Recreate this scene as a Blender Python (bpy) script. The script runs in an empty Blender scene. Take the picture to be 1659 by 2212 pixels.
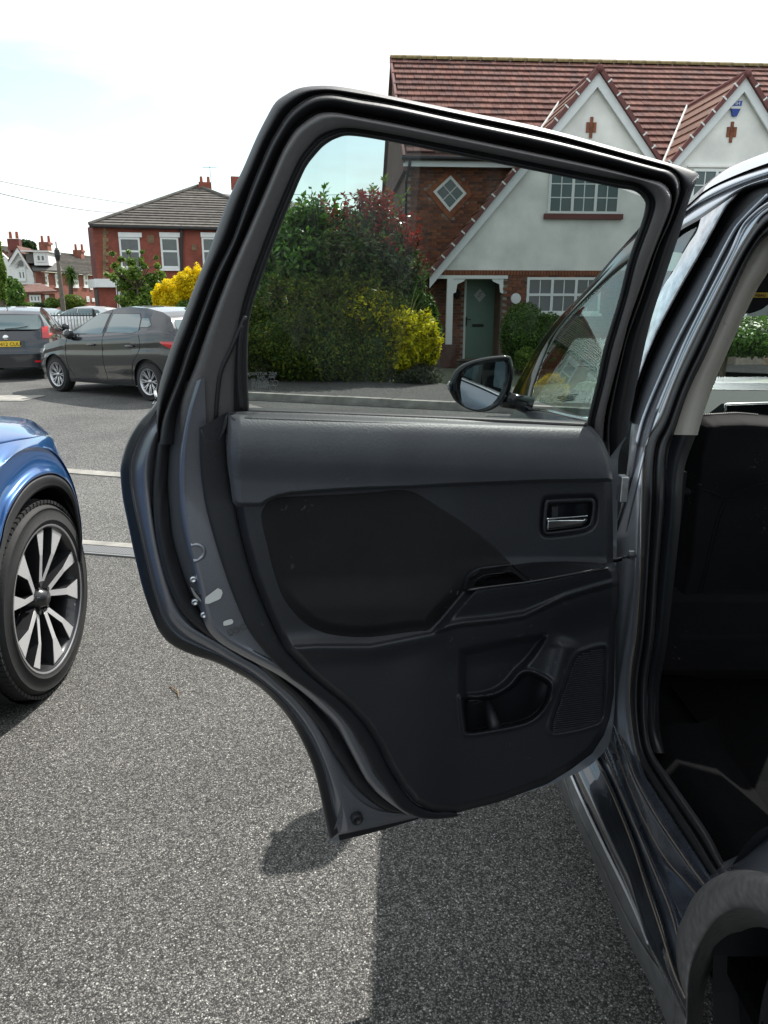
import bpy, math, random
import numpy as np
from mathutils import Vector, Matrix, Euler
from mathutils.geometry import tessellate_polygon
random.seed(7); RNG = np.random.default_rng(7)
scene = bpy.context.scene
col = scene.collection

# ------------------------------------------------------------------ camera, world, sun, exposure
CAM_H = 1.42
PITCH = math.radians(15.5)
FOC = 1580.0                      # focal length in units of a 1659 x 2212 picture
cam_data = bpy.data.cameras.new('camera'); cam = bpy.data.objects.new('camera', cam_data); col.objects.link(cam)
cam.location = (0, 0, CAM_H); cam.rotation_euler = (math.pi/2 - PITCH, 0, 0)
cam_data.sensor_fit = 'VERTICAL'; cam_data.sensor_height = 36.0; cam_data.lens = FOC/2212*36
cam_data.clip_start = 0.05; cam_data.clip_end = 2000
scene.camera = cam
SUN = Vector((0.466, 0.75, 1.0)).normalized()
sun_el = math.asin(SUN.z); sun_az = math.atan2(SUN.x, SUN.y)
world = bpy.data.worlds.new('World'); scene.world = world; world.use_nodes = True
wt = world.node_tree; wt.nodes.clear()
def wn(t, **kw):
    n = wt.nodes.new(t)
    for k, v in kw.items(): setattr(n, k, v)
    return n
sky = wn('ShaderNodeTexSky', sky_type='NISHITA'); sky.sun_disc = False
sky.sun_elevation = sun_el; sky.sun_rotation = sun_az; sky.air_density = 1.0; sky.dust_density = 1.2; sky.ozone_density = 2.0
tc = wn('ShaderNodeTexCoord'); mp = wn('ShaderNodeMapping'); mp.inputs['Scale'].default_value = (1.5, 1.5, 7.0)
mp.inputs['Location'].default_value = (0.8, 0.2, 0.1)
nz = wn('ShaderNodeTexNoise'); nz.inputs['Scale'].default_value = 1.6; nz.inputs['Detail'].default_value = 5; nz.inputs['Distortion'].default_value = 0.5
rp = wn('ShaderNodeValToRGB'); rp.color_ramp.elements[0].position = 0.34; rp.color_ramp.elements[1].position = 0.50
mx = wn('ShaderNodeMix', data_type='RGBA'); mx.inputs['A'].default_value = (1, 1, 1, 1)
mx.inputs['B'].default_value = (7.6, 7.9, 8.1, 1)
tint = wn('ShaderNodeMix', data_type='RGBA', blend_type='MULTIPLY'); tint.inputs['Factor'].default_value = 1.0
tint.inputs['B'].default_value = (1.75, 1.75, 1.4, 1)
bg = wn('ShaderNodeBackground'); bg.inputs['Strength'].default_value = 0.10; wo = wn('ShaderNodeOutputWorld')
L = wt.links.new
L(tc.outputs['Generated'], mp.inputs['Vector']); L(mp.outputs[0], nz.inputs['Vector']); 
sx_ = wn('ShaderNodeSeparateXYZ'); L(tc.outputs['Generated'], sx_.inputs[0])
m1 = wn('ShaderNodeMath', operation='SUBTRACT'); m1.inputs[1].default_value = .19; L(sx_.outputs[2], m1.inputs[0])
m2 = wn('ShaderNodeMath', operation='DIVIDE'); m2.inputs[1].default_value = .075; L(m1.outputs[0], m2.inputs[0])
m3 = wn('ShaderNodeMath', operation='MULTIPLY'); L(m2.outputs[0], m3.inputs[0]); L(m2.outputs[0], m3.inputs[1])
m4 = wn('ShaderNodeMath', operation='MULTIPLY'); m4.inputs[1].default_value = -1; L(m3.outputs[0], m4.inputs[0])
m5 = wn('ShaderNodeMath', operation='EXPONENT'); L(m4.outputs[0], m5.inputs[0])
m6 = wn('ShaderNodeMath', operation='MULTIPLY_ADD'); m6.inputs[1].default_value = -.19; L(m5.outputs[0], m6.inputs[0]); L(nz.outputs['Fac'], m6.inputs[2]); L(m6.outputs[0], rp.inputs['Fac'])
L(sky.outputs[0], tint.inputs['A']); L(rp.outputs['Color'], mx.inputs['Factor']); L(tint.outputs['Result'], mx.inputs['A'])
L(mx.outputs['Result'], bg.inputs['Color']); L(bg.outputs[0], wo.inputs['Surface'])
sd_ = bpy.data.lights.new('sun', 'SUN'); sd_.energy = 4.2; sd_.angle = math.radians(0.5); sd_.color = (1.0, 0.96, 0.9)
so = bpy.data.objects.new('sun', sd_); col.objects.link(so); so.location = (3, 5, 12)
so.rotation_euler = SUN.to_track_quat('Z', 'Y').to_euler()
vs = scene.view_settings; vs.view_transform = 'Standard'; vs.look = 'None'; vs.gamma = 1.0; vs.use_curve_mapping = False
vs.exposure = 0.75
scene.cycles.caustics_reflective = False; scene.cycles.caustics_refractive = False

# ------------------------------------------------------------------ materials
MATS = {}
def nodes(name):
    m = bpy.data.materials.new(name); m.use_nodes = True
    nt = m.node_tree; b = nt.nodes['Principled BSDF']; MATS[name] = m
    return m, nt, b
def basic(name, c, rough=0.6, metal=0.0, coat=0.0, var=0.0, vscale=8.0, bump=0.0, bscale=60.0, spec=0.5, rvar=0.0, island=0.0):
    m, nt, b = nodes(name)
    b.inputs['Roughness'].default_value = rough; b.inputs['Metallic'].default_value = metal
    b.inputs['Coat Weight'].default_value = coat; b.inputs['Coat Roughness'].default_value = 0.04
    b.inputs['Specular IOR Level'].default_value = spec
    b.inputs['Base Color'].default_value = (*c, 1)
    tc = nt.nodes.new('ShaderNodeTexCoord')
    src = None
    if var > 0:
        n = nt.nodes.new('ShaderNodeTexNoise'); n.inputs['Scale'].default_value = vscale; n.inputs['Detail'].default_value = 6
        nt.links.new(tc.outputs['Object'], n.inputs['Vector'])
        r = nt.nodes.new('ShaderNodeMapRange'); r.inputs['From Min'].default_value = .3; r.inputs['From Max'].default_value = .7
        r.inputs['To Min'].default_value = 1-var; r.inputs['To Max'].default_value = 1+var
        nt.links.new(n.outputs['Fac'], r.inputs['Value']); src = r.outputs[0]
        if rvar > 0:
            q = nt.nodes.new('ShaderNodeMapRange'); q.inputs['To Min'].default_value = max(rough-rvar, .02); q.inputs['To Max'].default_value = rough+rvar
            nt.links.new(n.outputs['Fac'], q.inputs['Value']); nt.links.new(q.outputs[0], b.inputs['Roughness'])
    if island > 0:
        g = nt.nodes.new('ShaderNodeNewGeometry'); oi = nt.nodes.new('ShaderNodeObjectInfo')
        a = nt.nodes.new('ShaderNodeMath'); a.operation = 'ADD'; f = nt.nodes.new('ShaderNodeMath'); f.operation = 'FRACT'
        nt.links.new(g.outputs['Random Per Island'], a.inputs[0]); nt.links.new(oi.outputs['Random'], a.inputs[1]); nt.links.new(a.outputs[0], f.inputs[0])
        r = nt.nodes.new('ShaderNodeMapRange'); r.inputs['To Min'].default_value = 1-island; r.inputs['To Max'].default_value = 1+island
        nt.links.new(f.outputs[0], r.inputs['Value'])
        if src is None: src = r.outputs[0]
        else:
            k = nt.nodes.new('ShaderNodeMath'); k.operation = 'MULTIPLY'; nt.links.new(src, k.inputs[0]); nt.links.new(r.outputs[0], k.inputs[1]); src = k.outputs[0]
    if src is not None:
        v = nt.nodes.new('ShaderNodeVectorMath'); v.operation = 'SCALE'; v.inputs[0].default_value = c
        nt.links.new(src, v.inputs['Scale']); nt.links.new(v.outputs[0], b.inputs['Base Color'])
    if bump > 0:
        n = nt.nodes.new('ShaderNodeTexNoise'); n.inputs['Scale'].default_value = bscale; n.inputs['Detail'].default_value = 4
        nt.links.new(tc.outputs['Object'], n.inputs['Vector'])
        bp = nt.nodes.new('ShaderNodeBump'); bp.inputs['Strength'].default_value = bump; bp.inputs['Distance'].default_value = 0.004
        nt.links.new(n.outputs['Fac'], bp.inputs['Height']); nt.links.new(bp.outputs[0], b.inputs['Normal'])
    return m
def multi(name, cols, scale=5.0, rough=.7, bump=.3, bscale=40, island=True, spec=.3, trans=0.0, dist=.01):
    """colour picked per piece (random per island / object) out of a list, with fine noise"""
    m, nt, b = nodes(name)
    g = nt.nodes.new('ShaderNodeNewGeometry'); oi = nt.nodes.new('ShaderNodeObjectInfo')
    a = nt.nodes.new('ShaderNodeMath'); a.operation = 'ADD'; f = nt.nodes.new('ShaderNodeMath'); f.operation = 'FRACT'
    nt.links.new(g.outputs['Random Per Island'], a.inputs[0]); nt.links.new(oi.outputs['Random'], a.inputs[1]); nt.links.new(a.outputs[0], f.inputs[0])
    r = nt.nodes.new('ShaderNodeValToRGB'); e = r.color_ramp.elements
    while len(e) < len(cols): e.new(.5)
    for i, c in enumerate(cols): e[i].position = i/(len(cols)-1); e[i].color = (*c, 1)
    nt.links.new(f.outputs[0], r.inputs['Fac'])
    tc = nt.nodes.new('ShaderNodeTexCoord'); n = nt.nodes.new('ShaderNodeTexNoise'); n.inputs['Scale'].default_value = scale; n.inputs['Detail'].default_value = 5
    nt.links.new(tc.outputs['Object'], n.inputs['Vector'])
    q = nt.nodes.new('ShaderNodeMapRange'); q.inputs['From Min'].default_value = .3; q.inputs['From Max'].default_value = .7; q.inputs['To Min'].default_value = .72; q.inputs['To Max'].default_value = 1.28
    nt.links.new(n.outputs['Fac'], q.inputs['Value'])
    v = nt.nodes.new('ShaderNodeVectorMath'); v.operation = 'SCALE'
    nt.links.new(r.outputs['Color'], v.inputs[0]); nt.links.new(q.outputs[0], v.inputs['Scale']); nt.links.new(v.outputs[0], b.inputs['Base Color'])
    b.inputs['Roughness'].default_value = rough; b.inputs['Specular IOR Level'].default_value = spec
    if bump > 0:
        n2 = nt.nodes.new('ShaderNodeTexNoise'); n2.inputs['Scale'].default_value = bscale; nt.links.new(tc.outputs['Object'], n2.inputs['Vector'])
        bp = nt.nodes.new('ShaderNodeBump'); bp.inputs['Strength'].default_value = bump; bp.inputs['Distance'].default_value = dist
        nt.links.new(n2.outputs['Fac'], bp.inputs['Height']); nt.links.new(bp.outputs[0], b.inputs['Normal'])
    if trans > 0:
        out = nt.nodes['Material Output']; t = nt.nodes.new('ShaderNodeBsdfTranslucent'); ms = nt.nodes.new('ShaderNodeMixShader'); ms.inputs[0].default_value = trans
        nt.links.new(v.outputs[0], t.inputs['Color']); nt.links.new(b.outputs[0], ms.inputs[1]); nt.links.new(t.outputs[0], ms.inputs[2]); nt.links.new(ms.outputs[0], out.inputs['Surface'])
    return m
def glass(name, tintc, refl=0.06, ior=1.5, smudge=0.0, power=4.5):
    m, nt, b = nodes(name); nt.nodes.remove(b)
    out = nt.nodes['Material Output']
    t = nt.nodes.new('ShaderNodeBsdfTransparent'); t.inputs['Color'].default_value = (*tintc, 1)
    g = nt.nodes.new('ShaderNodeBsdfGlossy'); g.inputs['Roughness'].default_value = 0.0
    lw = nt.nodes.new('ShaderNodeLayerWeight'); lw.inputs['Blend'].default_value = .5
    pw = nt.nodes.new('ShaderNodeMath'); pw.operation = 'POWER'; pw.inputs[1].default_value = power; nt.links.new(lw.outputs['Facing'], pw.inputs[0])
    fr = nt.nodes.new('ShaderNodeMapRange'); fr.inputs['To Min'].default_value = refl; fr.inputs['To Max'].default_value = 1.0; nt.links.new(pw.outputs[0], fr.inputs['Value'])
    ms = nt.nodes.new('ShaderNodeMixShader')
    nt.links.new(fr.outputs[0], ms.inputs[0]); nt.links.new(t.outputs[0], ms.inputs[1]); nt.links.new(g.outputs[0], ms.inputs[2])
    last = ms
    if smudge > 0:
        tc = nt.nodes.new('ShaderNodeTexCoord'); mpp = nt.nodes.new('ShaderNodeMapping'); mpp.inputs['Scale'].default_value = (6, 6, 1.5)
        n = nt.nodes.new('ShaderNodeTexNoise'); n.inputs['Scale'].default_value = 3; n.inputs['Detail'].default_value = 8
        n2 = nt.nodes.new('ShaderNodeTexVoronoi'); n2.inputs['Scale'].default_value = 55
        r = nt.nodes.new('ShaderNodeMapRange'); r.inputs['From Min'].default_value = .55; r.inputs['From Max'].default_value = .85; r.inputs['To Max'].default_value = smudge
        r2 = nt.nodes.new('ShaderNodeMapRange'); r2.inputs['From Min'].default_value = .06; r2.inputs['From Max'].default_value = .03; r2.inputs['To Max'].default_value = smudge*1.2
        ad = nt.nodes.new('ShaderNodeMath'); ad.operation = 'ADD'
        df = nt.nodes.new('ShaderNodeBsdfDiffuse'); df.inputs['Color'].default_value = (.6, .6, .58, 1)
        ms2 = nt.nodes.new('ShaderNodeMixShader')
        nt.links.new(tc.outputs['Object'], mpp.inputs[0]); nt.links.new(mpp.outputs[0], n.inputs['Vector']); nt.links.new(tc.outputs['Object'], n2.inputs['Vector'])
        nt.links.new(n.outputs['Fac'], r.inputs['Value']); nt.links.new(n2.outputs['Distance'], r2.inputs['Value'])
        nt.links.new(r.outputs[0], ad.inputs[0]); nt.links.new(r2.outputs[0], ad.inputs[1]); nt.links.new(ad.outputs[0], ms2.inputs[0])
        nt.links.new(ms.outputs[0], ms2.inputs[1]); nt.links.new(df.outputs[0], ms2.inputs[2]); last = ms2
    nt.links.new(last.outputs[0], out.inputs['Surface'])
    return m
def leather(name, c, rough=.5, scale=230, strength=.5, dist=.0012, spec=.5, mott=.12):
    m, nt, b = nodes(name); b.inputs['Roughness'].default_value = rough; b.inputs['Specular IOR Level'].default_value = spec
    tc = nt.nodes.new('ShaderNodeTexCoord')
    v = nt.nodes.new('ShaderNodeTexVoronoi'); v.feature = 'SMOOTH_F1'; v.inputs['Scale'].default_value = scale
    n = nt.nodes.new('ShaderNodeTexNoise'); n.inputs['Scale'].default_value = scale*1.3; n.inputs['Detail'].default_value = 3
    mu = nt.nodes.new('ShaderNodeMath'); mu.operation = 'ADD'
    bp = nt.nodes.new('ShaderNodeBump'); bp.inputs['Strength'].default_value = strength; bp.inputs['Distance'].default_value = dist
    for q in (v, n): nt.links.new(tc.outputs['Object'], q.inputs['Vector'])
    nt.links.new(v.outputs['Distance'], mu.inputs[0]); nt.links.new(n.outputs['Fac'], mu.inputs[1]); nt.links.new(mu.outputs[0], bp.inputs['Height']); nt.links.new(bp.outputs[0], b.inputs['Normal'])
    n2 = nt.nodes.new('ShaderNodeTexNoise'); n2.inputs['Scale'].default_value = 9; n2.inputs['Detail'].default_value = 7
    nt.links.new(tc.outputs['Object'], n2.inputs['Vector'])
    r = nt.nodes.new('ShaderNodeMapRange'); r.inputs['From Min'].default_value = .3; r.inputs['From Max'].default_value = .7; r.inputs['To Min'].default_value = 1-mott; r.inputs['To Max'].default_value = 1+mott
    # scuffs: sparse pale scratches
    n3 = nt.nodes.new('ShaderNodeTexNoise'); n3.inputs['Scale'].default_value = 46; n3.inputs['Detail'].default_value = 5; n3.inputs['Distortion'].default_value = 2.0
    n4 = nt.nodes.new('ShaderNodeTexNoise'); n4.inputs['Scale'].default_value = 5.0
    for q in (n3, n4): nt.links.new(tc.outputs['Object'], q.inputs['Vector'])
    s1 = nt.nodes.new('ShaderNodeMapRange'); s1.inputs['From Min'].default_value = .64; s1.inputs['From Max'].default_value = .72
    s2 = nt.nodes.new('ShaderNodeMapRange'); s2.inputs['From Min'].default_value = .57; s2.inputs['From Max'].default_value = .66
    mm = nt.nodes.new('ShaderNodeMath'); mm.operation = 'MULTIPLY'
    nt.links.new(n3.outputs['Fac'], s1.inputs['Value']); nt.links.new(n4.outputs['Fac'], s2.inputs['Value']); nt.links.new(s1.outputs[0], mm.inputs[0]); nt.links.new(s2.outputs[0], mm.inputs[1])
    vv = nt.nodes.new('ShaderNodeVectorMath'); vv.operation = 'SCALE'; vv.inputs[0].default_value = c
    nt.links.new(n2.outputs['Fac'], r.inputs['Value']); nt.links.new(r.outputs[0], vv.inputs['Scale'])
    mxx = nt.nodes.new('ShaderNodeMix'); mxx.data_type = 'RGBA'; mxx.inputs['B'].default_value = (.10, .10, .105, 1)
    nt.links.new(mm.outputs[0], mxx.inputs['Factor']); nt.links.new(vv.outputs[0], mxx.inputs['A']); nt.links.new(mxx.outputs['Result'], b.inputs['Base Color'])
    return m
def asphalt(name, chips, dark, light, chip_frac=.55, bumpd=.004, rough=.85, patch=.15, warm=(1, .98, .93)):
    m, nt, b = nodes(name); b.inputs['Roughness'].default_value = rough; b.inputs['Specular IOR Level'].default_value = .35
    tc = nt.nodes.new('ShaderNodeTexCoord')
    wv = nt.nodes.new('ShaderNodeTexNoise'); wv.inputs['Scale'].default_value = chips*.7; wv.inputs['Detail'].default_value = 1
    vm = nt.nodes.new('ShaderNodeVectorMath'); vm.operation = 'MULTIPLY_ADD'; vm.inputs[1].default_value = (.006, .006, .006)
    nt.links.new(tc.outputs['Object'], wv.inputs['Vector']); nt.links.new(wv.outputs['Color'], vm.inputs[0]); nt.links.new(tc.outputs['Object'], vm.inputs[2])
    v = nt.nodes.new('ShaderNodeTexVoronoi'); v.inputs['Scale'].default_value = chips; v.inputs['Randomness'].default_value = 1
    nt.links.new(vm.outputs[0], v.inputs['Vector'])
    sep = nt.nodes.new('ShaderNodeSeparateColor'); nt.links.new(v.outputs['Color'], sep.inputs[0])
    r = nt.nodes.new('ShaderNodeValToRGB'); e = r.color_ramp.elements
    e[0].position = chip_frac-.12; e[0].color = (*[dark*w for w in warm], 1); e[1].position = 1.0; e[1].color = (*[light*w for w in warm], 1)
    q = e.new(chip_frac+.06); q.color = (*[(dark*2.6)*w for w in warm], 1); q2 = e.new(.9); q2.color = (*[light*.45*w for w in warm], 1)
    nt.links.new(sep.outputs[0], r.inputs['Fac'])
    d = nt.nodes.new('ShaderNodeMapRange'); d.inputs['From Min'].default_value = .62; d.inputs['From Max'].default_value = .38; d.inputs['To Min'].default_value = .35; d.inputs['To Max'].default_value = 1
    nt.links.new(v.outputs['Distance'], d.inputs['Value'])
    n = nt.nodes.new('ShaderNodeTexNoise'); n.inputs['Scale'].default_value = 1.1; n.inputs['Detail'].default_value = 7
    nt.links.new(tc.outputs['Object'], n.inputs['Vector'])
    rr = nt.nodes.new('ShaderNodeMapRange'); rr.inputs['From Min'].default_value = .3; rr.inputs['From Max'].default_value = .7; rr.inputs['To Min'].default_value = 1-patch; rr.inputs['To Max'].default_value = 1+patch
    nt.links.new(n.outputs['Fac'], rr.inputs['Value'])
    mu = nt.nodes.new('ShaderNodeMath'); mu.operation = 'MULTIPLY'; nt.links.new(d.outputs[0], mu.inputs[0]); nt.links.new(rr.outputs[0], mu.inputs[1])
    vv = nt.nodes.new('ShaderNodeVectorMath'); vv.operation = 'SCALE'; nt.links.new(r.outputs['Color'], vv.inputs[0]); nt.links.new(mu.outputs[0], vv.inputs['Scale']); nt.links.new(vv.outputs[0], b.inputs['Base Color'])
    bp = nt.nodes.new('ShaderNodeBump'); bp.inputs['Strength'].default_value = .8; bp.inputs['Distance'].default_value = bumpd
    nt.links.new(d.outputs[0], bp.inputs['Height']); nt.links.new(bp.outputs[0], b.inputs['Normal'])
    return m
def brickmat(name, c1, c2, mortar, scale=1.0):
    """far brickwork too small to tell apart: bricks laid in the surface's own plane coordinates"""
    m, nt, b = nodes(name); b.inputs['Roughness'].default_value = .85
    tc = nt.nodes.new('ShaderNodeTexCoord'); sp = nt.nodes.new('ShaderNodeSeparateXYZ'); cb = nt.nodes.new('ShaderNodeCombineXYZ'); ad = nt.nodes.new('ShaderNodeMath'); ad.operation = 'ADD'
    nt.links.new(tc.outputs['Object'], sp.inputs[0]); nt.links.new(sp.outputs[0], ad.inputs[0]); nt.links.new(sp.outputs[1], ad.inputs[1])
    nt.links.new(ad.outputs[0], cb.inputs[0]); nt.links.new(sp.outputs[2], cb.inputs[1])
    t = nt.nodes.new('ShaderNodeTexBrick'); t.inputs['Scale'].default_value = scale; t.inputs['Brick Width'].default_value = .225; t.inputs['Row Height'].default_value = .075; t.inputs['Mortar Size'].default_value = .008
    t.inputs['Color1'].default_value = (*c1, 1); t.inputs['Color2'].default_value = (*c2, 1); t.inputs['Mortar'].default_value = (*mortar, 1)
    nt.links.new(cb.outputs[0], t.inputs['Vector'])
    n = nt.nodes.new('ShaderNodeTexNoise'); n.inputs['Scale'].default_value = 1.2; n.inputs['Detail'].default_value = 8; nt.links.new(tc.outputs['Object'], n.inputs['Vector'])
    q = nt.nodes.new('ShaderNodeMapRange'); q.inputs['From Min'].default_value = .3; q.inputs['From Max'].default_value = .7; q.inputs['To Min'].default_value = .7; q.inputs['To Max'].default_value = 1.25; nt.links.new(n.outputs['Fac'], q.inputs['Value'])
    v = nt.nodes.new('ShaderNodeVectorMath'); v.operation = 'SCALE'; nt.links.new(t.outputs['Color'], v.inputs[0]); nt.links.new(q.outputs[0], v.inputs['Scale']); nt.links.new(v.outputs[0], b.inputs['Base Color'])
    bp = nt.nodes.new('ShaderNodeBump'); bp.inputs['Strength'].default_value = .5; bp.inputs['Distance'].default_value = .01; bp.invert = True
    nt.links.new(t.outputs['Fac'], bp.inputs['Height']); nt.links.new(bp.outputs[0], b.inputs['Normal'])
    return m

M = {}
M['drive'] = asphalt('driveway_tarmac', 250, .066, .56, .40, patch=.14, warm=(1, .975, .91))
M['apron'] = asphalt('apron_tarmac', 130, .09, .36, .35, warm=(1, .98, .92), patch=.1)
M['road'] = asphalt('road_asphalt', 90, .085, .24, .45, warm=(1, .99, .95), patch=.22)
M['pave'] = asphalt('pavement_asphalt', 80, .07, .26, .5)
M['kerb'] = basic('kerb_concrete', (.26, .25, .225), .9, var=.35, vscale=5, bump=.4, bscale=80)
M['earth'] = basic('far_ground', (.10, .11, .07), .95, var=.3, vscale=.5)
M['lawn'] = multi('lawn_grass', [(.12, .22, .015), (.2, .33, .02), (.27, .38, .03)], rough=.7, bump=0, trans=.3)
M['lawnbase'] = basic('lawn_soil', (.16, .26, .02), .9, var=.3, vscale=6)
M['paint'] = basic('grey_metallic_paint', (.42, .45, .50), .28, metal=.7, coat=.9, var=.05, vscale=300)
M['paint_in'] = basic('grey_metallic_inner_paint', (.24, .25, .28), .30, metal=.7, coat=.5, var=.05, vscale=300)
M['satin'] = basic('satin_black_frame', (.085, .080, .080), .34, var=.06, vscale=120, bump=.1, bscale=300)
M['skin'] = basic('dark_door_edge', (.016, .017, .019), .38, metal=.2, coat=.2)
M['rubber'] = basic('seal_rubber', (.012, .012, .014), .55, var=.25, vscale=25, bump=.12, bscale=200)
M['plastic'] = leather('black_trim_plastic', (.0165, .0175, .022), .50, 270, .5, .0005)
M['belt'] = leather('grained_belt_plastic', (.058, .062, .070), .50, 260, .55, .0006)  # base lifted above the black trim to carry the grazing sky sheen
M['edgeplastic'] = leather('dark_edge_plastic', (.012, .013, .016), .5, 280, .5, .0005)
M['cloth'] = leather('black_door_cloth', (.012, .0112, .0115), .85, 700, .5, .001, spec=.25, mott=.2)
M['gloss'] = basic('gloss_black_plastic', (.006, .006, .007), .08, coat=.3)
M['dark'] = basic('dark_recess', (.006, .007, .009), .6)
M['interior'] = basic('dark_interior_plastic', (.006, .0075, .010), .6, spec=.25, var=.15, vscale=20, bump=.2, bscale=200)
M['seat'] = leather('black_seat_cloth', (.012, .012, .014), .85, 500, .4, .001, spec=.2)
M['carpet'] = basic('black_carpet', (.002, .0023, .003), .95, spec=.1, var=.3, vscale=60, bump=.6, bscale=300)
M['beige'] = leather('beige_pillar_trim', (.34, .315, .28), .7, 300, .3, .001, mott=.03)
M['chrome'] = basic('chrome', (.8, .8, .8), .08, metal=1)
M['zinc'] = basic('zinc_steel', (.55, .56, .58), .35, metal=1, var=.2, vscale=80)
M['alu'] = basic('aluminium_alloy', (.52, .52, .54), .3, metal=.8)
M['rimdark'] = basic('dark_alloy', (.03, .03, .033), .3, metal=.3, coat=.5)
M['etch'] = basic('etched_mark', (.16, .17, .17), .7)
M['tyre'] = basic('tyre_rubber', (.013, .013, .0135), .75, var=.25, vscale=12, bump=.2, bscale=120)
M['whiteplastic'] = basic('white_plastic', (.6, .6, .58), .4)
M['door_glass'] = glass('tinted_door_glass', (.51, .55, .54), smudge=.09, refl=.05)
M['glass'] = glass('clear_car_glass', (.82, .90, .86), refl=.06)
M['screenglass'] = glass('low_reflection_windscreen', (.80, .88, .84), refl=.04, power=12)  # steep power suppresses the grazing reflection of sky and house
M['frontglass'] = glass('green_tinted_glass', (.66, .80, .74), refl=.10)
M['carglass'] = basic('parked_car_glass', (.09, .14, .145), .03, coat=1, spec=.9)
M['mirror'] = basic('mirror_glass', (.75, .78, .8), .0, metal=1)
M['bluepaint'] = basic('blue_metallic_paint', (.010, .085, .27), .28, metal=.45, coat=1, var=.05, vscale=300)
M['cladding'] = basic('wheel_arch_cladding', (.035, .036, .038), .6, var=.2, vscale=10, bump=.2, bscale=200)
M['dirtyclad'] = basic('dusty_arch_cladding', (.14, .135, .13), .6, var=.28, vscale=70, bump=.3, bscale=150)
M['greypaint'] = basic('dark_grey_car_paint', (.026, .028, .032), .2, metal=.5, coat=1)
M['darkpaint'] = basic('charcoal_car_paint', (.028, .030, .036), .25, metal=.5, coat=1)
M['whitepaint'] = basic('white_car_paint', (.75, .75, .76), .3, coat=1)
M['silverpaint'] = basic('silver_car_paint', (.4, .42, .45), .3, metal=.7, coat=1)
M['red'] = basic('red_lamp', (.55, .01, .015), .15, coat=1)
M['amber'] = basic('yellow_plate', (.85, .55, .02), .4)
M['print'] = basic('black_print', (.01, .01, .01), .5)
M['blueprint'] = basic('blue_print', (.02, .06, .3), .5)
M['lamp'] = basic('headlamp_lens', (.5, .53, .55), .05, coat=1, metal=.3)
M['iron'] = basic('black_iron', (.012, .012, .013), .45, spec=.5)
M['render'] = basic('white_roughcast', (.78, .77, .73), .95, var=.15, vscale=1.6, bump=1.0, bscale=14)
M['whitewall'] = basic('white_painted_wall', (.80, .80, .79), .8, var=.05, vscale=2)
M['upvc'] = basic('white_upvc', (.72, .74, .72), .35)
M['barge'] = basic('white_bargeboard', (.70, .72, .72), .5, var=.05, vscale=3)
M['pane'] = basic('window_pane', (.05, .065, .065), .04, coat=.6, var=.3, vscale=1.3)
M['curtain'] = basic('net_curtain', (.25, .27, .25), .9, var=.3, vscale=4)
M['brick'] = multi('red_brown_brick', [(.13, .055, .035), (.20, .075, .045), (.25, .10, .055), (.16, .075, .055), (.10, .05, .04)], scale=9, rough=.9, bump=.5, bscale=50)
M['orangebrick'] = multi('orange_brick', [(.22, .085, .05), (.26, .10, .055), (.19, .075, .045)], scale=9, rough=.9)
M['mortar'] = basic('mortar', (.26, .22, .18), .95, var=.2, vscale=8)
M['endwall'] = brickmat('brown_end_brickwork', (.12, .065, .045), (.15, .08, .055), (.13, .09, .07))
M['redbrick'] = brickmat('victorian_red_brick', (.31, .070, .042), (.23, .055, .036), (.20, .085, .06))
M['redbrick2'] = brickmat('terrace_red_brick', (.29, .085, .055), (.22, .065, .045), (.24, .13, .09))
M['darkbrick'] = brickmat('plum_brick', (.17, .035, .03), (.13, .03, .025), (.12, .06, .05))
M['buffbrick'] = multi('buff_brick', [(.30, .21, .14), (.38, .27, .18), (.25, .17, .12)], rough=.9)
M['stone'] = multi('sandstone', [(.22, .15, .08), (.3, .21, .12), (.17, .11, .07)], scale=4, rough=.9)
M['tile'] = multi('plum_red_roof_tile', [(.13, .068, .060), (.17, .080, .066), (.15, .085, .075), (.20, .098, .078), (.11, .066, .062)], scale=5, rough=.95, bump=.3, spec=.08)
M['gabletile'] = multi('brown_gable_tile', [(.16, .075, .05), (.19, .09, .06)], scale=5, rough=.8)
M['lichen'] = basic('mossy_ridge', (.16, .12, .05), .95, var=.5, vscale=5)
M['verge'] = basic('plum_verge', (.15, .055, .05), .8)
M['slate'] = multi('grey_concrete_tile', [(.085, .078, .07), (.11, .10, .09), (.13, .12, .105)], scale=3, rough=.85)
M['browntile'] = multi('brown_tile', [(.13, .07, .055), (.16, .085, .07)], rough=.85)
M['slateplain'] = basic('grey_slate', (.12, .115, .11), .8, var=.2, vscale=3)
M['brownroof'] = basic('brown_roof', (.12, .06, .05), .8, var=.2, vscale=3)
M['greendoor'] = basic('sage_green_door', (.16, .245, .20), .45, var=.05, vscale=3)
M['bark'] = basic('bark', (.10, .075, .055), .95, var=.3, vscale=12, bump=.6, bscale=30)
M['pole'] = basic('weathered_pole', (.14, .115, .095), .9, var=.2, vscale=6)
M['clay'] = basic('terracotta', (.32, .09, .05), .8)
M['lead'] = basic('lead_flashing', (.55, .55, .53), .7)
M['sign'] = basic('white_sign', (.7, .7, .7), .5)
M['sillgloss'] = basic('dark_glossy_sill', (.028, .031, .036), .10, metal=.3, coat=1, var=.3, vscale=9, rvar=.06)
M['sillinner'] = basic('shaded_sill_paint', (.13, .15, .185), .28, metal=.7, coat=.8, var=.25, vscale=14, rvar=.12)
M['sillsatin'] = basic('sill_skirt_plastic', (.13, .13, .128), .45, var=.18, vscale=30)
M['machined'] = basic('machined_alloy', (.62, .62, .63), .35, metal=.35)
M['sealer'] = basic('dusty_seam_sealer', (.20, .165, .13), .7)
M['linkbrick'] = M['redbrick2']
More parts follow.
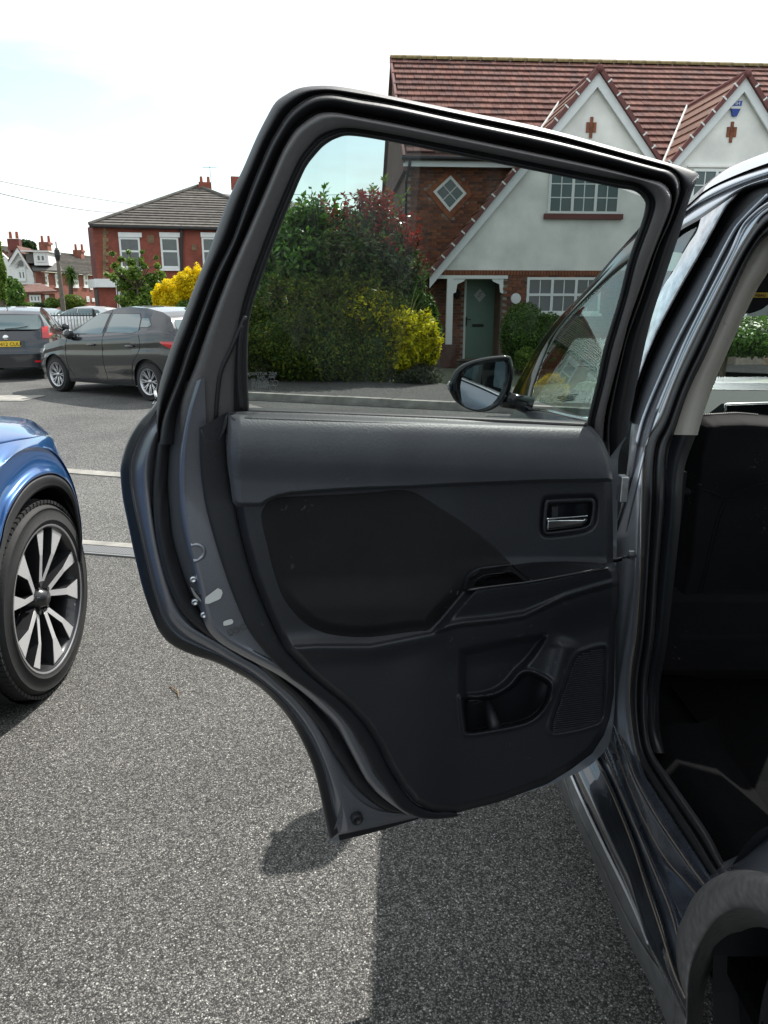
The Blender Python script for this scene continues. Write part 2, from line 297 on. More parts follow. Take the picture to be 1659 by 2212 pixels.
M['dusty_skylit'] = basic('dusty_skylit_black', (.42, .41, .42), .20, metal=.7, coat=1, var=.45, vscale=40, rvar=.10)  # black garnish with dust; the pale base paints in the bright sky reflection
M['grating'] = basic('galvanised_grating', (.20, .20, .20), .5, metal=.3)
M['dash'] = basic('soft_dashboard', (.035, .04, .04), .8, spec=.15, var=.05, vscale=30, bump=.15, bscale=200)
LEAF = {
 'laurel': multi('laurel_leaf', [(.04, .115, .014), (.08, .20, .022), (.15, .31, .04), (.05, .14, .018)], rough=.35, bump=0, trans=.4, spec=.6),
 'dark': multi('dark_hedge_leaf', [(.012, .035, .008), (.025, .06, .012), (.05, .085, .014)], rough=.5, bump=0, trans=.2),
 'gold': multi('gold_leaf', [(.20, .24, .012), (.50, .48, .012), (.70, .64, .015), (.75, .70, .03)], rough=.45, bump=0, trans=.4),
 'yellow': multi('yellow_blossom', [(.85, .66, .004), (.90, .72, .006), (.80, .60, .01), (.45, .45, .01)], rough=.6, bump=0, trans=.5),
 'olivegold': multi('olive_gold_leaf', [(.04, .09, .012), (.085, .16, .017), (.22, .24, .018), (.055, .12, .016)], rough=.5, bump=0, trans=.4),
 'photinia': multi('photinia_leaf', [(.04, .11, .016), (.075, .16, .025), (.13, .12, .03), (.06, .14, .025)], rough=.3, bump=0, trans=.35, spec=.7),
 'redtip': multi('red_tip_leaf', [(.20, .025, .02), (.32, .04, .03), (.12, .05, .025)], rough=.35, bump=0, trans=.35),
 'mid': multi('mid_green_leaf', [(.035, .085, .014), (.07, .15, .02), (.12, .22, .03)], rough=.45, bump=0, trans=.3),
 'light': multi('light_green_leaf', [(.06, .13, .02), (.13, .22, .03), (.20, .28, .05)], rough=.45, bump=0, trans=.35),
 'grey': multi('grey_green_leaf', [(.05, .075, .03), (.09, .11, .05), (.10, .08, .11)], rough=.6, bump=0, trans=.2),
 'blade': multi('phormium_blade', [(.08, .13, .04), (.16, .20, .08), (.25, .27, .14)], rough=.4, bump=0, trans=.2),
}
# ------------------------------------------------------------------ object helpers
WOFF = {}
def tag(o, label=None, cat=None, group=None, kind=None):
    if label: o['label'] = label
    if cat: o['category'] = cat
    if group: o['group'] = group
    if kind: o['kind'] = kind
    return o
def thing(name, label, cat, loc=(0, 0, 0), group=None):
    o = bpy.data.objects.new(name, None); col.objects.link(o); o.location = loc; WOFF[o.name] = Vector(loc)
    return tag(o, label, cat, group)
def woff(o): return WOFF.get(o.name, Vector((0, 0, 0))) if o is not None else Vector((0, 0, 0))
class MB:
    def __init__(s): s.v = []; s.f = []
    def add(s, vs, fs):
        k = len(s.v); s.v += [tuple(v) for v in vs]; s.f += [tuple(i+k for i in f) for f in fs]; return s
    def prism(s, pts, vec):
        n = len(pts); vec = Vector(vec); a = [Vector(p) for p in pts]; b = [p+vec for p in a]
        fs = [tuple((i, (i+1) % n, n+(i+1) % n, n+i)) for i in range(n)]
        tri = tessellate_polygon([a]) if n > 4 else None
        if tri: fs += [tuple(t) for t in tri] + [tuple(n+i for i in reversed(t)) for t in tri]
        else: fs += [tuple(range(n))[::-1], tuple(n+i for i in range(n))]
        return s.add(a+b, fs)
    def box(s, c, ax, ay, az):
        c, ax, ay, az = map(Vector, (c, ax, ay, az))
        return s.prism([c-ax/2-ay/2-az/2, c+ax/2-ay/2-az/2, c+ax/2+ay/2-az/2, c-ax/2+ay/2-az/2], az)
    def abox(s, x0, x1, y0, y1, z0, z1): return s.prism([(x0, y0, z0), (x1, y0, z0), (x1, y1, z0), (x0, y1, z0)], (0, 0, z1-z0))
    def tube(s, path, r, n=8, cap=True):
        path = [Vector(p) for p in path]; rs = r if isinstance(r, (list, tuple)) else [r]*len(path)
        vs = []; fs = []
        up = Vector((0.13, 0.27, 1)).normalized()
        for i, p in enumerate(path):
            t = (path[min(i+1, len(path)-1)] - path[max(i-1, 0)]).normalized()
            a = t.cross(up); a = a.normalized() if a.length > 1e-6 else Vector((1, 0, 0)); b = t.cross(a).normalized()
            for k in range(n): vs.append(p + (a*math.cos(2*math.pi*k/n) + b*math.sin(2*math.pi*k/n))*rs[i])
        for i in range(len(path)-1):
            for k in range(n): fs.append((i*n+k, i*n+(k+1) % n, (i+1)*n+(k+1) % n, (i+1)*n+k))
        if cap: fs += [tuple(range(n))[::-1], tuple((len(path)-1)*n+k for k in range(n))]
        return s.add(vs, fs)
    def lathe(s, prof, O, ax, n=32, closed=False):
        """profile of (distance along axis, radius) turned round ax at O"""
        ax = Vector(ax).normalized(); a = ax.orthogonal().normalized(); b = ax.cross(a); vs = []; fs = []; O = Vector(O); m = len(prof)
        for k in range(n):
            d = a*math.cos(2*math.pi*k/n) + b*math.sin(2*math.pi*k/n)
            for (h, r) in prof: vs.append(O + ax*h + d*r)
        for k in range(n):
            for j in range(m-1 if not closed else m):
                j2 = (j+1) % m; fs.append((k*m+j, ((k+1) % n)*m+j, ((k+1) % n)*m+j2, k*m+j2))
        return s.add(vs, fs)
    def build(s, name, mat, parent=None, smooth=False, angle=None, bevel=0, kind=None, label=None):
        return mesh_obj(name, s.v, s.f, mat, parent, smooth, angle, bevel, kind, label)
def mesh_obj(name, v, f, mat, parent=None, smooth=False, angle=None, bevel=0, kind=None, label=None):
    me = bpy.data.meshes.new(name); w = woff(parent)
    v = np.asarray(v, dtype=float).reshape(-1, 3) - np.array(w)
    me.from_pydata(v.tolist(), [], [tuple(int(i) for i in q) for q in f]); me.materials.append(M[mat] if isinstance(mat, str) else mat); me.update()
    if smooth or angle:
        me.polygons.foreach_set('use_smooth', [True]*len(me.polygons))
        if angle: me.set_sharp_from_angle(angle=math.radians(angle))
    o = bpy.data.objects.new(name, me); col.objects.link(o); o.parent = parent; WOFF[o.name] = w
    if bevel:
        b = o.modifiers.new('bevel', 'BEVEL'); b.width = bevel; b.segments = 2; b.limit_method = 'ANGLE'
    if kind: o['kind'] = kind
    if label: o['label'] = label
    return o
def fast_quads(name, V, mat, parent=None, kind=None, F=None, smooth=False):
    """V: (n,4,3) quads"""
    n = len(V); me = bpy.data.meshes.new(name); w = np.array(woff(parent))
    V = (V.reshape(-1, 3) - w).astype(np.float32)
    me.vertices.add(n*4); me.vertices.foreach_set('co', V.ravel())
    me.loops.add(n*4); me.loops.foreach_set('vertex_index', np.arange(n*4, dtype=np.int32))
    me.polygons.add(n); me.polygons.foreach_set('loop_start', np.arange(0, n*4, 4, dtype=np.int32)); me.polygons.foreach_set('loop_total', np.full(n, 4, dtype=np.int32))
    me.update(calc_edges=True); me.materials.append(M[mat] if isinstance(mat, str) else mat)
    o = bpy.data.objects.new(name, me); col.objects.link(o); o.parent = parent; WOFF[o.name] = Vector(w)
    if kind: o['kind'] = kind
    return o
def text_obj(s, size, mat, parent, P, right, up, name='lettering', depth=.0006, mirror=False, align='LEFT'):
    cu = bpy.data.curves.new(name, 'FONT'); cu.body = s; cu.size = size; cu.extrude = depth; cu.align_x = align
    t = bpy.data.objects.new(name+'_tmp', cu); col.objects.link(t)
    dg = bpy.context.evaluated_depsgraph_get(); dg.update(); me = bpy.data.meshes.new_from_object(t.evaluated_get(dg))
    col.objects.unlink(t); bpy.data.objects.remove(t)
    me.name = name; me.materials.clear(); me.materials.append(M[mat])
    o = bpy.data.objects.new(name, me); col.objects.link(o); w = woff(parent); WOFF[o.name] = w
    right = Vector(right).normalized(); up = Vector(up).normalized(); nn = right.cross(up)
    R = Matrix((right, up, nn)).transposed().to_4x4()
    if mirror: R = R @ Matrix.Scale(-1, 4, (1, 0, 0))
    me.transform(Matrix.Translation(Vector(P)-w) @ R); o.parent = parent
    return o

# ------------------------------------------------------------------ measuring from the photograph
cp, sp_ = math.cos(PITCH), math.sin(PITCH)
CAM = np.array([0, 0, CAM_H])
def rays(px, py):
    px = np.asarray(px, float); py = np.asarray(py, float); a = (px-829.5)/FOC; b = (1106-py)/FOC
    return np.stack([a, cp + sp_*b, -sp_ + cp*b], -1)
def to_plane(px, py, P0, N):
    d = rays(px, py); N = np.array(N, float); P0 = np.array(P0, float)
    t = ((P0-CAM) @ N)/(d @ N); return CAM + d*t[..., None]
def V3(a): return Vector([float(x) for x in np.asarray(a).reshape(-1)])
def onZ(px, py, z=0.0): return V3(to_plane([px], [py], (0, 0, z), (0, 0, 1))[0])
def onY(px, py, y): return V3(to_plane([px], [py], (0, y, 0), (0, 1, 0))[0])
def onX(px, py, x): return V3(to_plane([px], [py], (x, 0, 0), (1, 0, 0))[0])
# open rear door: hinge line, direction towards the latch, normal towards the cabin side
DO = np.array([.485, 1.47, 0]); DU = np.array([-.957, -.290, 0]); DN = np.array([.290, -.957, 0])
def door_pts(px, py, off):
    d = rays(px, py); off = np.asarray(off, float)*np.ones(d.shape[:-1]); dn = d @ DN; c0 = (CAM-DO) @ DN; lean = 0; q_ = np.clip((np.asarray(py, float)-1450)/300, 0, 1); off = np.where(off < 0, off*(1-.42*q_*q_*(3-2*q_)), off)   # the door thins towards its foot
    for _ in range(10):
        t = (off + lean - c0)/dn; z = CAM[2] + t*d[..., 2]; zz = np.maximum(z-1.10, 0); lean = .26*zz*zz/(zz+.06)
    return CAM + d*t[..., None]
# flank of the car
def bx(z): return np.where(z > 1.05, .565+.30*(z-1.05), np.where(z < .5, .565-.18*(.5-z)*0, .565))
def body_pts(px, py, off):
    d = rays(px, py); off = np.asarray(off, float)*np.ones(d.shape[:-1]); t = .56/np.maximum(d[..., 0], .05)
    for _ in range(40):
        P = CAM + d*t[..., None]; X = bx(P[..., 2]) - .031*(P[..., 1]-1.5) - off
        t = .5*t + .5*X/d[..., 0]
    return CAM + d*t[..., None]
def resample(pts, n):
    """pts (k,m): Catmull-Rom through all, n points evenly by length of the first two coordinates"""
    p = np.asarray(pts, float); k = len(p)
    if k == 2: t = np.linspace(0, 1, n)[:, None]; return p[0]*(1-t)+p[1]*t
    e = np.vstack([2*p[0]-p[1], p, 2*p[-1]-p[-2]]); out = []
    for i in range(k-1):
        a, b, c, d = e[i:i+4]; t = np.linspace(0, 1, 12, endpoint=False)[:, None]
        out.append(.5*((2*b)+(c-a)*t+(2*a-5*b+4*c-d)*t*t+(-a+3*b-3*c+d)*t**3))
    q = np.vstack(out+[p[-1:]]); s = np.r_[0, np.cumsum(np.linalg.norm(np.diff(q[:, :2], axis=0), axis=1))]
    u = np.linspace(0, s[-1], n); return np.stack([np.interp(u, s, q[:, j]) for j in range(q.shape[1])], -1)
def cr_across(G, sub):
    """G (c,n,3) add sub-divisions across"""
    c = len(G)
    if c < 3 or sub < 2:
        return G
    e = np.concatenate([2*G[:1]-G[1:2], G, 2*G[-1:]-G[-2:-1]]); out = []
    for i in range(c-1):
        a, b, cc, d = e[i:i+4]
        for t in np.linspace(0, 1, sub, endpoint=False):
            out.append(.5*((2*b)+(cc-a)*t+(2*a-5*b+4*cc-d)*t*t+(-a+3*b-3*cc+d)*t**3))
    return np.stack(out+[G[-1]])
def grid_obj(name, G, mat, parent, smooth=True, closed=False, **kw):
    c, n = G.shape[:2]; f = []
    for i in range(c-1):
        for j in range(n-1 if not closed else n): f.append((i*n+j, i*n+(j+1) % n, (i+1)*n+(j+1) % n, (i+1)*n+j))
    return mesh_obj(name, G.reshape(-1, 3), f, mat, parent, smooth, **kw)
def loft(name, contours, mat, parent, proj=door_pts, n=90, sub=4, **kw):
    """contours: list of (points [(x,y)...] , offset) or points with own offset"""
    G = []
    for c in contours:
        if isinstance(c, tuple): pts = [(x, y, c[1]) for x, y in c[0]]
        else: pts = c
        r = resample(pts, n); G.append(proj(r[:, 0], r[:, 1], r[:, 2]))
    return grid_obj(name, cr_across(np.stack(G), sub), mat, parent, **kw)
def sdist(px, py, poly):
    """signed distance in picture units, positive inside"""
    P = np.asarray(poly, float); x = np.asarray(px, float); y = np.asarray(py, float)
    d = np.full(x.shape, 1e9); ins = np.zeros(x.shape, bool)
    for i in range(len(P)):
        a = P[i]; b = P[(i+1) % len(P)]; e = b-a; wx = x-a[0]; wy = y-a[1]
        t = np.clip((wx*e[0]+wy*e[1])/max(e@e, 1e-9), 0, 1); d = np.minimum(d, np.hypot(wx-e[0]*t, wy-e[1]*t))
        c = ((a[1] > y) != (b[1] > y)); 
        with np.errstate(divide='ignore', invalid='ignore'): xi = a[0]+(y-a[1])*(b[0]-a[0])/((b[1]-a[1]) if b[1] != a[1] else 1e-9)
        ins ^= (c & (x < xi))
    return np.where(ins, d, -d)
def sstep(x, a, b): t = np.clip((x-a)/(b-a), 0, 1); return t*t*(3-2*t)
def smoothpoly(pts, n=160):
    p = list(pts); r = resample(p+[p[0]], n+1)[:-1]; return r
def patch(name, poly, H, mat, parent, axis='y', nu=120, nv=120, proj=door_pts, **kw):
    """fills a picture outline with a surface whose height over the door plane is H(x, y)"""
    P = np.asarray(poly, float); A = 1 if axis == 'y' else 0; B = 1-A
    lo, hi = P[:, A].min()+.05, P[:, A].max()-.05; vs = np.linspace(lo, hi, nv); rows = []
    for v in vs:
        xs = []
        for i in range(len(P)):
            a = P[i]; b = P[(i+1) % len(P)]
            if (a[A] > v) != (b[A] > v): xs.append(a[B]+(v-a[A])*(b[B]-a[B])/(b[A]-a[A]))
        l, r = min(xs), max(xs); u = np.linspace(l, r, nu)
        rows.append(np.stack([u, np.full(nu, v)] if A == 1 else [np.full(nu, v), u], -1))
    g = np.stack(rows); X, Y = g[..., 0], g[..., 1]
    return grid_obj(name, proj(X, Y, H(X, Y)), mat, parent, **kw)

# ------------------------------------------------------------------ ground
def sheet(name, pts, z, mat, sub=None):
    mb = MB(); mb.add([(p[0], p[1], z) for p in pts], [tuple(t) for t in tessellate_polygon([[Vector((p[0], p[1], 0)) for p in pts]])])
    o = mb.build(name, mat); o['kind'] = 'structure'; return o
sheet('ground', [(-400, -60), (400, -60), (400, 900), (-400, 900)], -.012, 'earth')
# far kerb line of the street (top edge of the kerb), from left to right
K = [onZ(540, 864), onZ(970, 886)]; kd = (K[1]-K[0]).normalized(); kn = Vector((-kd.y, kd.x, 0))
if kn.y < 0: kn = -kn
KM = K[0]-kd*.3; KL = KM+(onZ(60, 792)-KM).normalized()*26; KR = K[1]+kd*30
a0, a1 = onZ(0, 1160), onZ(285, 1182); ad = (a1-a0).normalized(); drl = a0-ad*12; drr = a0+ad*7.5
sheet('driveway', [(-30, -25), (30, -25), (30, drr.y-5), (drr.x, drr.y), (drl.x, drl.y), (-30, drl.y+3)], 0, 'drive')
b0, b1 = onZ(120, 1021), onZ(300, 1035); bd = (b1-b0).normalized(); kl = b0-bd*14; kr = b0+bd*8.5
sheet('driveway_apron', [drl, drr, kr, kl], .004, 'apron')
sheet('road', [kl, kr, (26, 2.6), (60, 8), KR, KM, KL, (-40, 34)], .002, 'road')
# ------------------------------------------------------------------ our car
suv = thing('parked_suv', 'grey metallic estate car beside the camera with its rear door standing open, black cabin inside', 'car', (1.2, 1.6, 0))
# ---- rear door
skin = [(336,868),(323,887),(297.5,915),(275,954),(262,998.5),(260,1025),(265,1076),(277,1135),(291.5,1204),(311,1281),(333,1341),(348,1370.5),(372,1394),(413.5,1414),(455,1427),(493.7,1444.4),(553,1478.6),(597.9,1520.3),(630.6,1562),(660.4,1618.5),(678.2,1663.2),(693,1722.7),(712,1812)]
hem = [(341,880),(326,905),(303.5,936),(282.6,989.6),(279.6,1031),(285.6,1076),(297.5,1135),(311,1195),(327,1263),(348,1329),(366,1358.6),(390,1379.4),(425.5,1397),(470,1417),(520,1445),(560,1472),(600,1506),(634,1545),(664,1588),(690,1640),(706,1690),(718,1745),(730,1800)]
crest2 = [(345,905),(336,925),(322,950),(309,990),(305,1031),(309,1085),(318,1150),(330,1210),(346,1270),(366,1326),(390,1356),(420,1376),(455,1396),(500,1424),(545,1449),(583,1478),(620,1512),(655,1552),(682,1596),(703,1645),(722,1695),(738,1745),(750,1795)]
sealo = [(342,925),(340,950),(333,1007),(329,1061),(331.7,1135),(343.6,1204),(363,1269),(390,1323),(437,1367.5),(485,1397),(544.5,1430),(592,1474),(630.6,1508),(660.4,1541),(693,1582),(714,1620),(737.7,1655),(761.6,1693),(791,1724),(830,1749.5),(880.6,1763)]
seali = [(396,823),(381,882),(366,948),(361.5,1007),(360,1049),(364.5,1105.6),(370.4,1159),(384,1210),(401.7,1263),(425.5,1311),(461,1352.7),(503,1392),(553,1430),(612.7,1466),(657.4,1500),(702,1548),(731.8,1585),(755.6,1627),(779.4,1665),(809,1699),(842,1727),(880,1755)]
crest = [(425.5,823),(407.6,882),(395.7,942),(389.8,1001.5),(389.8,1061),(395.7,1120.5),(407.6,1180),(419.5,1221.7),(431.4,1269),(440.4,1311),(455,1352.7),(482,1382),(526.7,1409),(568,1431),(612.7,1456),(660.4,1490),(702,1528),(731.8,1559),(752.6,1595),(779.4,1646),(803,1686),(836,1719.7),(890,1757)]
trimo = [(431.4,924),(433,1001.5),(443,1085),(461,1156),(485,1233.6),(509,1299),(532.6,1352.7),(550,1380),(583,1422),(621.7,1460),(660.4,1488),(702,1518),(731.8,1545),(755.6,1574),(773.5,1603.6),(791.3,1633.4),(809,1669),(830,1702),(848,1728.6),(868.7,1749.5),(904.4,1765.8),(940,1769.4),(987.4,1764.4)]
trimi = [(489.5,891),(489.5,971.7),(499.9,1049),(508.8,1090.8),(523.7,1165),(547.5,1248.5),(571.3,1309),(597,1366),(618.7,1404),(660.4,1449),(702,1484.6),(749.6,1523.3),(785.4,1562),(815,1606.6),(839,1657),(865.7,1698.9),(895.5,1734.6),(934,1752.5),(987.4,1755.4)]
def shift(p, dx, dy=0): return [(x+dx, y+dy) for x, y in p]
trim_bot_right = [(996,1764),(1076,1741),(1181.5,1701),(1234,1669),(1282,1632),(1308.5,1590),(1319,1558),(1326,1500),(1328,1341)]
# outer skin: closes the door on the street side
sk = smoothpoly(skin+[(733,1816),(811,1796),(940,1762),(1080,1728),(1200,1690),(1290,1640),(1325,1560),(1330,1300),(1335,1000),(1330,925),(1000,910),(538,890),(420,870)], 220)
Pk = door_pts(sk[:, 0], sk[:, 1], -.100); tris = tessellate_polygon([[Vector((float(p @ DU), float(p[2]), 0)) for p in Pk]])
rear_door = mesh_obj('rear_door', Pk, tris, 'paint', suv)
rear_door['label'] = 'opened rear passenger door showing its black inner panel'
loft('hem_flange', [(skin, -.101), (shift(skin, 4, -1), -.088), (hem, -.078)], 'skin', rear_door, n=140)
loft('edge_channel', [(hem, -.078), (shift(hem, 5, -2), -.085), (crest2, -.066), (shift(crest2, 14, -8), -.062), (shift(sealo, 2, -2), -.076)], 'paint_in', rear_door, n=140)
loft('bottom_corner_panel', [([(712,1812),(735,1806),(811,1790),(906,1767)], -.100), ([(722,1790),(760,1790),(830,1775),(905,1763)], -.080), ([(735,1740),(775,1768),(830,1765),(900,1760)], -.064), ([(740,1690),(775,1728),(820,1752),(895,1760)], -.06)], 'paint_in', rear_door, n=40)
loft('bottom_lip', [([(733.6,1816),(811,1797),(904,1769)], -.094), ([(731,1803),(811,1784),(902,1757)], -.094)], 'skin', rear_door, n=20, sub=1)
loft('door_seal', [(sealo, -.076), (shift(sealo, 6, -3), -.042), (shift(sealo, 15, -8), -.036), (seali[:], -.050), (shift(seali, 3, -1), -.062)], 'rubber', rear_door, n=150)
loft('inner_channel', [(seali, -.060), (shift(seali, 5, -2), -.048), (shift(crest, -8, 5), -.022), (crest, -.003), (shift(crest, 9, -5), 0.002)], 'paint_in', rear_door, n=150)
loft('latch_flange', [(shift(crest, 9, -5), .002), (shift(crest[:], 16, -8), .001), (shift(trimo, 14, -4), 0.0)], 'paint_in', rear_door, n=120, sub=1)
pb = door_pts(np.array([769.]), np.array([1764.]), -.060)[0]; nD = V3(DN)
MB().lathe([(0, .0), (0, .013), (.012, .013), (.014, .009), (.012, .006), (.008, .004), (.008, 0)], pb, DN, 20).build('drain_plug', 'rubber', rear_door, angle=40)
# ---- window frame of the door
F0 = [(341.8,943),(337,910),(340.6,851.2),(351.2,806.5),(372.4,742.9),(396,684),(419.5,620.3),(454.9,533.2),(493.7,429.5),(523.5,367),(553.2,298.5),(574,256.9),(594.9,221.1),(618.7,203.3),(642.5,191.4),(672.3,186),(716.9,185.4),(779.4,194.4),(850.8,209.2),(987.4,237.5),(1180,278),(1385.5,335.2),(1454.9,355),(1500.5,370.9),(1511.4,378.8),(1504.5,392),(1488.6,434),(1468.8,501.8),(1423,638.7),(1401,713),(1379.9,809),(1363,891.7),(1357,936)]
F1 = [(341.8,960),(348.8,910),(360.6,874.8),(384.2,815.9),(400.7,764),(414.8,726.4),(438.4,662.7),(466.6,589.7),(502,516.7),(532.4,432.5),(553.2,378.9),(583,310.4),(603.8,274.7),(618.7,250.9),(642.5,227.1),(672.3,209.2),(702,203.3),(728.8,204.8),(779.4,213.7),(850.8,225.6),(987.4,255.4),(1180,297),(1306,329.2),(1385.5,351),(1437,364.9),(1453,370.9),(1464.8,384.8),(1468.8,404.6),(1466.8,422.5),(1447,482),(1421,539.5),(1391.4,630.8),(1371.6,686.4),(1353.7,738),(1338.6,802.5),(1322.9,880.6),(1316.3,925.2),(1318,987)]
F2 = [(389,960),(391.2,886.6),(403,839.5),(421.9,792.3),(443,731),(466.6,665.1),(497.3,587.3),(537.3,495.5),(571,417.6),(606.8,334.2),(624.7,301.5),(639.5,280.7),(660.4,262.8),(684.2,247.9),(708,243.5),(731.8,245),(779.4,253.9),(850.8,267.3),(987.4,295.5),(1206.9,342),(1306,364),(1385.5,384.8),(1425,393.7),(1441,404.6),(1450,424.4),(1448,448.2),(1435,484),(1411,545),(1380,632),(1358,696),(1340,765),(1318,847),(1306,902),(1302,950)]
F4 = [(538.5,930),(538.5,884.3),(536,839.5),(535,768.8),(537.3,705.2),(544.4,665.1),(560.9,613.3),(584.5,547.3),(610.4,479),(633.6,423.5),(648.5,387.8),(663.3,358),(684.2,331.3),(702,313.4),(725.8,300),(755.6,293.5),(833,304.5),(987.4,335.7),(1206.9,379.8),(1326,404.6),(1365.6,411.5),(1381.5,420.5),(1391.4,432.4),(1394,444.3),(1385.5,480),(1357.7,559.4),(1335.9,646.7),(1304,751.8),(1291.7,811.4),(1280.5,858.3),(1268.3,911.8),(1268,940)]
F3 = [(505,935),(505,880),(505,832),(508,765),(514,702),(524,655),(541,600),(565,535),(592,465),(616,408),(632,371),(648,340),(670,312),(690,293),(718,281),(754,276),(833,287),(987.4,317),(1206.9,362),(1326,386),(1375,394),(1398,408),(1412,425),(1415,446),(1404,484),(1376,562),(1353,650),(1322,755),(1309,814),(1297,862),(1285,912),(1284,945)]
def mid(A, B, t, n=120):
    a = resample(A, n); b = resample(B, n); return [tuple(p) for p in (a*(1-t)+b*t)]
NF = 260
loft('frame_outer_rubber', [(shift(F0, 0), -.090), (mid(F0, F1, .12), -.060), (mid(F0, F1, .45), -.040), (mid(F0, F1, .85), -.052), (F1, -.060)], 'rubber', rear_door, n=NF)
loft('frame_seal', [(F1, -.062), (mid(F1, F2, .10), -.030), (mid(F1, F2, .32), -.020), (mid(F1, F2, .65), -.034), (mid(F1, F2, .85), -.058), (F2, -.050)], 'rubber', rear_door, n=NF)
loft('window_frame', [(mid(F1, F2, .97), -.05), (F2, -.020), (mid(F2, F3, .18), -.006), (mid(F2, F3, .5), -.006), (mid(F2, F3, .92), -.010), (F3, -.015)], 'satin', rear_door, n=NF)
loft('window_channel', [(F3, -.015), (mid(F3, F4, .25), -.026), (mid(F3, F4, .6), -.022), (mid(F3, F4, .9), -.026), (F4, -.038)], 'rubber', rear_door, n=NF)
gp = np.array([(x, y) for x, y in F4[1:-1]]+[(1268, 922), (1000, 912), (538.5, 890)]); gp = gp*1.0
c0 = gp.mean(0); g2 = gp + (gp-c0)/np.linalg.norm(gp-c0, axis=1)[:, None]*6
patch('window_glass', [tuple(p) for p in g2], lambda x, y: np.full(x.shape, -.033), 'door_glass', rear_door, nu=12, nv=24)
# rib lines pressed into the frame foot
for pts in ([(530,683),(500,752),(478,800),(470,850),(466,905)], [(522,700),(517,760),(517,830),(522,884)]):
    r = resample(pts, 24); P = door_pts(r[:, 0], r[:, 1], -.0055)
    MB().tube([V3(p) for p in P], .0035, 8).build('frame_rib', 'rubber', rear_door, smooth=True)
for x, y in ((1404, 500), (1404.5, 590), (1391, 592), (1372, 706), (1340, 822), (1320.5, 923), (345, 1080), (366, 1225), (413, 1343), (685, 1700-150), (703, 1572), (740, 1635), (792, 1711)):
    pass
# ---- trim panel
ridge = np.array([(560,1400),(680,1392),(800,1392),(930,1366),(996.7,1352),(1071,1344.6),(1130.7,1335.7),(1175,1314.9),(1220,1294),(1279.5,1276),(1340,1259.8)])
R1 = smoothpoly([(992,1404),(1060,1388),(1150,1372),(1182,1374),(1150,1425),(1120,1456),(1095,1484),(1062,1503),(998,1512)], 80)
R2 = smoothpoly([(997,1508),(1065,1500),(1102,1480),(1123,1456),(1144,1452),(1170,1462),(1187,1474),(1191,1490),(1176,1529),(1139,1560),(1065,1577),(1012,1584),(1003,1572)], 90)
SPK = smoothpoly([(1250,1412),(1290,1399),(1310,1403),(1311,1450),(1307,1530),(1300,1556),(1260,1572),(1205,1583),(1192,1580),(1191,1560),(1212,1500),(1238,1430)], 90)
BEZ = smoothpoly([(1177.6,1081),(1186.5,1077),(1268.3,1074),(1281.7,1077),(1286,1088),(1283,1122.7),(1275.8,1137),(1260.9,1145.5),(1231,1151),(1186.5,1155.4),(1174,1151),(1171.6,1131.6),(1174.6,1091.4)], 80)
HR = smoothpoly([(1185,1088.4),(1230,1086.5),(1272,1085.5),(1278.7,1092),(1274,1125.6),(1263,1137),(1225,1143),(1186.5,1148),(1180,1145),(1182,1110)], 80)
FAB = smoothpoly([(566.8,1095),(590,1074),(663.6,1068.5),(740.7,1065),(800,1061),(884,1057.5),(952,1094.6),(1020.6,1139),(1068,1178),(1095,1204.8),(1107,1220),(1086,1223),(1038.4,1228.6),(1014.6,1240.5),(1005.7,1261.3),(999.7,1279),(967,1320.8),(930,1361),(905,1366),(877.7,1369),(800,1379),(730,1376),(680,1362),(645,1338),(610,1293),(590,1240),(575,1180),(563,1130),(562,1108)], 240)
TRAY = [(1002,1276),(1008,1256),(1014,1242),(1038.4,1227),(1070,1223.5),(1107,1220.5),(1151.5,1214.6),(1220,1212.4),(1279.5,1214.6),(1312,1218.5),(1317,1221),(1314,1227),(1234.8,1241.5),(1145.6,1257.8),(1086,1265.3),(1040,1271)]
TRIM = trimi[:-1]+[(987.4,1756)]+[(1076,1733),(1181.5,1694),(1234,1662),(1280,1627),(1305,1588),(1317,1552),(1326,1500),(1329,1400),(1330,1340),(1336,1315),(1338,1285),(1338,1250),(1335,1230),(1325,1215),(1324,1130),(1322,1040),(1310,975),(1292,938),(1270,917),(1000,905),(700,893),(538,888)]
TR = np.array(TRIM, float)
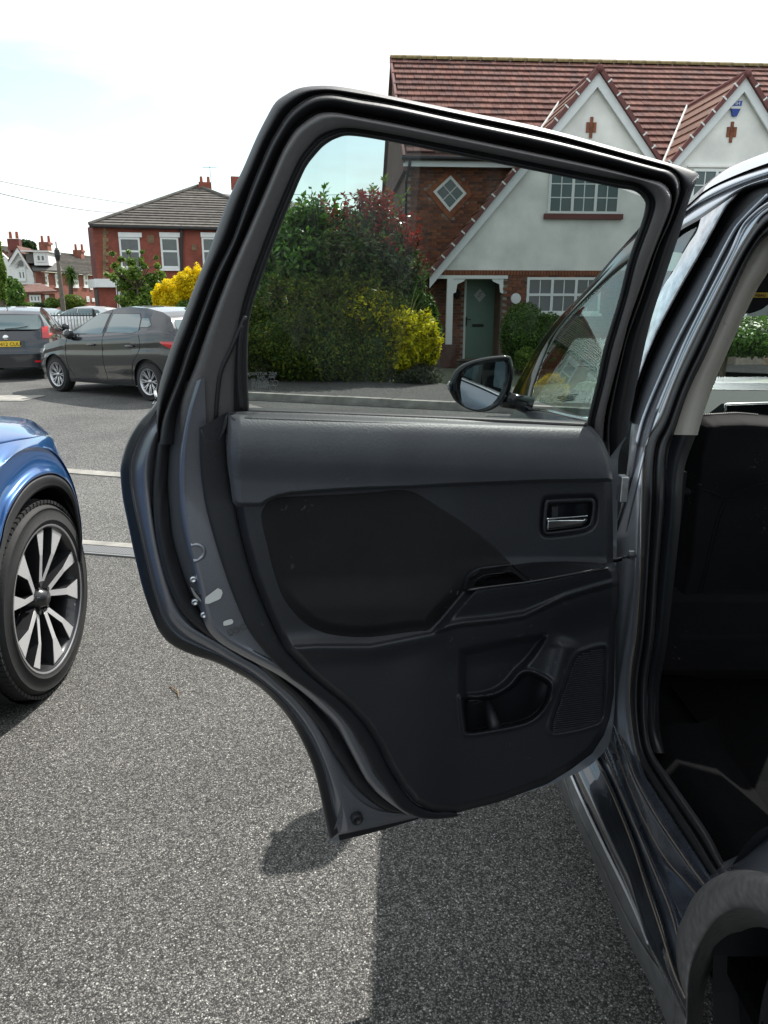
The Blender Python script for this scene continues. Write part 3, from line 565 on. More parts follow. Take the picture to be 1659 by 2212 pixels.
def Htrim(x, y):
    x = np.asarray(x, float); y = np.asarray(y, float)
    dl = sdist(x, y, TR)
    yr = np.interp(x, ridge[:, 0], ridge[:, 1]); dy = y-yr
    inner = sstep(x, 900, 1010)
    base = .045 - .012*sstep(x, 950, 1120)*(1-sstep(y, 1200, 1235))
    arm = .100*np.ones_like(x)
    ytop = np.interp(x, [1002, 1145, 1234, 1317, 1340], [1276, 1258, 1241, 1222, 1218])
    armh = .118 - .030*sstep(y-ytop, 4, 60) + .012*np.exp(-((dy+6)/7.0)**2)
    isarm = sstep(y-ytop, -6, 2)*(1-sstep(dy, 0, 8))*sstep(x-(930+(1368-y)*.84), -2, 22)
    h = base*(1-isarm) + armh*isarm
    below = sstep(dy, -2, 6); side = (.070-.035*sstep(dy, 5, 95))*sstep(x, 900, 1040) + .052*(1-sstep(x, 900, 1040))
    h = np.where(dy > -2, h*(1-below)+side*below, h)
    # long soft bolster above the lower lip on the left
    h = h + .018*np.exp(-((dy-8)/22.0)**2)*(1-sstep(x, 900, 1000))
    # diagonal shoulder between pocket and loudspeaker
    xs = np.interp(y, [1365, 1400, 1480, 1600, 1700], [1205, 1222, 1200, 1160, 1120]); h = h + .020*np.exp(-((x-xs)/22.0)**2)*sstep(y, 1365, 1400)*(1-sstep(y, 1480, 1560))
    h = h - .040*sstep(sdist(x, y, R1), -3, 16)
    h = h - .120*sstep(sdist(x, y, R2), 0, 7) + .010*np.exp(-((sdist(x, y, R2)+3)/4.0)**2)
    ds = sdist(x, y, SPK); h = h + .004*np.exp(-((ds+4)/4.0)**2) - .006*sstep(ds, -1, 3)
    db = sdist(x, y, BEZ); h = h - .010*sstep(db, -9, 1)
    h = h - .030*sstep(sdist(x, y, HR), -3, 4)
    # soft roll where the panel turns back to its edge
    h = h*sstep(dl, -30, 20)*1.0 + .0
    left = sstep(dl, 0, 16); h = h*(.45+.55*left)
    return h
loft('trim_edge', [(trimo, -.002), (shift(trimo, 2, -1), .012), (mid(trimo, trimi, .5), .016), (mid(trimo, trimi, .93), .014), (mid(trimo, trimi, .99), .006)], 'edgeplastic', rear_door, n=160)
MB()
loft('trim_step', [([(431.4,924),(470,922),(474,905),(480,897),(492,890)], -.002), ([(433,927),(472,926),(478,910),(484,900),(492,893)], .012), ([(440,960),(470,950),(482,935),(487,925),(490,915)], .016)], 'edgeplastic', rear_door, n=40)
patch('lower_trim', TRIM, lambda x, y: Htrim(x, y)-.003, 'plastic', rear_door, nu=330, nv=340)
patch('cloth_insert', [tuple(p) for p in FAB], lambda x, y: Htrim(x, y) + .003*sstep(sdist(x, y, FAB), 0, 7) - .004 + .020*sstep(y, 1240, 1320)*sstep(sdist(x, y, FAB), 3, 30) , 'cloth', rear_door, nu=150, nv=150)
BELT = [(491,892),(538,889.5),(700,896),(850,902),(1000,908.5),(1270,918),(1280,924),(1292,938),(1303,955),(1312,976),(1319,1000),(1324,1035),(1322,1041.5),(1175,1044),(981.9,1051.5),(886.6,1057),(780,1060),(690,1065.5),(625,1071),(598,1077),(577,1087),(566.8,1095),(514.8,1095),(503,1086),(499,1060),(490,972)]
BA = np.array(BELT, float)
def Hbelt(x, y):
    yt = np.interp(x, [490, 1000, 1290, 1330], [892, 908.5, 922, 940]); k = y-yt
    b = .010 + .066*np.sqrt(np.clip(k/95., 0, 1)*(2-np.clip(k/95., 0, 1))) - .010*sstep(k, 95, 150)
    d = sdist(x, y, BA); return b*(.62+.38*sstep(d, 0, 9))*(.75+.25*sstep(x, 490, 520))
patch('belt_trim', BELT, Hbelt, 'belt', rear_door, axis='x', nu=110, nv=260)
loft('window_wiper_seal', [([(538,880),(700,886),(1000,898),(1270,911)], -.030), ([(538,883),(700,889),(1000,901),(1270,914)], .004), ([(538,890),(700,897),(1000,909.5),(1270,919)], .012)], 'rubber', rear_door, n=60)
# armrest tray: gloss shelf from the wall out to the armrest
TA = np.array(TRAY, float)
def Htray(x, y):
    yt = np.interp(x, [1002, 1014, 1038, 1107, 1151, 1220, 1280, 1317], [1276, 1242, 1227, 1220.5, 1214.6, 1212.4, 1214.6, 1221])
    yb = np.interp(x, [1002, 1040, 1086, 1145, 1234, 1314, 1320], [1277, 1271, 1265.3, 1257.8, 1241.5, 1227, 1222])
    t = np.clip((y-yt)/np.maximum(yb-yt, 1), 0, 1); return .036 + .086*t
TRIN = smoothpoly([(1021,1268),(1030,1252),(1050,1242),(1085,1238),(1102,1234),(1128,1252),(1132,1257),(1080,1263)], 60)
patch('armrest_tray', TRAY, lambda x, y: Htray(x, y) - .030*sstep(sdist(x, y, TRIN), 0, 4) + .003, 'gloss', rear_door, axis='x', nu=40, nv=160)
for pts, rr in (([(1003,1275.5),(1040,1270.5),(1086,1264.8),(1145,1257.3),(1234,1241),(1312,1227)], .0028), ([(1107,1221),(1125,1236),(1148,1254)], .002)):
    r = resample(pts, 30); MB().tube([V3(p) for p in door_pts(r[:, 0], r[:, 1], Htray(r[:, 0], r[:, 1])+.004)], rr, 8).build('tray_edge', 'gloss', rear_door, smooth=True)
# handle: bezel ring, chrome lever, lock tab
bz = np.vstack([BEZ, BEZ[:1]]); hz = smoothpoly([(1185,1088.4),(1230,1086.5),(1272,1085.5),(1278.7,1092),(1274,1125.6),(1263,1137),(1225,1143),(1186.5,1148),(1180,1145),(1182,1110)], 80); hz = np.vstack([hz, hz[:1]])
def ring(name, A, B, offs, mat, parent):
    a = A; b = B
    k = np.argmin(np.hypot(b[:-1, 0]-a[0, 0], b[:-1, 1]-a[0, 1])); b = np.vstack([np.roll(b[:-1], -k, axis=0), np.roll(b[:-1], -k, axis=0)[:1]])
    G = [door_pts((a*(1-t)+b*t)[:, 0], (a*(1-t)+b*t)[:, 1], o) for t, o in offs]
    return grid_obj(name, np.stack(G), mat, parent)
ring('handle_bezel', bz, hz, [(0, .020), (.12, .031), (.5, .034), (.85, .031), (1, .008), (1.25, -.002)], 'plastic', rear_door)
patch('handle_cup', [tuple(p) for p in HR], lambda x, y: .004-.010*np.exp(-((x-1240)/20.)**2), 'interior', rear_door, nu=20, nv=20)
LEV = [(1180.5,1121),(1190,1120.3),(1225,1118),(1269,1114.5),(1267,1124),(1263,1131.5),(1256,1136.5),(1225,1141),(1182,1146.5),(1179.5,1143)]
patch('handle_lever', LEV, lambda x, y: .030+.006*sstep(y, 1115, 1125)+.006*sstep(sdist(x, y, np.array(LEV)), 0, 4)-.006, 'chrome', rear_door, axis='x', nu=14, nv=50)
r = resample([(1181,1120.5),(1190,1120),(1225,1117.6),(1268,1114.2)], 20); MB().tube([V3(p) for p in door_pts(r[:, 0], r[:, 1], .037)], .0017, 8).build('lever_edge', 'chrome', rear_door, smooth=True)
MB().prism([V3(p) for p in door_pts(np.array([1187, 1200, 1200, 1187.]), np.array([1092, 1091, 1114, 1115.]), .012)], V3(DN)*.010).build('lock_tab', 'plastic', rear_door, bevel=.001)
# loudspeaker mesh: raised ribs
spk = MB(); k = 0
for y in np.arange(1400, 1586, 4.6):
    xs = [x for x in np.arange(1185, 1315, 1.5) if sdist(np.array([x]), np.array([y+(1250-x)*.0-((x-1250)*.12)]), SPK)[0] > 3]
    if len(xs) > 3:
        x0, x1 = xs[0], xs[-1]; xx = np.linspace(x0, x1, 12); yy = y-((xx-1250)*.12)
        spk.tube([V3(p) for p in door_pts(xx, yy, Htrim(xx, yy)-.0004)], .0013, 5)
spk.build('speaker_grille', 'plastic', rear_door, smooth=True)
# pocket: cup bump and printed ring
p0 = door_pts(np.array([1046, 1062, 1080, 1066.]), np.array([1522, 1505, 1560, 1583.]), -.045)
MB().tube([V3(door_pts(np.array([1052.]), np.array([1512.]), -.045)[0]), V3(door_pts(np.array([1066.]), np.array([1560.]), -.02)[0]), V3(door_pts(np.array([1070.]), np.array([1580.]), -.01)[0])], [.008, .014, .02], 12).build('cup_divider', 'plastic', rear_door, smooth=True)
# latch, screws, child lock with lettering
LT = smoothpoly([(424,1278),(440,1290),(465,1270),(478,1272),(481,1285),(474,1297),(450,1305),(441,1304),(430,1290)], 40)
patch('latch_slot', [(443,1291),(470,1270.5),(478,1271),(481,1281),(476,1294),(452,1304),(443,1304)], lambda x, y: .004+0*x, 'whiteplastic', rear_door, nu=10, nv=10)
patch('latch_mouth', [(411,1268),(418,1272),(440,1289),(452,1288),(443,1303),(436,1302),(420,1288)], lambda x, y: -.008+0*x, 'zinc', rear_door, nu=10, nv=10)
patch('latch_hook', [(416,1273),(420,1274),(438,1290),(449,1286),(449,1293),(436,1298)], lambda x, y: -.004+0*x, 'dark', rear_door, nu=10, nv=10)
for x, y in ((417.5, 1251.5), (421, 1300.5), (440.5, 1328)):
    P = door_pts(np.array([x]), np.array([y]), -.010)[0]; MB().lathe([(-.004, 0.0065), (.002, .006), (.003, .004), (.0015, .002), (.0015, 0)], P, DN, 14).build('latch_screw', 'zinc', rear_door, angle=40)
patch('child_lock', [(482,1343),(488,1340),(500,1337),(504,1341),(503,1347),(492,1351),(483,1352)], lambda x, y: .004+0*x, 'whiteplastic', rear_door, nu=8, nv=8)
zz = lambda x, y, o: V3(door_pts(np.array([float(x)]), np.array([float(y)]), o)[0])
text_obj('LOCK', .018, 'satin', rear_door, zz(494, 1375, .003), zz(516, 1366, .003)-zz(494, 1375, .003), zz(490, 1366, .003)-zz(494, 1375, .003), name='lock_lettering')
loft('lock_arrow', [([(495,1360),(512,1356)], .003), ([(497,1364),(513,1360)], .003)], 'satin', rear_door, n=4, sub=1)
r = resample([(412,1178),(425,1176),(436,1180),(441,1190),(438,1201),(428,1209),(418,1212)], 30); MB().tube([V3(p) for p in door_pts(r[:, 0], r[:, 1], -.0015)], .0045, 8).build('pressed_rib', 'paint_in', rear_door, smooth=True)
# hinge and check strap
hb = zz(1324, 1055, -.03)
MB().box(hb+Vector((.02, .0, 0)), (.016, 0, 0), (0, .03, 0), (0, 0, .055)).build('door_hinge', 'zinc', rear_door, bevel=.002)
MB().tube([zz(1322, 1212, -.02), zz(1340, 1208, -.03), V3(body_pts(np.array([1362.]), np.array([1200.]), .0)[0])], .005, 8).build('check_strap', 'gloss', rear_door)
MB().lathe([(0, 0), (0, .010), (-.012, .010), (-.012, 0)], V3(body_pts(np.array([1368.]), np.array([1198.]), .004)[0]), (1, .1, 0), 12).build('strap_bolt', 'zinc', suv, angle=40)
MB().tube([zz(335,845,-.13), zz(338,858,-.12), zz(332,872,-.12)], .003, 8).build('belt_moulding_tip', 'chrome', rear_door, smooth=True)
# etched maker's mark on the glass, read from outside
RT = V3(-DU); UPV = Vector((0, 0, 1))
gq = lambda x, y: zz(x, y, -.0305)
for s, x, y, sz in (('AGC AUTOMOTIVE', 599, 809.5, 8.6), ('TJQA    M2L9', 596, 816, 6.8), ('DOT-20 AS3', 580, 822, 6.8), ('43R-00150', 581, 828.5, 8), ('A002345 LOA', 583, 833.5, 6.6), ('TEMPERLITE', 580, 838.5, 6.6)):
    P = gq(x, y); sc = (gq(x, y-sz)-P).length
    text_obj(s, sc, 'etch', rear_door, P, RT, UPV, name='glass_etching', mirror=True, depth=.0001)
for x, y, r_ in ((588, 818.5, 4.6), (595, 827.5, 5.6), (589, 838, 6.2)):
    P = gq(x, y); rad = (gq(x+r_, y)-P).length
    MB().tube([P + RT*math.cos(a)*rad + UPV*math.sin(a)*rad for a in np.linspace(0, 6.283, 25)], .00022, 4, cap=False).build('etched_ring', 'etch', rear_door)

# ---- body shell
def bl(name, cs, mat, n=80, sub=4, proj=body_pts): return loft(name, cs, mat, suv, proj=proj, n=n, sub=sub)
AL = [(1514,472),(1504.5,501.8),(1484.7,531.6),(1454.9,585),(1427,630.8),(1392,725),(1360,809),(1335,900)]
AR = [(1597,414.6),(1587,426),(1561.6,458),(1516.4,538.8),(1464.8,629),(1416.5,722.6),(1381,809.6),(1350,909)]
G1 = [(1610,414),(1580,458),(1534,535.6),(1486,625.8),(1434,722.6),(1396,809.6),(1366,909.6),(1356,1000),(1345,1080),(1325,1150)]
G2 = [(1659,420),(1614,464.6),(1587,496.9),(1552,561.4),(1506.8,651.6),(1458.4,745),(1413,845),(1387.5,909.6),(1374.6,961),(1362,1025),(1349.7,1081.4),(1327.4,1148)]
G3 = [(1690,425),(1659,440),(1630,462),(1603.5,492),(1577.7,548.4),(1532.5,635.5),(1481,738.7),(1445.5,822.5),(1418,890),(1400,950)]
G4a = [(1700,440),(1659,458),(1635.7,482.7),(1593.8,548.4),(1545.5,642),(1497,738.7),(1458.4,822.5),(1426,906.3),(1398.8,947.5),(1389.9,992),(1387.7,1070),(1384.3,1206.8),(1382.5,1255),(1373.6,1374.4),(1363,1448.8),(1360,1508),(1364.6,1567.9),(1374,1620),(1390,1664),(1420.9,1716),(1472.8,1795.7),(1530.9,1884),(1570,1940)]
G5a = [(1720,480),(1659,509.8),(1622.8,554.9),(1577.7,648.4),(1529,758),(1487.4,845),(1455,938.6),(1442,987.5),(1436,1106.5),(1422.7,1255),(1415,1374.4),(1400.4,1478.6),(1400.4,1567.9),(1412,1627),(1445,1676.5),(1488,1737.6),(1534,1805),(1567.5,1869),(1610,1920)]
G4 = G4a; 
PIL = [(1700,430),(1640,448),(1606,480),(1572,540),(1525,630),(1476,730),(1438,815),(1405,895),(1362,965),(1345,1040),(1330,1090),(1325,1150),(1310,1250),(1302,1374),(1295,1448),(1290,1508),(1295,1568),(1312,1615),(1330,1660),(1370,1730),(1420,1810),(1480,1900),(1530,1960)]
bl('pillar_garnish', [(AL, .012), (mid(AL, AR, .5), .014), (AR, .010), (shift(AR, 3, 2), -.01)], 'dusty_skylit' if 'dusty_skylit' in M else 'gloss', n=60)
bl('door_gap', [(AR, -.006), (mid(AR, G1[:7]+[(1356, 909)], .5), -.03), (G1[:7]+[(1366,915)], -.012)], 'dark', n=60)
bl('pillar_recess', [(G1, -.022), (mid(G1, G2, .35), -.020), (mid(G1, G2, .8), -.012), (G2, .0)], 'paint', n=80)
bl('pillar_ridge', [(G2, .0), (mid(G2, G3+[(1340,1148)], .12), -.006), (mid(G2, G3+[(1345,1148)], .85), -.008), (G3+[(1352,1148)], -.002)], 'paint_in', n=80)
bl('pillar_face', [(G3+[(1375,1010),(1350,1090),(1330,1150),(1318,1250),(1305,1374),(1295,1448),(1290,1508),(1295,1568),(1312,1615),(1330,1650)], -.004), (mid(G3+[(1375,1010),(1350,1090),(1330,1150),(1318,1250),(1305,1374),(1295,1448),(1290,1508),(1295,1568),(1312,1615),(1330,1650)], G4[:-4], .8), -.004), (G4[:-4], -.010)], 'paint', n=140, sub=2)
bl('opening_seal', [(G4, -.012), (mid(G4, G5a, .15), .004), (mid(G4, G5a, .40), .000), (mid(G4, G5a, .50), -.014), (mid(G4, G5a, .62), -.006), (mid(G4, G5a, .85), -.012), (G5a, -.035)], 'rubber', n=150)
# beige upper trim and dark lower trim of the pillar
BR = [(1720,470),(1659,581),(1633,622.7),(1605.5,678),(1573.8,747.7),(1540,825),(1514,900),(1503,940)]
bl('pillar_trim_upper', [(G5a[:6]+[(1455,939)], -.03), (mid(G5a[:6]+[(1455,939)], BR, .5), -.045), (BR, -.075), (shift(BR, 4), -.12)], 'beige', n=50)
MB().prism([(.615,1.64,.33),(.615,2.15,.33),(.625,2.15,1.06),(.625,1.64,1.06)], (.07, 0, 0)).prism([(.625,1.64,1.06),(.625,2.15,1.06),(.80,2.0,1.58),(.80,1.72,1.58)], (.05, 0, 0)).build('pillar_core', 'interior', suv)
bl('pillar_trim_lower', [(([(1455,940)]+G5a[7:14]), -.03), (mid([(1455,940)]+G5a[7:14], [(1503,940),(1477.7,1017),(1468.8,1136),(1451,1300),(1439,1404),(1425,1480),(1425,1570),(1440,1627)], .6), -.045), ([(1503,940),(1477.7,1017),(1468.8,1136),(1451,1300),(1439,1404),(1425,1480),(1425,1570),(1440,1627)], -.09)], 'interior', n=60)
# sill: steps from the outer skirt up to the opening
S0 = [(1170,1620),(1205.5,1695),(1231.4,1749.9),(1274,1841.5),(1323,1954.6),(1365.9,2049),(1411.7,2138),(1450,2235)]
S1 = [(1180,1600),(1217.7,1679.6),(1243.7,1749.9),(1298.7,1866),(1347.5,1969.9),(1396.4,2055),(1440,2120),(1475,2212)]
S2 = [(1205,1600),(1233,1673.5),(1252.8,1719),(1304.8,1829),(1350.6,1921),(1381,1988),(1401,2038.6),(1478,2200)]
S3 = [(1225,1580),(1262,1650),(1298.7,1734.6),(1347.5,1856.8),(1378,1963.7),(1400,2034),(1440,2110),(1482,2200)]
S4 = [(1255,1570),(1283.4,1627.7),(1323,1707),(1365.9,1811),(1396.4,1902.6),(1427,1994),(1454.5,2092),(1480,2150)]
S45 = [(1275,1560),(1303,1612),(1340,1700),(1380,1790),(1420,1880),(1455,1960),(1475,2040),(1490,2110)]
S5 = [(1290,1540),(1317,1591),(1347.5,1682.7),(1384,1774),(1427,1856.8),(1470,1905),(1500,1940),(1530,1970)]
S55 = [(1310,1540),(1340,1610),(1368,1685),(1410,1765),(1460,1840),(1500,1895),(1530,1930),(1560,1960)]
S6 = [(1357,1520),(1366,1570),(1390,1664),(1420.9,1716),(1472.8,1795.7),(1530.9,1884),(1560,1925),(1590,1960)]
def zproj(px, py, z): 
    d = rays(px, py); t = (np.asarray(z)-CAM_H)/d[..., 2]; return CAM + d*t[..., None]
def zl(name, cs, mat, **kw): return loft(name, cs, mat, suv, proj=zproj, n=90, **kw)
zl('sill_skirt', [(shift(S0, 6, 10), .17), (S0, .205), (mid(S0, S1, .6), .250), (S1, .268), (mid(S1, S2, .15), .262), (S2, .285)], 'sillsatin')
zl('chrome_sill_strip', [(shift(S2, -3, 0), .287), (S2, .300), (shift(S2, 3, -1), .298)], 'chrome')
zl('sill_outer', [(S2, .290), (mid(S2, S3, .5), .318), (S3, .330), (mid(S3, S4, .3), .335), (S4, .350), (mid(S4, S45, .2), .338)], 'sillgloss')
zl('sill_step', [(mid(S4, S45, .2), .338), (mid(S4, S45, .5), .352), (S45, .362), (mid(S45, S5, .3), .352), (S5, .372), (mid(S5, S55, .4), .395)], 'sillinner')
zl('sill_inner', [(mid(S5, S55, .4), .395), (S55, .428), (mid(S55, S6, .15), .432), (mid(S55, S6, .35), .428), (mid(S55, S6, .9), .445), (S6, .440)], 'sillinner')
zl('scuff_plate', [(shift(G5a[12:], 0), .44), (shift(G5a[12:], 40, -4), .46), (shift(G5a[12:], 110, -6), .44), (shift(G5a[12:], 150, -20), .36)], 'carpet', sub=1)
for cs_, z_ in ((mid(S3, S4, .85), .350), (mid(S4, S45, .75), .361), (mid(S5, S55, .25), .386), (mid(S55, S6, .2), .433)):
    r = resample(cs_, 60); MB().tube([V3(p)+Vector((0, 0, .001)) for p in zproj(r[:, 0], r[:, 1], z_)], .0016, 5).build('seam_sealer', 'sealer', suv, smooth=True)
r = resample(S2[1:7], 60); MB().tube([V3(p) for p in zproj(r[:, 0], r[:, 1], .298)], .0034, 8).build('strip_glint_bead', 'machined', suv, smooth=True)  # pale bead added along the chrome strip as its bright highlight
for cs_, o_ in ((G2[:9], .002), (G3[:9], .001)):
    r = resample(cs_, 60); MB().tube([V3(p) for p in body_pts(r[:, 0], r[:, 1], r[:, 0]*0+o_)], .0034, 8).build('pillar_bead', 'paint', suv, smooth=True)
r = resample(G4[2:19], 90); MB().tube([V3(p) for p in body_pts(r[:, 0], r[:, 1], r[:, 0]*0-.006)], .0016, 6).build('seam_sealer', 'sealer', suv, smooth=True)
# roof side, gutter, rails
T0 = [(1440,470),(1490.6,429),(1529,393.7),(1577.7,361.4),(1659,329.2),(1760,300)]
T1 = [(1440,482),(1487,442),(1525,410),(1580,382),(1659,352),(1760,322)]
T1b = [(1438,490),(1487,448),(1525,416),(1580,389),(1659,362),(1760,332)]
T2 = [(1436,500),(1481,459.8),(1530,430),(1590,402),(1659,378),(1760,350)]
T3 = [(1430,530),(1468,499),(1513,472.7),(1560,440),(1600,411),(1659,391),(1760,370)]
bl('roof_side', [(shift(T0, 30, 0), -.20), (shift(T0, 8, 0), -.07), (T0, -.030), (T1, .000)], 'paint', n=60)
bl('roof_gutter', [(T1, .0), (mid(T1, T1b, .5), -.012), (T1b, .001)], 'rubber', n=60)
bl('cant_rail', [(T1b, .001), (mid(T1b, T2, .5), .010), (T2, .002), (shift(T2, 1, 3), -.008), (shift(T2, 2, 5), .004), (mid(T2, T3, .6), .012), (T3, .006)], 'paint', n=60)
T4 = [(1430,540),(1470,505),(1514,480),(1572,455),(1612,424),(1659,405),(1760,385)]
bl('upper_door_seal', [(T3, .006), (mid(T3, T4, .5), -.02), (T4, -.012), ([(1560,560),(1580,520),(1600,490),(1625,462),(1655,440),(1690,428),(1760,420)], -.02)], 'rubber', n=60)
# front door, seen behind the opened one
FO = [(1420,470),(1371.6,511.8),(1335.9,545.5),(1277.9,613),(1205,689),(1161.4,747.5),(1128,805),(1108,845),(1095,880)]
FI = [(1420,498),(1378,532),(1342,562),(1287,617),(1216,692),(1172,752),(1143,805),(1122,845),(1110,880)]
FG = [(1420,525),(1388,545),(1353.7,569.3),(1306,610),(1240,674),(1195,730),(1168,790),(1150.5,840),(1146,862)]
fd = bl('front_door', [([(1114,886),(1180,893),(1270,916),(1312,922)], .03), ([(1095,915),(1180,935),(1250,950),(1305,975)], .045), ([(1105,1010),(1180,1040),(1250,1070),(1300,1095)], .05), ([(1110,1400),(1180,1440),(1260,1500),(1290,1530)], .05), ([(1150,1560),(1190,1600),(1240,1640),(1290,1690)], .03)], 'paint', n=40)
fd['label'] = 'closed front door behind the opened rear door'
loft('front_window_frame', [(shift(FO, 6, -4), -.03), (FO, -.012), (mid(FO, FI, .5), -.004), (FI, .002), (mid(FI, FG, .5), .000), (FG, -.006), (shift(FG, 3, 2), -.02)], 'gloss', fd, proj=body_pts, n=70)
loft('waist_moulding', [([(1112,880),(1180,884),(1220,893),(1272,904),(1312,914)], .012), ([(1112,884),(1180,889),(1220,898),(1272,909),(1312,918)], .024), ([(1112,890),(1180,897),(1220,905),(1272,916),(1312,925)], .016)], 'chrome', fd, proj=body_pts, n=40)
FGP = FG[::1]+[(1150,852),(1180,878),(1220,888),(1268,903),(1330,920),(1345,880),(1400,730),(1440,640),(1512,480),(1500,478)]
r = np.array(FG+[(1146,864)]); 
loft('front_window', [(FG, -.006), (mid(FG, [(1520,466),(1500,500),(1470,552),(1440,610),(1415,670),(1390,740),(1362,820),(1335,900),(1330,925)], .5), -.002), ([(1520,466),(1500,500),(1470,552),(1440,610),(1415,670),(1390,740),(1362,820),(1335,900),(1330,925)], -.004)], 'frontglass', fd, proj=body_pts, n=50, sub=2)
# mirror
ms = np.array([(970.5,845.8),(971,828),(976,811),(986,797),(1001,786),(1025,777),(1052,771),(1080,768),(1096,767.5),(1104,772),(1108,785),(1110,806),(1108,828),(1103,845),(1092,864),(1080,876),(1063,885.8),(1048,890),(1034,891),(1015,887),(997.7,878.5),(982,866)])
mg = np.array([(995.9,853),(994,835),(997.7,816.6),(1008,800),(1023,791),(1055,784),(1088.7,780),(1095,783),(1097,793),(1096,812),(1092,831),(1084,852),(1070.5,871),(1056,881),(1041,885.8),(1022,884),(1005,878.5),(998,868)])
mY = onY(1040, 830, 2.55)
def mirp(P, y, s=1.0):
    c = P.mean(0); Q = c+(P-c)*s; return to_plane(Q[:, 0], Q[:, 1], (mY.x, y, mY.z), (-.30, 1, .05))
A = resample(np.vstack([ms, ms[:1]]), 61)[:-1]; Bm = resample(np.vstack([mg, mg[:1]]), 61)[:-1]
k = np.argmin(np.hypot(*(Bm-A[0]).T)); Bm = np.roll(Bm, -k, axis=0)
G = [mirp(Bm, 2.552), mirp(Bm, 2.536), mirp((A*.55+Bm*.45), 2.53), mirp(A, 2.545, .985), mirp(A, 2.56), mirp(A, 2.60, 1.0), mirp(A, 2.635, .92), mirp(A, 2.665, .75), mirp(A, 2.685, .45), mirp(A, 2.69, .05)]
MG = np.stack(G); G2 = np.concatenate([MG, MG[:, :1]], axis=1)
mir = grid_obj('door_mirror', G2, 'gloss', suv)
Pm = mirp(mg, 2.545); me = MB(); me.add([V3(p) for p in Pm], [tuple(range(len(Pm)))]); me.build('mirror_glass', 'mirror', mir)
MB().tube([onY(1088, 862, 2.60), onY(1115, 868, 2.63), onY(1150, 878, 2.62)], [.03, .028, .034], 12).build('mirror_arm', 'gloss', mir, smooth=True)
MB().tube([onY(971, 840, 2.60), onY(968, 834, 2.61), onY(973, 826, 2.60)], .007, 8).build('mirror_indicator', 'whiteplastic', mir, smooth=True)
# rear quarter: arch cladding, wing, wheel
C0 = [(1439,2260),(1456,2116.5),(1460.6,2024.8),(1479,1973),(1506,1927),(1549,1893),(1595,1881),(1659,1890),(1760,1945),(1850,2060)]
Cm = [(1470,2260),(1473,2116.5),(1483,2024.8),(1500,1980),(1530,1945),(1570,1918),(1610,1910),(1670,1925),(1750,1975),(1830,2080)]
C1 = [(1486,2260),(1491,2116.5),(1509.5,2049),(1543,1994),(1570,1973),(1595,1963.7),(1625,1965),(1670,1985),(1740,2035),(1800,2110)]
def xproj(px, py, x): 
    d = rays(px, py); t = np.asarray(x)/d[..., 0]; return CAM + d*t[..., None]
def xl(name, cs, mat, **kw): return loft(name, cs, mat, suv, proj=xproj, n=70, **kw)
xl('wheel_arch_cladding', [(shift(C0, 2, -2), .53), (C0, .510), (mid(C0, Cm, .25), .498), (mid(C0, Cm, .8), .490), (mid(Cm, C1, .5), .488), (mid(Cm, C1, .9), .494), (C1, .506), (shift(C1, 5, 6), .53), (shift(C1, 30, 40), .62)], 'dirtyclad', sub=3)
xl('rear_wing', [([(1505,1940),(1531,1887),(1560,1865),(1600,1845),(1659,1810),(1760,1740)], .60), ([(1510,1935),(1540,1892),(1575,1874),(1615,1862),(1659,1852),(1760,1850)], .57), (C0[3:8]+[(1760,1945)], .525)], 'paint')
wc = Vector((.62, .50, .355))
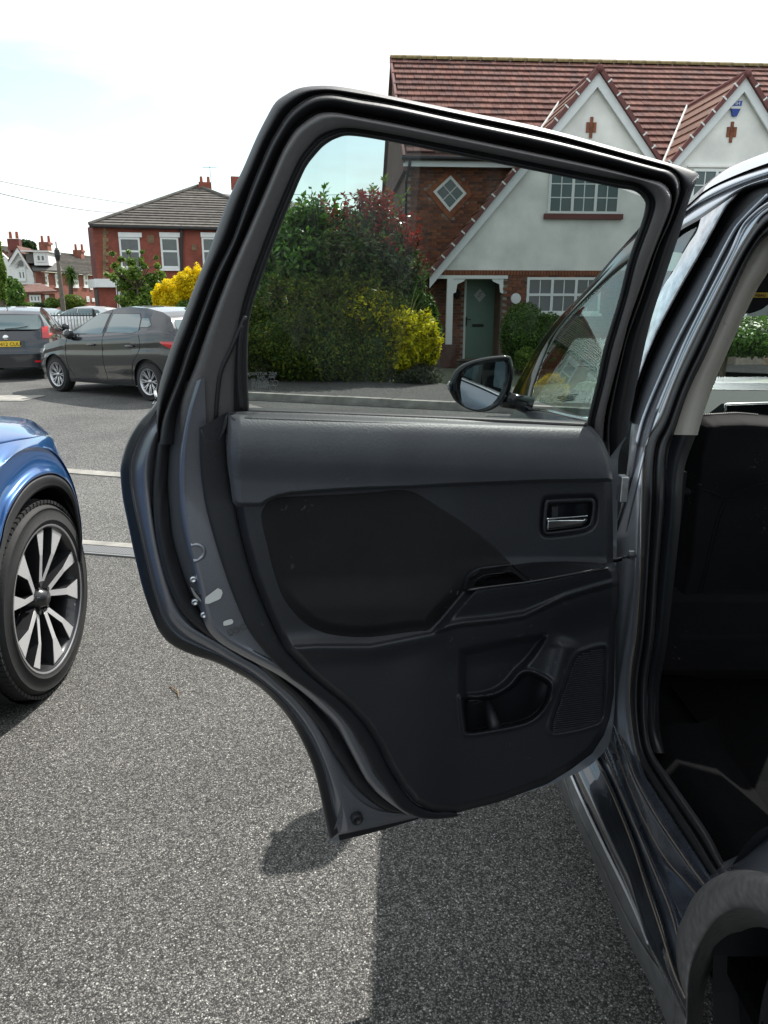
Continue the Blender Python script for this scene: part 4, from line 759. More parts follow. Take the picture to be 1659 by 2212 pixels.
def wheel(root, C, ax, R, w, rimR, style, name='wheel', rimmat='alu', spokes=7):
    ax = Vector(ax).normalized(); o = MB().lathe([(-w/2, rimR), (-w/2-.006, rimR+.010), (-w/2-.006, rimR+.014), (-w/2-.0095, rimR+.016), (-w/2-.0095, rimR+.020), (-w/2-.006, rimR+.022), (-w/2-.008, (R+rimR)/2), (-w/2-.001, R-.036), (-w/2-.004, R-.034), (-w/2-.004, R-.030), (-w/2+.004, R-.026), (-w/2+.03, R-.004), (-w/2+.06, R), (w/2-.06, R), (w/2-.03, R-.004), (w/2-.006, R-.025), (w/2+.006, (R+rimR)/2), (w/2, rimR)], C, ax, 64).build(name, 'tyre', root, smooth=True)
    if style != 'multi':
        aa_ = ax; u1 = Vector((0, 0, 1)); u2 = ax.cross(u1); tb_ = MB()
        for i_ in range(84):
            th = 2*math.pi*i_/84; rd_ = u1*math.cos(th)+u2*math.sin(th); tg = -u1*math.sin(th)+u2*math.cos(th)
            for x0_, wd_, rr_ in ((-w/2+.028, .040, R-.0035), (-w/2+.078, .044, R+.001), (0.0+.012, .05, R+.002)): tb_.box(Vector(C)+aa_*x0_+rd_*(rr_-.004)+tg*(.004 if x0_ > -.06 else 0), aa_*wd_, tg*.020, rd_*.012)
        tb_.build('tread', 'tyre', o, kind='stuff')
    f = -w/2
    MB().lathe([(f-.002, rimR+.004), (f-.002, rimR-.006), (f+.02, rimR-.016), (f+.06, rimR-.03), (w/2-.01, rimR-.03)], C, ax, 64).build('rim', rimmat if style == 'multi' else 'rimdark', o, smooth=True)
    if style != 'multi': MB().lathe([(f-.004, rimR+.002), (f-.004, rimR-.005), (f+.004, rimR-.007)], C, ax, 64).build('rim_lip', 'alu', o, smooth=True)
    MB().lathe([(f+.10, 0), (f+.10, rimR*.72), (f+.11, rimR*.72)], C, ax, 32).build('brake_disc', 'rimdark', o, smooth=False)
    a = ax.orthogonal().normalized(); a = Vector((0, 0, 1)) - ax*ax.z; a.normalize(); b = ax.cross(a)
    P = lambda r, th, d: Vector(C) + (a*math.cos(th)+b*math.sin(th))*r + ax*(f+d)
    if style == 'multi':
        for k in range(spokes):
            t = 2*math.pi*k/spokes; m = MB()
            for s in (-1, 1):
                m.prism([P(.045, t-.25, .03), P(.045, t+.25, .03), P(rimR-.01, t+s*.13+.035, .010), P(rimR-.01, t+s*.13-.035, .010)], ax*.022)
            m.build('spoke', rimmat, o, bevel=.003)
    else:
        for k in range(5):
            t = 2*math.pi*k/5+.26
            for s, wd in ((-1, .12), (1, .19)):
                aa = t+s*.27
                q = [P(.055, t+s*.10-.22, .035), P(.055, t+s*.10+.22, .035), P(rimR*.62, aa+.075*(1.25 if s > 0 else .8), .012), P(rimR-.006, aa+wd, .006), P(rimR-.006, aa-wd*.75, .006), P(rimR*.62, aa-.075, .012)]
                MB().prism(q, ax*.05).build('spoke', 'rimdark', o, bevel=.002)
                c = sum(q, Vector())/6; MB().prism([c+(v-c)*(.90) - ax*.003 for v in q], ax*.004).build('spoke_face', 'machined', o)
    MB().lathe([(f+.008, 0), (f+.008, .026), (f+.03, .034), (f+.05, .05), (f+.09, .06)], C, ax, 24).build('hub_cap', 'rimdark' if style != 'multi' else rimmat, o, smooth=True)
    for k in range(5):
        t = 2*math.pi*k/5; MB().lathe([(-.004, 0), (-.004, .009), (.02, .009)], P(.055, t, .03), ax, 8).build('wheel_nut', 'rimdark', o)
    return o
wheel(suv, (.72, .585, .355), (1, 0, 0), .355, .235, .24, 'multi', name='rear_wheel')
MB().lathe([(0, .43), (.42, .43), (.42, 0)], (.575, .60, .40), (1, 0, 0), 40).build('wheel_well', 'dark', suv)
# ---- cabin, built where the camera can see into it, and the shell round it
def slab(name, pts, vec, mat, **kw): return MB().prism(pts, vec).build(name, mat, suv, **kw)
MB().abox(.60, 2.02, .55, 2.9, .30, .33).build('cabin_floor', 'carpet', suv)
MB().abox(.85, 1.28, 1.35, 1.95, .33, .345).build('floor_mat', 'carpet', suv)
MB().prism([(.80,-.9,1.64),(1.9,-.9,1.64),(1.9,2.3,1.66),(.80,2.3,1.66)], (0, 0, .03)).build('roof_panel', 'paint', suv)
MB().prism([(.82,-.9,1.60),(1.88,-.9,1.60),(1.88,2.2,1.62),(.82,2.2,1.62)], (0, 0, .015)).build('headlining', 'beige', suv)
MB().prism([(2.0,-1.0,.3),(2.0,3.0,.3),(2.0,3.0,1.0),(2.0,-1.0,1.05)], (.06, 0, 0)).build('far_side_panel', 'interior', suv)
for y0, y1 in ((-.9, -.6), (.45, .6), (1.5, 1.7)):
    MB().prism([(2.0,y0,1.0),(2.0,y1,1.0),(1.86,y1,1.62),(1.86,y0,1.62)], (.03, 0, 0)).build('far_pillar', 'interior', suv)
MB().prism([(.56,-1.3,.5),(.56,.60,.5),(.58,.62,1.05),(.58,-1.3,1.05)], (.05, 0, 0)).build('rear_quarter', 'paint', suv)
MB().prism([(.58,.2,1.05),(.58,.6,1.05),(.76,.25,1.62),(.76,-.2,1.62)], (.05, 0, 0)).build('rear_pillar', 'paint', suv)
MB().prism([(.6,-1.3,.4),(2.0,-1.3,.4),(1.9,-1.2,1.1),(.7,-1.2,1.1)], (0, .05, 0)).build('tailgate', 'paint', suv)
MB().abox(.78, 1.34, 2.0, 2.5, .34, .62).build('front_seat_base', 'seat', suv, bevel=.03)
MB().abox(.68, 1.95, .15, .70, .33, .60).build('rear_seat_base', 'seat', suv, bevel=.03)
MB().prism([(.68,.20,.55),(1.95,.20,.55),(1.95,.02,1.15),(.68,.02,1.15)], (0, -.14, 0)).build('rear_seat_back', 'seat', suv, bevel=.03)
# front seat back
def seatplane(px, py, off): 
    return to_plane(np.asarray(px, float), np.asarray(py, float), (1.0, 1.95, .9), (0, -1, -.18))+np.asarray(off)[..., None]*np.array([0, -1, 0])
SB = [(1506,932.6),(1514,915),(1534,902.4),(1563.8,898.5),(1613.4,896.5),(1660,900),(1760,912),(1775,960),(1770,1150),(1755,1300),(1740,1368),(1659,1359.5),(1560,1354),(1480,1362),(1452,1350),(1447,1330),(1460,1270),(1471.8,1225.6),(1483,1120),(1490,1030),(1492.6,987.5)]
SBa = np.array(SB, float)
Hs = lambda x, y: -.07*(1-sstep(sdist(x, y, SBa), -1, 26)) - .03*np.exp(-((x-1600)/90.)**2)*sstep(y, 1010, 1100)*(1-sstep(y, 1280, 1350))
fs = patch('front_seat', SB, Hs, 'seat', suv, nu=90, nv=110, proj=seatplane)
r = resample([(1508,928),(1518,911),(1538,903.5),(1570,901),(1620,899),(1670,903)], 40)
for i in range(0, 39, 1):
    pass
st = MB(); 
for i in range(0, 38):
    P = seatplane(r[i:i+2, 0], r[i:i+2, 1], Hs(r[i:i+2, 0], r[i:i+2, 1])+.002); a, b = V3(P[0]), V3(P[1]); st.tube([a, a+(b-a)*.6], .0009, 4)
st.build('stitching', 'whiteplastic', fs, kind='stuff')
for pts in ([(1493,1050),(1550,1070),(1578,1080),(1640,1050),(1720,1035)], [(1578,1080),(1555,1130),(1530,1220),(1500,1320),(1475,1362)], [(1582,1088),(1562,1135),(1537,1225),(1508,1330)]):
    r = resample(pts, 30); P = seatplane(r[:, 0], r[:, 1], Hs(r[:, 0], r[:, 1])+.0005); MB().tube([V3(p) for p in P], .0022, 6).build('seat_seam', 'seat', fs, smooth=True)
patch('seat_base_rear', [(1462,1340),(1480,1338),(1560,1335),(1659,1338),(1745,1345),(1745,1455),(1659,1460),(1560,1462),(1462,1455)], lambda x, y: .03*sstep(y, 1340, 1372), 'seat', suv, nu=20, nv=10, proj=seatplane)
ct = MB().box((1.0, 1.62, .65), (.001, 0, 0), (0, .001, 0), (0, 0, .001))
bk = V3(seatplane(np.array([1481.]), np.array([1078.]), np.array([.0]))[0]); MB().lathe([(0, 0), (0, .012), (-.03, .014), (-.03, 0)], bk+Vector((-.005, .02, .02)), (0, 1, 0), 12).build('belt_knob', 'interior', suv, smooth=True)
MB().tube([bk+Vector((-.012, 0, -.03)), bk+Vector((-.008, 0, -.045))], .004, 8).build('belt_buckle', 'chrome', suv)
text_obj('MITI', .02, 'interior', suv, V3(seatplane(np.array([1650.]), np.array([1412.]), np.array([.035]))[0]), (1, 0, 0), (0, -.18, 1), name='seat_tag') if False else None
# dashboard, screen, visor, windscreen
DY = 2.75
MB().prism([onY(1525, 842, DY+.35), onY(1800, 845, DY+.35), onY(1900, 850, DY+.35)+Vector((.2, 0, 0)), onY(1900, 905, DY)+Vector((.2, 0, 0)), onY(1800, 866, DY), onY(1640, 868, DY), onY(1560, 872, DY), onY(1520, 900, DY)], (0, 0, -.25)).build('dashboard', 'dash' if 'dash' in M else 'interior', suv, bevel=.012)
MB().prism([Vector((.62, 2.95, .95)), Vector((1.05, 3.0, .99)), Vector((1.05, 2.62, .97)), Vector((.60, 2.58, .92))], (0, 0, -.28)).build('dashboard_end', 'dash' if 'dash' in M else 'interior', suv, bevel=.02)
q = [onY(1562, 870, DY-.03), onY(1680, 866, DY-.03), onY(1680, 930, DY-.03), onY(1562, 930, DY-.03)]
MB().prism(q, (0, -.02, 0)).build('screen_surround', 'chrome', suv, bevel=.008)
q = [onY(1567, 875, DY-.06), onY(1680, 871, DY-.06), onY(1680, 930, DY-.06), onY(1567, 930, DY-.06)]
MB().prism(q, (0, -.012, 0)).build('dashboard_screen', 'gloss', suv)
av = MB()
for k in range(4):
    a_ = to_plane(np.array([1204.+3*k, 1248.-2*k]), np.array([858.+k*3.4, 852.+k*3.4]), (0, 2.62, 0), (.0, 1, 0)); av.tube([V3(a_[0]), V3(a_[1])], .0022, 6)
av.build('air_vent', 'gloss', suv)
MB().prism([onY(1537, 826, 3.15), onY(1800, 829, 3.15), onY(1800, 834, 3.15), onY(1537, 832, 3.15)], (0, .03, 0)).build('windscreen_edge', 'dark', suv)
MB().add([(.66, 3.25, 1.02), (1.95, 3.25, 1.02), (1.80, 2.45, 1.62), (.80, 2.45, 1.62)], [(0, 1, 2, 3)]).build('windscreen', 'screenglass', suv)
vz = lambda x, y: onY(x, y, 2.30)
MB().prism([vz(1700, 560), vz(1660, 572), vz(1635, 622), vz(1613, 672), vz(1618, 676), vz(1630, 674), vz(1645, 668), vz(1662, 655), vz(1700, 640)], (0, .02, 0)).build('sun_visor', 'interior', suv, bevel=.004)
MB().prism([vz(1628, 632)-Vector((0, .003, 0)), vz(1700, 632)-Vector((0, .003, 0)), vz(1700, 643)-Vector((0, .003, 0)), vz(1624, 643)-Vector((0, .003, 0))], (0, .002, 0)).build('airbag_label', 'amber', suv)
text_obj('RBAG', .0125, 'print', suv, vz(1629, 641)-Vector((0, .006, 0)), (1, 0, 0), (0, 0, 1), name='airbag_lettering')
MB().tube([V3(body_pts(np.array([x]), np.array([y]), -.05)[0]) for x, y in ((1395., 500.), (1340., 560.), (1270., 640.), (1210., 712.), (1160., 790.), (1135., 850.))], .022, 8).build('windscreen_pillar', 'interior', suv, smooth=True)
MB().prism([(.50,2.9,.35),(.50,4.15,.35),(.56,4.15,.80),(.52,2.9,.98)], (.05, 0, 0)).build('front_wing', 'paint', suv, bevel=.02)
MB().prism([(.52,2.95,.97),(1.95,2.95,.97),(1.88,4.2,.80),(.58,4.2,.80)], (0, 0, .03)).build('bonnet', 'paint', suv, bevel=.02)
MB().prism([(.56,4.16,.30),(1.9,4.16,.30),(1.86,4.2,.80),(.60,4.2,.80)], (0, .06, 0)).build('front_bumper', 'paint', suv, bevel=.02)
wheel(suv, (.66, 3.05, .355), (1, 0, 0), .355, .22, .24, 'multi', name='front_wheel')
MB().abox(.62, 1.95, 1.6, 4.1, .20, .29).build('underbody', 'dark', suv)
MB().abox(.62, 1.95, -1.2, 1.6, .20, .29).build('underbody', 'dark', suv)
# ------------------------------------------------------------------ other vehicles
blue = thing('blue_car', 'bright blue metallic car with a large alloy wheel, parked left of the open door', 'car', (-2.2, 1.6, 0))
def bx_(name, cs, mat, n=70, sub=4, **kw): return loft(name, cs, mat, blue, proj=xproj, n=n, sub=sub, **kw)
bA = [(-40,1330),(-15,1240),(1.6,1174),(13,1123),(35.5,1077),(61,1045),(87,1029),(113,1024),(135,1032),(151,1048),(161,1071),(171,1110),(177.5,1168),(176,1216)]
bI = [(-30,1350),(-5,1260),(6.4,1200),(22.6,1145),(42,1103.4),(64.5,1074.4),(93.5,1053.4),(119.3,1050),(138.7,1060),(154.8,1084),(164.5,1119.5),(171,1168),(172,1216)]
bB = [(-60,1150),(-40,1100),(-20,1050),(0,1012),(25,988),(55,974),(85,966),(105,968),(125,983),(142,1008),(157,1040),(168,1080),(176,1130),(178,1168)]
bC = [(-60,970),(-30,963),(0,959),(30,953),(64,947.5),(97,941),(110,945),(119,958),(129,981),(145,1013),(158,1042),(167.7,1077.6),(174,1119),(178.3,1168)]
bS = [(-60,905),(-30,900),(0,898.7),(42,902),(67.7,908),(87,921),(106,932),(111.5,939)]
bx_('wheel_arch_trim', [(shift(bI, -4, 6), -1.36), (bI, -1.262), (mid(bI, bA, .25), -1.248), (mid(bI, bA, .8), -1.240), (bA, -1.25)], 'cladding')
bx_('front_wing', [(bA, -1.250), (mid(bA, bB, .12), -1.238), (mid(bA, bB, .5), -1.262), (bB, -1.268), (mid(bB, bC, .4), -1.262), (mid(bB, bC, .75), -1.285), (bC, -1.315)], 'bluepaint')
bx_('bonnet', [(shift(bC[:6], 0, 1), -1.34), (shift(bC[:6], 0, -2), -1.33), (mid(bC[:6], bS, .35), -1.36), (mid(bC[:6], bS, .75), -1.45), (bS, -1.62)], 'bluepaint')
bx_('bonnet_far_side', [(bS, -1.62), ([(-900,915),(-700,912),(-560,914),(-480,918)], -2.9)], 'bluepaint', sub=1)
bx_('arch_liner', [(shift(bI, -3, 5), -1.35), (shift(bI, -14, 16), -1.62)], 'dark', sub=1)
MB().lathe([(0, .415), (.34, .415), (.34, 0)], (-1.30, 2.57, .40), (-1, 0, 0), 40).build('wheel_well', 'dark', blue)
bx_('headlight', [([(97,941.5),(104,950),(112,962),(124,979)], -1.318), ([(99,940),(108,946),(117,956),(126,976)], -1.312), ([(111,939),(116,947),(121,958),(129,980)], -1.33)], 'lamp', n=20)
wheel(blue, (-1.385, 2.57, .37), (-1, 0, 0), .372, .25, .278, 'y')
MB().abox(-3.0, -1.50, 2.0, 3.3, .30, .75).build('engine_bay', 'dark', blue)
MB().prism([(-3.1,3.28,.30),(-1.52,3.28,.30),(-1.62,3.30,.80),(-3.0,3.30,.80)], (0, .14, 0)).build('front_bumper', 'bluepaint', blue, bevel=.05)
MB().prism([(-1.33,-.9,.35),(-1.33,1.95,.35),(-1.33,1.95,.98),(-1.33,-.9,1.05)], (-.06, 0, 0)).build('side_panel', 'bluepaint', blue, bevel=.01)
MB().prism([(-3.1,-1.0,.30),(-3.1,2.0,.30),(-3.1,2.0,1.0),(-3.1,-1.0,1.05)], (.05, 0, 0)).build('side_panel', 'bluepaint', blue)
MB().prism([(-3.05,2.0,1.0),(-1.38,2.0,1.0),(-1.6,1.3,1.62),(-2.85,1.3,1.62)], (0, .02, 0)).build('windscreen', 'carglass', blue)
MB().prism([(-2.88,-.8,1.60),(-1.58,-.8,1.60),(-1.58,1.32,1.63),(-2.88,1.32,1.63)], (0, 0, .04)).build('roof', 'bluepaint', blue, bevel=.02)
MB().prism([(-1.36,-.8,1.03),(-1.36,1.95,1.0),(-1.58,1.3,1.60),(-1.58,-.7,1.60)], (-.02, 0, 0)).build('side_window', 'carglass', blue)
MB().abox(-3.0, -1.42, -.9, 2.0, .25, .34).build('underbody', 'dark', blue)

def sedan(name, label, C, nose, paint, L_=4.04, W=1.72, H=1.476, group=None, wheels='multi', rear=True, side=True, R=.31):
    """hatchback: nose = unit direction the car points to"""
    hx = Vector((nose[0], nose[1], 0)).normalized(); hy = Vector((-hx.y, hx.x, 0)); C = Vector(C); root = thing(name, label, 'car', C, group)
    k = L_/4.04; kh = H/1.476; hwk = W/1.73
    S_b = np.array([0, .06, .25, .6, 1.05, 1.3, 2.2, 3.0, 3.6, 3.86, 3.96, 4.0, 4.04])*k; Z_b = np.array([.50, .62, .74, .84, .93, .95, .98, 1.03, 1.07, 1.04, .96, .80, .6])*kh
    S_r = np.array([0, .06, .25, .6, 1.05, 1.35, 1.75, 2.1, 2.6, 3.1, 3.5, 3.70, 3.88, 3.96, 4.0, 4.04])*k; Z_r = np.array([.50, .62, .74, .84, .93, 1.09, 1.30, 1.41, 1.46, 1.435, 1.375, 1.30, 1.09, .98, .80, .6])*kh
    S_h = np.array([0, .05, .2, .5, 1, 3.3, 3.7, 3.92, 4.04])*k; Y_h = np.array([.42, .60, .75, .84, .865, .865, .84, .76, .60])*hwk
    ax1, ax2 = .80*k, 3.29*k; ra = R+.055
    s = np.unique(np.r_[np.linspace(0, L_, 60), ax1-ra+np.linspace(0, 2*ra, 19), ax2-ra+np.linspace(0, 2*ra, 19), ax1-ra-.002, ax1+ra+.002, ax2-ra-.002, ax2+ra+.002])
    def zb(s):
        z = np.interp(s, np.array([0, .1, .4, 3.7, 3.95, 4.04])*k, [.30, .22, .20, .22, .26, .34])
        for a in (ax1, ax2): z = np.maximum(z, np.where(abs(s-a) < ra, R+np.sqrt(np.maximum(ra*ra-(s-a)**2, 0))*.98, 0))
        return z
    belt = lambda s: np.interp(s, S_b, Z_b); roof = lambda s: np.maximum(np.interp(s, S_r, Z_r), belt(s)); hw = lambda s: np.interp(s, S_h, Y_h)
    def yside(s, z):
        b = belt(s); lo = .22; t = np.clip((z-lo)/np.maximum(b-lo, .05), 0, 1); y = hw(s)*(.915+.085*np.sin(np.pi*(.10+.66*t))) - .012*np.exp(-((t-.74)/.05)**2)+.006*np.exp(-((t-.82)/.05)**2) - .012*np.exp(-((t-.22)/.07)**2)
        g = np.clip((z-b)/np.maximum(roof(s)-b, .02), 0, 1)*np.clip((roof(s)-b)/.2, 0, 1)
        return y - .02*np.clip(g*12, 0, 1) - .24*hwk*g**1.2*np.clip((roof(s)-b)/(.42*kh), 0, 1.2)
    def W3(s, y, z): s = np.asarray(s, float); return np.array(C) + (L_/2-s)[..., None]*np.array(hx) + np.asarray(y)[..., None]*np.array(hy) + np.asarray(z)[..., None]*np.array([0, 0, 1.])
    rows = []
    zlow = zb(s); b = belt(s); r_ = roof(s)
    for t in np.linspace(0, 1, 13): z = zlow+(b-zlow)*t; rows.append((yside(s, z), z))
    for g in np.linspace(.06, 1, 9): z = b+(r_-b)*g; rows.append((yside(s, z), z))
    yt = yside(s, r_)
    for q in (.88, .7, .45, .2): rows.append((yt*q, r_+.022*(1-q*q)*np.clip(r_/1.0, 0, 1)))
    half = rows; full = [(-y, z) for y, z in half] + [(y, z) for y, z in half[::-1]]
    G = np.stack([W3(s, y, z) for y, z in full])
    body = grid_obj('body', G, paint, root, smooth=True)
    body.data.set_sharp_from_angle(angle=math.radians(50))
    for e in (0, -1):
        ring_ = G[:, e]; me = MB(); me.add([V3(p) for p in ring_], [tuple(range(len(ring_)))]); me.build('bumper', paint, root)
    me = MB(); me.add([V3(p) for p in W3(np.array([.1*k, .1*k, L_-.1*k, L_-.1*k]), np.array([-.7, .7, .7, -.7])*hwk, np.array([.24]*4))], [(0, 1, 2, 3)]); me.build('underbody', 'dark', root)
    for a in (ax1, ax2):
        q = [V3(p) for p in W3(np.array([a-ra*1.02]*4), np.array([-.80, .80, .80, -.80])*hwk, np.array([.25, .25, .70, .70]))]
        MB().prism(q, -hx*ra*2.04).build('wheel_well', 'dark', root)
        for sg in (1, -1): wheel(root, V3(W3(np.array(a), np.array(sg*(hw(a)-.115)), np.array(R))), -hy*sg, R, .20, R*.66, 'multi', spokes=8)
    sides = (1, -1) if side else ()
    for sg in sides:
        pj = lambda S, Z, o, sg=sg: W3(S, sg*(yside(S, Z)+o), Z)
        fw = [(1.22, .975), (1.55, 1.16), (1.83, 1.325), (2.05, 1.385), (2.18, 1.40), (2.16, 1.0)]
        rw = [(2.26, 1.005), (2.28, 1.39), (2.6, 1.395), (2.95, 1.365), (3.04, 1.28), (3.10, 1.09), (2.85, 1.035)]
        qw = [(3.12, 1.10), (3.08, 1.28), (3.12, 1.335), (3.26, 1.27), (3.36, 1.18), (3.26, 1.13)]
        for w_, nm in ((fw, 'front_side_window'), (rw, 'rear_side_window'), (qw, 'quarter_window')):
            P = [(a*k, z*kh) for a, z in w_]; c = np.mean(P, axis=0); big = [tuple(c+(np.array(p)-c)*1.07) for p in P]
            patch(nm+'_surround', big, lambda x, y: .001+0*x, 'gloss', root, nu=10, nv=10, proj=pj); patch(nm, P, lambda x, y: .005+0*x, 'carglass', root, nu=10, nv=10, proj=pj)
        for pts in ([(1.22, .93), (1.18, .75), (1.20, .45), (1.32, .30)], [(2.21, 1.40), (2.21, 1.0), (2.2, .6), (2.22, .28)], [(3.12, 1.06), (3.16, .9), (3.10, .74), (2.96, .60), (2.88, .40), (2.85, .28)], [(1.3, .27), (2.2, .265), (2.86, .27)]):
            r = resample(np.array(pts)*[k, kh], 20); MB().tube([V3(p) for p in pj(r[:, 0], r[:, 1], np.full(20, .0))], .005, 5).build('door_seam', 'dark', root)
        for xs in (1.92, 2.92):
            c = V3(pj(np.array([xs*k]), np.array([.85*kh]), np.array([.02]))[0]); MB().tube([c-hx*.10, c-hx*.05+hy*sg*.012, c+hx*.05+hy*sg*.012, c+hx*.10], [.012, .018, .018, .012], 8).build('door_handle', paint, root, smooth=True)
        c = V3(pj(np.array([1.36*k]), np.array([1.01*kh]), np.array([.10]))[0]); MB().tube([c-hx*.07, c-hx*.05, c+hx*.03, c+hx*.08], [.06, .085, .075, .03], 12).build('door_mirror', paint, root, smooth=True)
        MB().tube([c-Vector((0, 0, .06)), c-hy*sg*.10-Vector((0, 0, .07))], .025, 8).build('mirror_arm', 'gloss', root)
        patch('headlight', [(.16*k, .66*kh), (.34*k, .74*kh), (.62*k, .80*kh), (.50*k, .70*kh), (.30*k, .62*kh)], lambda x, y: .006+0*x, 'lamp', root, nu=8, nv=8, proj=pj)
        patch('tail_light', [(3.62*k, .93*kh), (3.74*k, .99*kh), (3.90*k, .98*kh), (3.985*k, .88*kh), (3.985*k, .74*kh), (3.90*k, .78*kh), (3.72*k, .88*kh)], lambda x, y: .012+0*x, 'red', root, nu=10, nv=10, proj=pj)
    # front and rear screens
    def scr(zs, sl, sh, nm, y0, y1):
        ss = np.linspace(sl, sh, 8); G = []
        for a in ss: 
            z = roof(np.array(a)); yw = yside(np.array(a), z)*(.93); yy = np.linspace(-yw, yw, 9); G.append(W3(np.full(9, a), yy, z+.022*(1-(yy/yw)**2*.86)+.006))
        G = np.stack(G); grid_obj(nm, G, 'carglass', root)
    scr(0, 1.12*k, 1.82*k, 'windscreen', 0, 0)
    scr(0, 3.74*k, 3.93*k, 'rear_window', 0, 0)
    c = V3(W3(np.array(3.35*k), np.array(0.), roof(np.array(3.35*k))+.03)); MB().prism([c+hx*.07, c-hx*.08, c-hx*.07+Vector((0, 0, .06))], hy*.012).build('roof_aerial', 'gloss', root)
    return root, W3, hx, hy, k, kh, C, L_
# grey hatchback at the far kerb
fr_, rr_ = onZ(128, 845.5), onZ(328, 866); hxv = (fr_-rr_).normalized()
ctr = (fr_+rr_)/2 + Vector((hxv.y, -hxv.x, 0))*(-.78) 
if ctr.y < fr_.y*.5+rr_.y*.5: ctr = (fr_+rr_)/2 - Vector((hxv.y, -hxv.x, 0))*(-.78)
fiesta = sedan('parked_car', 'dark grey hatchback seen side on, parked at the far kerb with its nose pointing left', ctr-hxv*.03, (hxv.x, hxv.y), 'greypaint', group='cars parked along the far kerb')
# charcoal hatchback, tail towards us
pc = onZ(40, 822); 
dn = Vector((-.30, .95, 0)).normalized()
fc, W3, hx, hy, k, kh, C, LL = sedan('parked_car', 'charcoal hatchback showing its tail and yellow number plate, at the left edge of the picture', pc+dn*2.05+Vector((-.15, 0, 0)), (dn.x, dn.y), 'darkpaint', group='cars parked along the far kerb')
def rear_(y, z, o=0.0):   # point on the tail
    s_ = np.interp(z, [.30, .55, .62, .80, .96, 1.0, 1.10, 1.35], [4.08, 4.09, 4.07, 4.05, 4.0, 3.99, 3.90, 3.74]); return V3(W3(np.array(s_+o-.22*max(abs(y)-.35, 0)**2*2), np.array(float(y)), np.array(float(z))))
G = np.array([[rear_(y, z, .0) for y in np.linspace(-.80, .80, 17)] for z in (.30, .40, .50, .56, .60, .66, .75, .85, .93, .98)]); grid_obj('tailgate', G, 'darkpaint', fc)
G = np.array([[rear_(y, z, .03) for y in np.linspace(-.80, .80, 17)] for z in (.26, .34, .42, .50, .535)]); grid_obj('rear_bumper', G, 'darkpaint', fc)
G = np.array([[rear_(y, z, .012) for y in np.linspace(-.62, .62, 13)] for z in (1.02, 1.10, 1.2, 1.30)]); grid_obj('rear_screen', G, 'carglass', fc)
G = np.array([[rear_(y, z, .008) for y in np.linspace(-.34, .34, 9)] for z in (.66, .72, .80)]); grid_obj('plate_recess', G, 'gloss', fc)
pl = MB().prism([rear_(-.26, .68, .015), rear_(.26, .68, .015), rear_(.26, .79, .02), rear_(-.26, .79, .02)], -hx*.006).build('number_plate', 'amber', fc)
MB().prism([rear_(.255, .685, .024), rear_(.215, .685, .024), rear_(.215, .785, .028), rear_(.255, .785, .028)], -hx*.002).build('plate_band', 'blueprint', fc)
text_obj('YN12 CUU', .098, 'print', fc, rear_(.20, .70, .032), rear_(-.2, .70, .03)-rear_(.2, .70, .03), (0, 0, 1), name='plate_lettering', depth=.001)
MB().lathe([(0, .055), (.006, .05), (.008, 0)], rear_(0, .86, .015), -hx, 20).build('badge', 'chrome', fc, smooth=True)
for sg in (1, -1):
    q = np.array([[rear_(sg*y, z, .018) for y in np.linspace(.68, .80, 5)] for z in (.84, .92, 1.0, 1.08)]); grid_obj('tail_light', q, 'red', fc)
    q = np.array([[rear_(sg*y, z, .04) for y in np.linspace(.50, .68, 4)] for z in (.36, .40)]); grid_obj('reflector', q, 'red', fc)
MB().tube([rear_(0, 1.03, .03), rear_(-.25, 1.05, .035), rear_(-.42, 1.08, .04)], .008, 6).build('rear_wiper', 'gloss', fc)
text_obj('1.6', .06, 'chrome', fc, rear_(-.52, .84, .03), -hy, (0, 0, 1), name='tail_lettering') if False else None
# white cars on the forecourt behind the railings
def carat(px, Y): return ((px-829.5)/FOC*(Y*cp+CAM_H*sp_), Y, .02)
sedan('parked_car', 'white hatchback behind the black railings, its dark wheel above the grass', carat(180, 38.5), (-.97, .10), 'whitepaint', L_=4.3, W=1.8, H=1.56, group='cars on the forecourt')
sedan('parked_car', 'white car showing its long roof over the charcoal hatchback at the left', carat(42, 37.6), (.98, .05), 'whitepaint', L_=4.4, W=1.8, H=1.56, group='cars on the forecourt')
sedan('parked_car', 'silver car between the two white cars on the forecourt', carat(118, 43.5), (.9, -.4), 'silverpaint', L_=4.2, W=1.75, H=1.48, group='cars on the forecourt')
# ------------------------------------------------------------------ street furniture and ground details
def lineband(name, A, B, w0, w1, z, mat, nrm):
    pts = [A+nrm*w0, B+nrm*w0, B+nrm*w1, A+nrm*w1]; return sheet(name, pts, z, mat)
pv = sheet('pavement', [KL+kn*.14, KM+kn*.14, KR+kn*.14, KR+kn*2.6, KM+kn*2.6, KL+kn*2.6], .105, 'pave')
class Frame:
    def __init__(s, O, fx):
        s.O = Vector(O); s.fx = Vector((fx[0], fx[1], 0)).normalized(); s.dy = Vector((-s.fx.y, s.fx.x, 0))
        if s.dy.y < 0 and abs(s.dy.y) > .2: s.dy = -s.dy
    def P(s, a, b, z): return s.O + s.fx*a + s.dy*b + Vector((0, 0, z))
    def px(s, x, y, b=0):
        p = V3(to_plane([x], [y], s.O+s.dy*b, s.dy)[0]); return ((p-s.O).dot(s.fx), p.z-s.O.z)
    def pts(s, L_, b=0): return [s.P(*[(q := s.px(x, y, b))[0], b, q[1]]) for x, y in L_]
